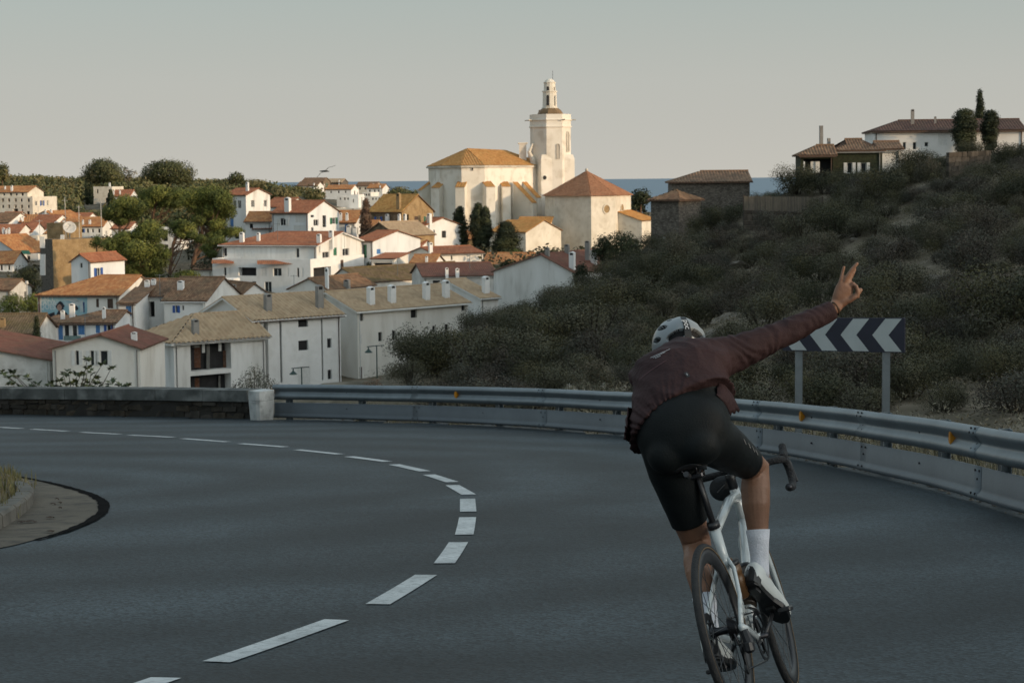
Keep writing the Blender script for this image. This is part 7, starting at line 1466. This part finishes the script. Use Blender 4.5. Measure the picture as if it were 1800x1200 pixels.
jacket = voxel('jacket', jk, JKT, .006, 7, disp=jdisp)
# loose front panels blown back on both sides of the hem
def panel(p0, p1, q1, q0, name, bulge):
    m = MB(); rg = []
    for i in range(9):
        u = i / 8; a, b = p0.lerp(p1, u), q0.lerp(q1, u); row = []
        for j in range(7): v = j / 6; row.append(rel(a.lerp(b, v) + bulge * math.sin(math.pi * v) * (.5 + .5 * math.sin(math.pi * u)) + BU * .006 * math.sin(u * 14 + v * 3)))
        rg.append(row)
    m.loft(rg, closed=False, caps=False); o = m.build(name, JKT, jacket, True); s = o.modifiers.new('t', 'SOLIDIFY'); s.thickness = .004; return o
panel(at(1264, 668, 7.42), at(1258, 696, 7.36), at(1283, 728, 7.40), at(1299, 721, 7.46), 'front_panel', latS * .015)
panel(at(1104, 715, 7.46), at(1100, 752, 7.36), at(1128, 772, 7.52), at(1126, 720, 7.62), 'front_panel', -latS * .03); panel(at(1099, 748, 7.37), at(1096, 772, 7.38), at(1124, 780, 7.50), at(1128, 764, 7.52), 'front_panel', -latS * .02)
# cuff, wrist band
m = MB(); u = (WRI - ELB).normalized(); e = pt(ELB, WRI, .925); a = u.orthogonal().normalized(); b = u.cross(a); m.loft([[rel(e + u * q + (a * math.cos(t) + b * math.sin(t)) * rr) for t in [2 * math.pi * j / 20 for j in range(20)]] for q, rr in ((-.03, .0425), (-.006, .0415), (.006, .0405), (.007, .036), (-.01, .034))], caps=False); m.build('cuff', JKT, jacket, True)
m = MB(); e = WRI + u * .004; m.tube([rel(e + (a * math.cos(t) * .0275 + b * math.sin(t) * .0275)) for t in [2 * math.pi * j / 20 for j in range(21)]], .0032, 6); m.build('wrist_band', pm('brown_cord', (.07, .045, .025), (.05, .03, .018), 10, .8), rider, True)
bpy.context.view_layer.update()
for k, (x0, y0, x1, y1) in enumerate(((1144, 629.5, 1178, 614.5), (1148.5, 630, 1170, 619.5), (1152.5, 630.5, 1162, 626))): strip([(x0 + (x1 - x0) * q / 5, y0 + (y1 - y0) * q / 5) for q in range(6)], .0017, jacket, 'reflective_stripe', LINE, .004)
strip([(1205, 655), (1208, 659), (1210.5, 663)], .014, jacket, 'zip_tab', SOLE, .004); strip([(1207, 658), (1208.5, 661)], .002, jacket, 'zip_pull', LINE, .007)
strip([(1124 + 6 * k, 668 - 5.2 * k + .12 * k * k) for k in range(9)], .0035, jacket, 'seam_piping', pm('maroon_piping', (.10, .04, .045), (.08, .03, .035), 8, .6), .003)
# --- socks and shoes
for s in (-1, 1):
    K, A = KNEE[s], ANK[s]; P, Rr = leg_rings(s, .0035); back = -(fwd - (A - K).normalized() * fwd.dot((A - K).normalized())).normalized(); b_, fd, fu, he, an = foot[s]
    k0 = .60; pts = [pt(K, A, k0, back * .006), pt(K, A, .72, back * .004), pt(K, A, .85), A, BM @ (an - fu * .03 + fd * .0)]; so = MB().tube([rel(p) for p in pts], [(.0435, .050), (.039, .0435), (.0355, .038), (.0355, .038), (.036, .04)], 20, up=fwd[:]).build('sock', SOCK, rider, True)
    def F(x, y, z): return rel(BM @ (b_ + fd * x + fu.cross(fd) * y + fu * z))
    up_ = MB(); L = [(a_ * 1.08, b_ * 1.06, c_, d_ * 1.05) for a_, b_, c_, d_ in [(-.185, .020, -.005, .072), (-.175, .031, -.012, .088), (-.14, .036, -.014, .092), (-.10, .036, -.014, .082), (-.05, .039, -.014, .064), (.0, .046, -.014, .048), (.04, .045, -.014, .038), (.075, .034, -.012, .026), (.092, .016, -.006, .014)]]
    up_.loft([[F(x, w * math.copysign(abs(math.cos(t)) ** .8, math.cos(t)), (z0 + z1) / 2 + (z1 - z0) / 2 * math.copysign(abs(math.sin(t)) ** .8, math.sin(t))) for t in [2 * math.pi * j / 18 for j in range(18)]] for x, w, z0, z1 in L]); shoe = up_.build('shoe', SHW, rider, True); merge_norm(shoe); shoe.data.polygons.foreach_set('use_smooth', [True] * len(shoe.data.polygons))
    sl = MB(); L = [(a_ * 1.08, b_ * 1.06) for a_, b_ in [(-.178, .022), (-.16, .032), (-.10, .030), (-.05, .034), (.0, .047), (.04, .046), (.075, .034), (.094, .014)]]
    sl.loft([[F(x, w, -.006), F(x, w * .9, .006), F(x, -w * .9, .006), F(x, -w, -.006), F(x, -w * .92, -.021), F(x, w * .92, -.021)] for x, w in L]); o = sl.build('sole', SOLE, shoe); merge_norm(o)
    m = MB(); m.loft([[F(x, y, z) for y, z in ((-w, -.02), (w, -.02), (w, -.034), (-w, -.034))] for x, w in ((-.172, .02), (-.14, .024), (-.138, .022))]); merge_norm(m.build('heel_pad', SOLE, shoe)); m = MB(); m.bevbox(-.03, .03, -.02, .02, -.034, -.018, .004); o = m.build('cleat', SOLE, shoe); o.data.transform(Matrix(((*fd, 0), (*(fu.cross(fd)), 0), (*fu, 0), (0, 0, 0, 1))).transposed()); o.data.transform(BM.to_3x3().to_4x4()); o.location = rel(BM @ b_)
    # dark heel counter reaching up the back, with a small white mark
    hcn = MB(); hcn.loft([[F(x * 1.08, y, z) for x, y, z in ((-.186, -w, zz), (-.191, -w * .5, zz), (-.193, 0, zz), (-.191, w * .5, zz), (-.186, w, zz), (-.17, w * 1.3, zz), (-.15, w * 1.42, zz - .01), (-.15, -w * 1.42, zz - .01), (-.17, -w * 1.3, zz))] for zz, w in ((-.012, .024), (.02, .025), (.042, .022), (.060, .012))]); o = hcn.build('heel_counter', SOLE, shoe, False); merge_norm(o)
    zg = [(-.003, .056), (.004, .052), (.0, .047), (.005, .045), (-.003, .036), (.001, .043), (-.005, .046)]; MB().add([F(-.2115, y, z) for y, z in zg], [tuple(range(len(zg)))]).build('shoe_mark', LINE, shoe)
# --- helmet: shell with recessed vents, rear band with lettering, straps
hel = MB(); nu, nv = 280, 130; Vh = []; Fh = []; Mi = []; HRr = (.142, .112, .122)
def vent(u, v):
    """u: angle round from the back (0) to the front, v: 0 at the crown, 1 at the rim; returns recess depth"""
    a = abs(u); d = 0.0
    def ell(uu, vv, ru, rv): return ((a - uu) / ru) ** 2 + ((v - vv) / rv) ** 2
    if ell(.42, .66 + .12 * a, .40, .085) < 1: d = .018
    for uu, vv, ru, rv in ((1.15, .50, .30, .06), (1.75, .42, .32, .055), (.95, .28, .22, .05), (1.6, .20, .3, .05), (2.35, .45, .28, .07), (2.3, .22, .25, .05), (1.3, .74, .22, .05)):
        if ell(uu, vv, ru, rv) < 1: d = .016
    return d
for i in range(nv + 1):
    v = i / nv
    for j in range(nu):
        u = -math.pi + 2 * math.pi * j / nu; th = v * math.pi * (.60 + .05 * math.cos(u)); d = vent(u, v); rib = .0035 * math.cos(u * 4) * math.sin(v * 3.1)
        p = Vector((-math.cos(u) * math.sin(th) * HRr[0], math.sin(u) * math.sin(th) * HRr[1], math.cos(th) * HRr[2])); p *= 1 + (rib - d) / p.length; p.x += -.012 * math.sin(v * 3.1) * (math.cos(u) > 0); Vh.append(hc + HM @ (p + Vector((-.004, 0, .018))))
for i in range(nv):
    for j in range(nu):
        k = (j + 1) % nu; Fh.append((i * nu + j, (i + 1) * nu + j, (i + 1) * nu + k, i * nu + k)); u = -math.pi + 2 * math.pi * (j + .5) / nu; Mi.append(1 if vent(u, (i + .5) / nv) > 0 else 0)
hel.v = [p[:] for p in Vh]; hel.f = Fh; hel.m = Mi; helmet = hel.build('helmet', [HELM, HELD], rider, True); merge_norm(helmet); sm = helmet.modifiers.new('t', 'SOLIDIFY'); sm.thickness = .012; sm.offset = -1
bpy.context.view_layer.update()
def helm_pt(u, v, off):
    th = v * math.pi * (.60 + .05 * math.cos(u)); p = Vector((-math.cos(u) * math.sin(th) * HRr[0], math.sin(u) * math.sin(th) * HRr[1], math.cos(th) * HRr[2])); p *= 1 + off / p.length; p.x += -.012 * math.sin(v * 3.1); return hc + HM @ (p + Vector((-.004, 0, .018)))
m = MB(); rg = []
for k in range(13):
    v = .30 + .50 * k / 12; rg.append([helm_pt(q, v, o_) for q, o_ in ((-.13, .002), (-.125, .0065), (.125, .0065), (.13, .002), (.125, -.004), (-.125, -.004))])
m.loft(rg); bandm = m.build('rear_band', pm('helmet_band_grey', (.014, .016, .018), (.02, .022, .024), 8, .5), helmet, True); merge_norm(bandm); bandm.data.polygons.foreach_set('use_smooth', [False] * len(bandm.data.polygons))
c = helm_pt(0, .55, .0082); up_v = (helm_pt(0, .45, .0082) - helm_pt(0, .65, .0082)).normalized(); rt_v = (helm_pt(-.1, .55, .008) - helm_pt(.1, .55, .008)).normalized(); rt_v = (rt_v - up_v * rt_v.dot(up_v)).normalized()
if rt_v.dot(_X) < 0: rt_v = -rt_v
xt = -up_v; yt = rt_v; zt_ = xt.cross(yt); tx = link(bpy.data.objects.new('helmet_lettering', text_mesh('poc', .036, LINE, 'helmet_lettering', .0008)), helmet); tx.matrix_local = Matrix(((xt.x, yt.x, zt_.x, c.x), (xt.y, yt.y, zt_.y, c.y), (xt.z, yt.z, zt_.z, c.z), (0, 0, 0, 1)))
for s in (-1, 1): MB().tube([hc + HM @ Vector((0, s * .082, -.02)), hc + HM @ Vector((.03, s * .066, -.09)), hc + HM @ Vector((.055, 0, -.128))], [(.006, .002)] * 3, 6).build('strap', SOLE, helmet)
MB().ball(hc + HM @ Vector((-.03, 0, -.012)), (.082, .079, .062), 18, 12, M=HM).build('hair', HAIR, rider, True)
for s in (-1, 1): MB().ball(hc + HM @ Vector((.087, s * .032, -.012)), .0115, 10, 8).build('eye', SOLE, rider, True)
gl = MB(); gl.loft([[hc + HM @ Vector((.104 * math.cos(t), .092 * math.sin(t), z)) for z in (-.032, .012)] for t in [-1.1 + 2.2 * k / 14 for k in range(15)]], closed=False, caps=False); o = gl.build('sunglasses', SOLE, rider, True); sm = o.modifiers.new('t', 'SOLIDIFY'); sm.thickness = .003
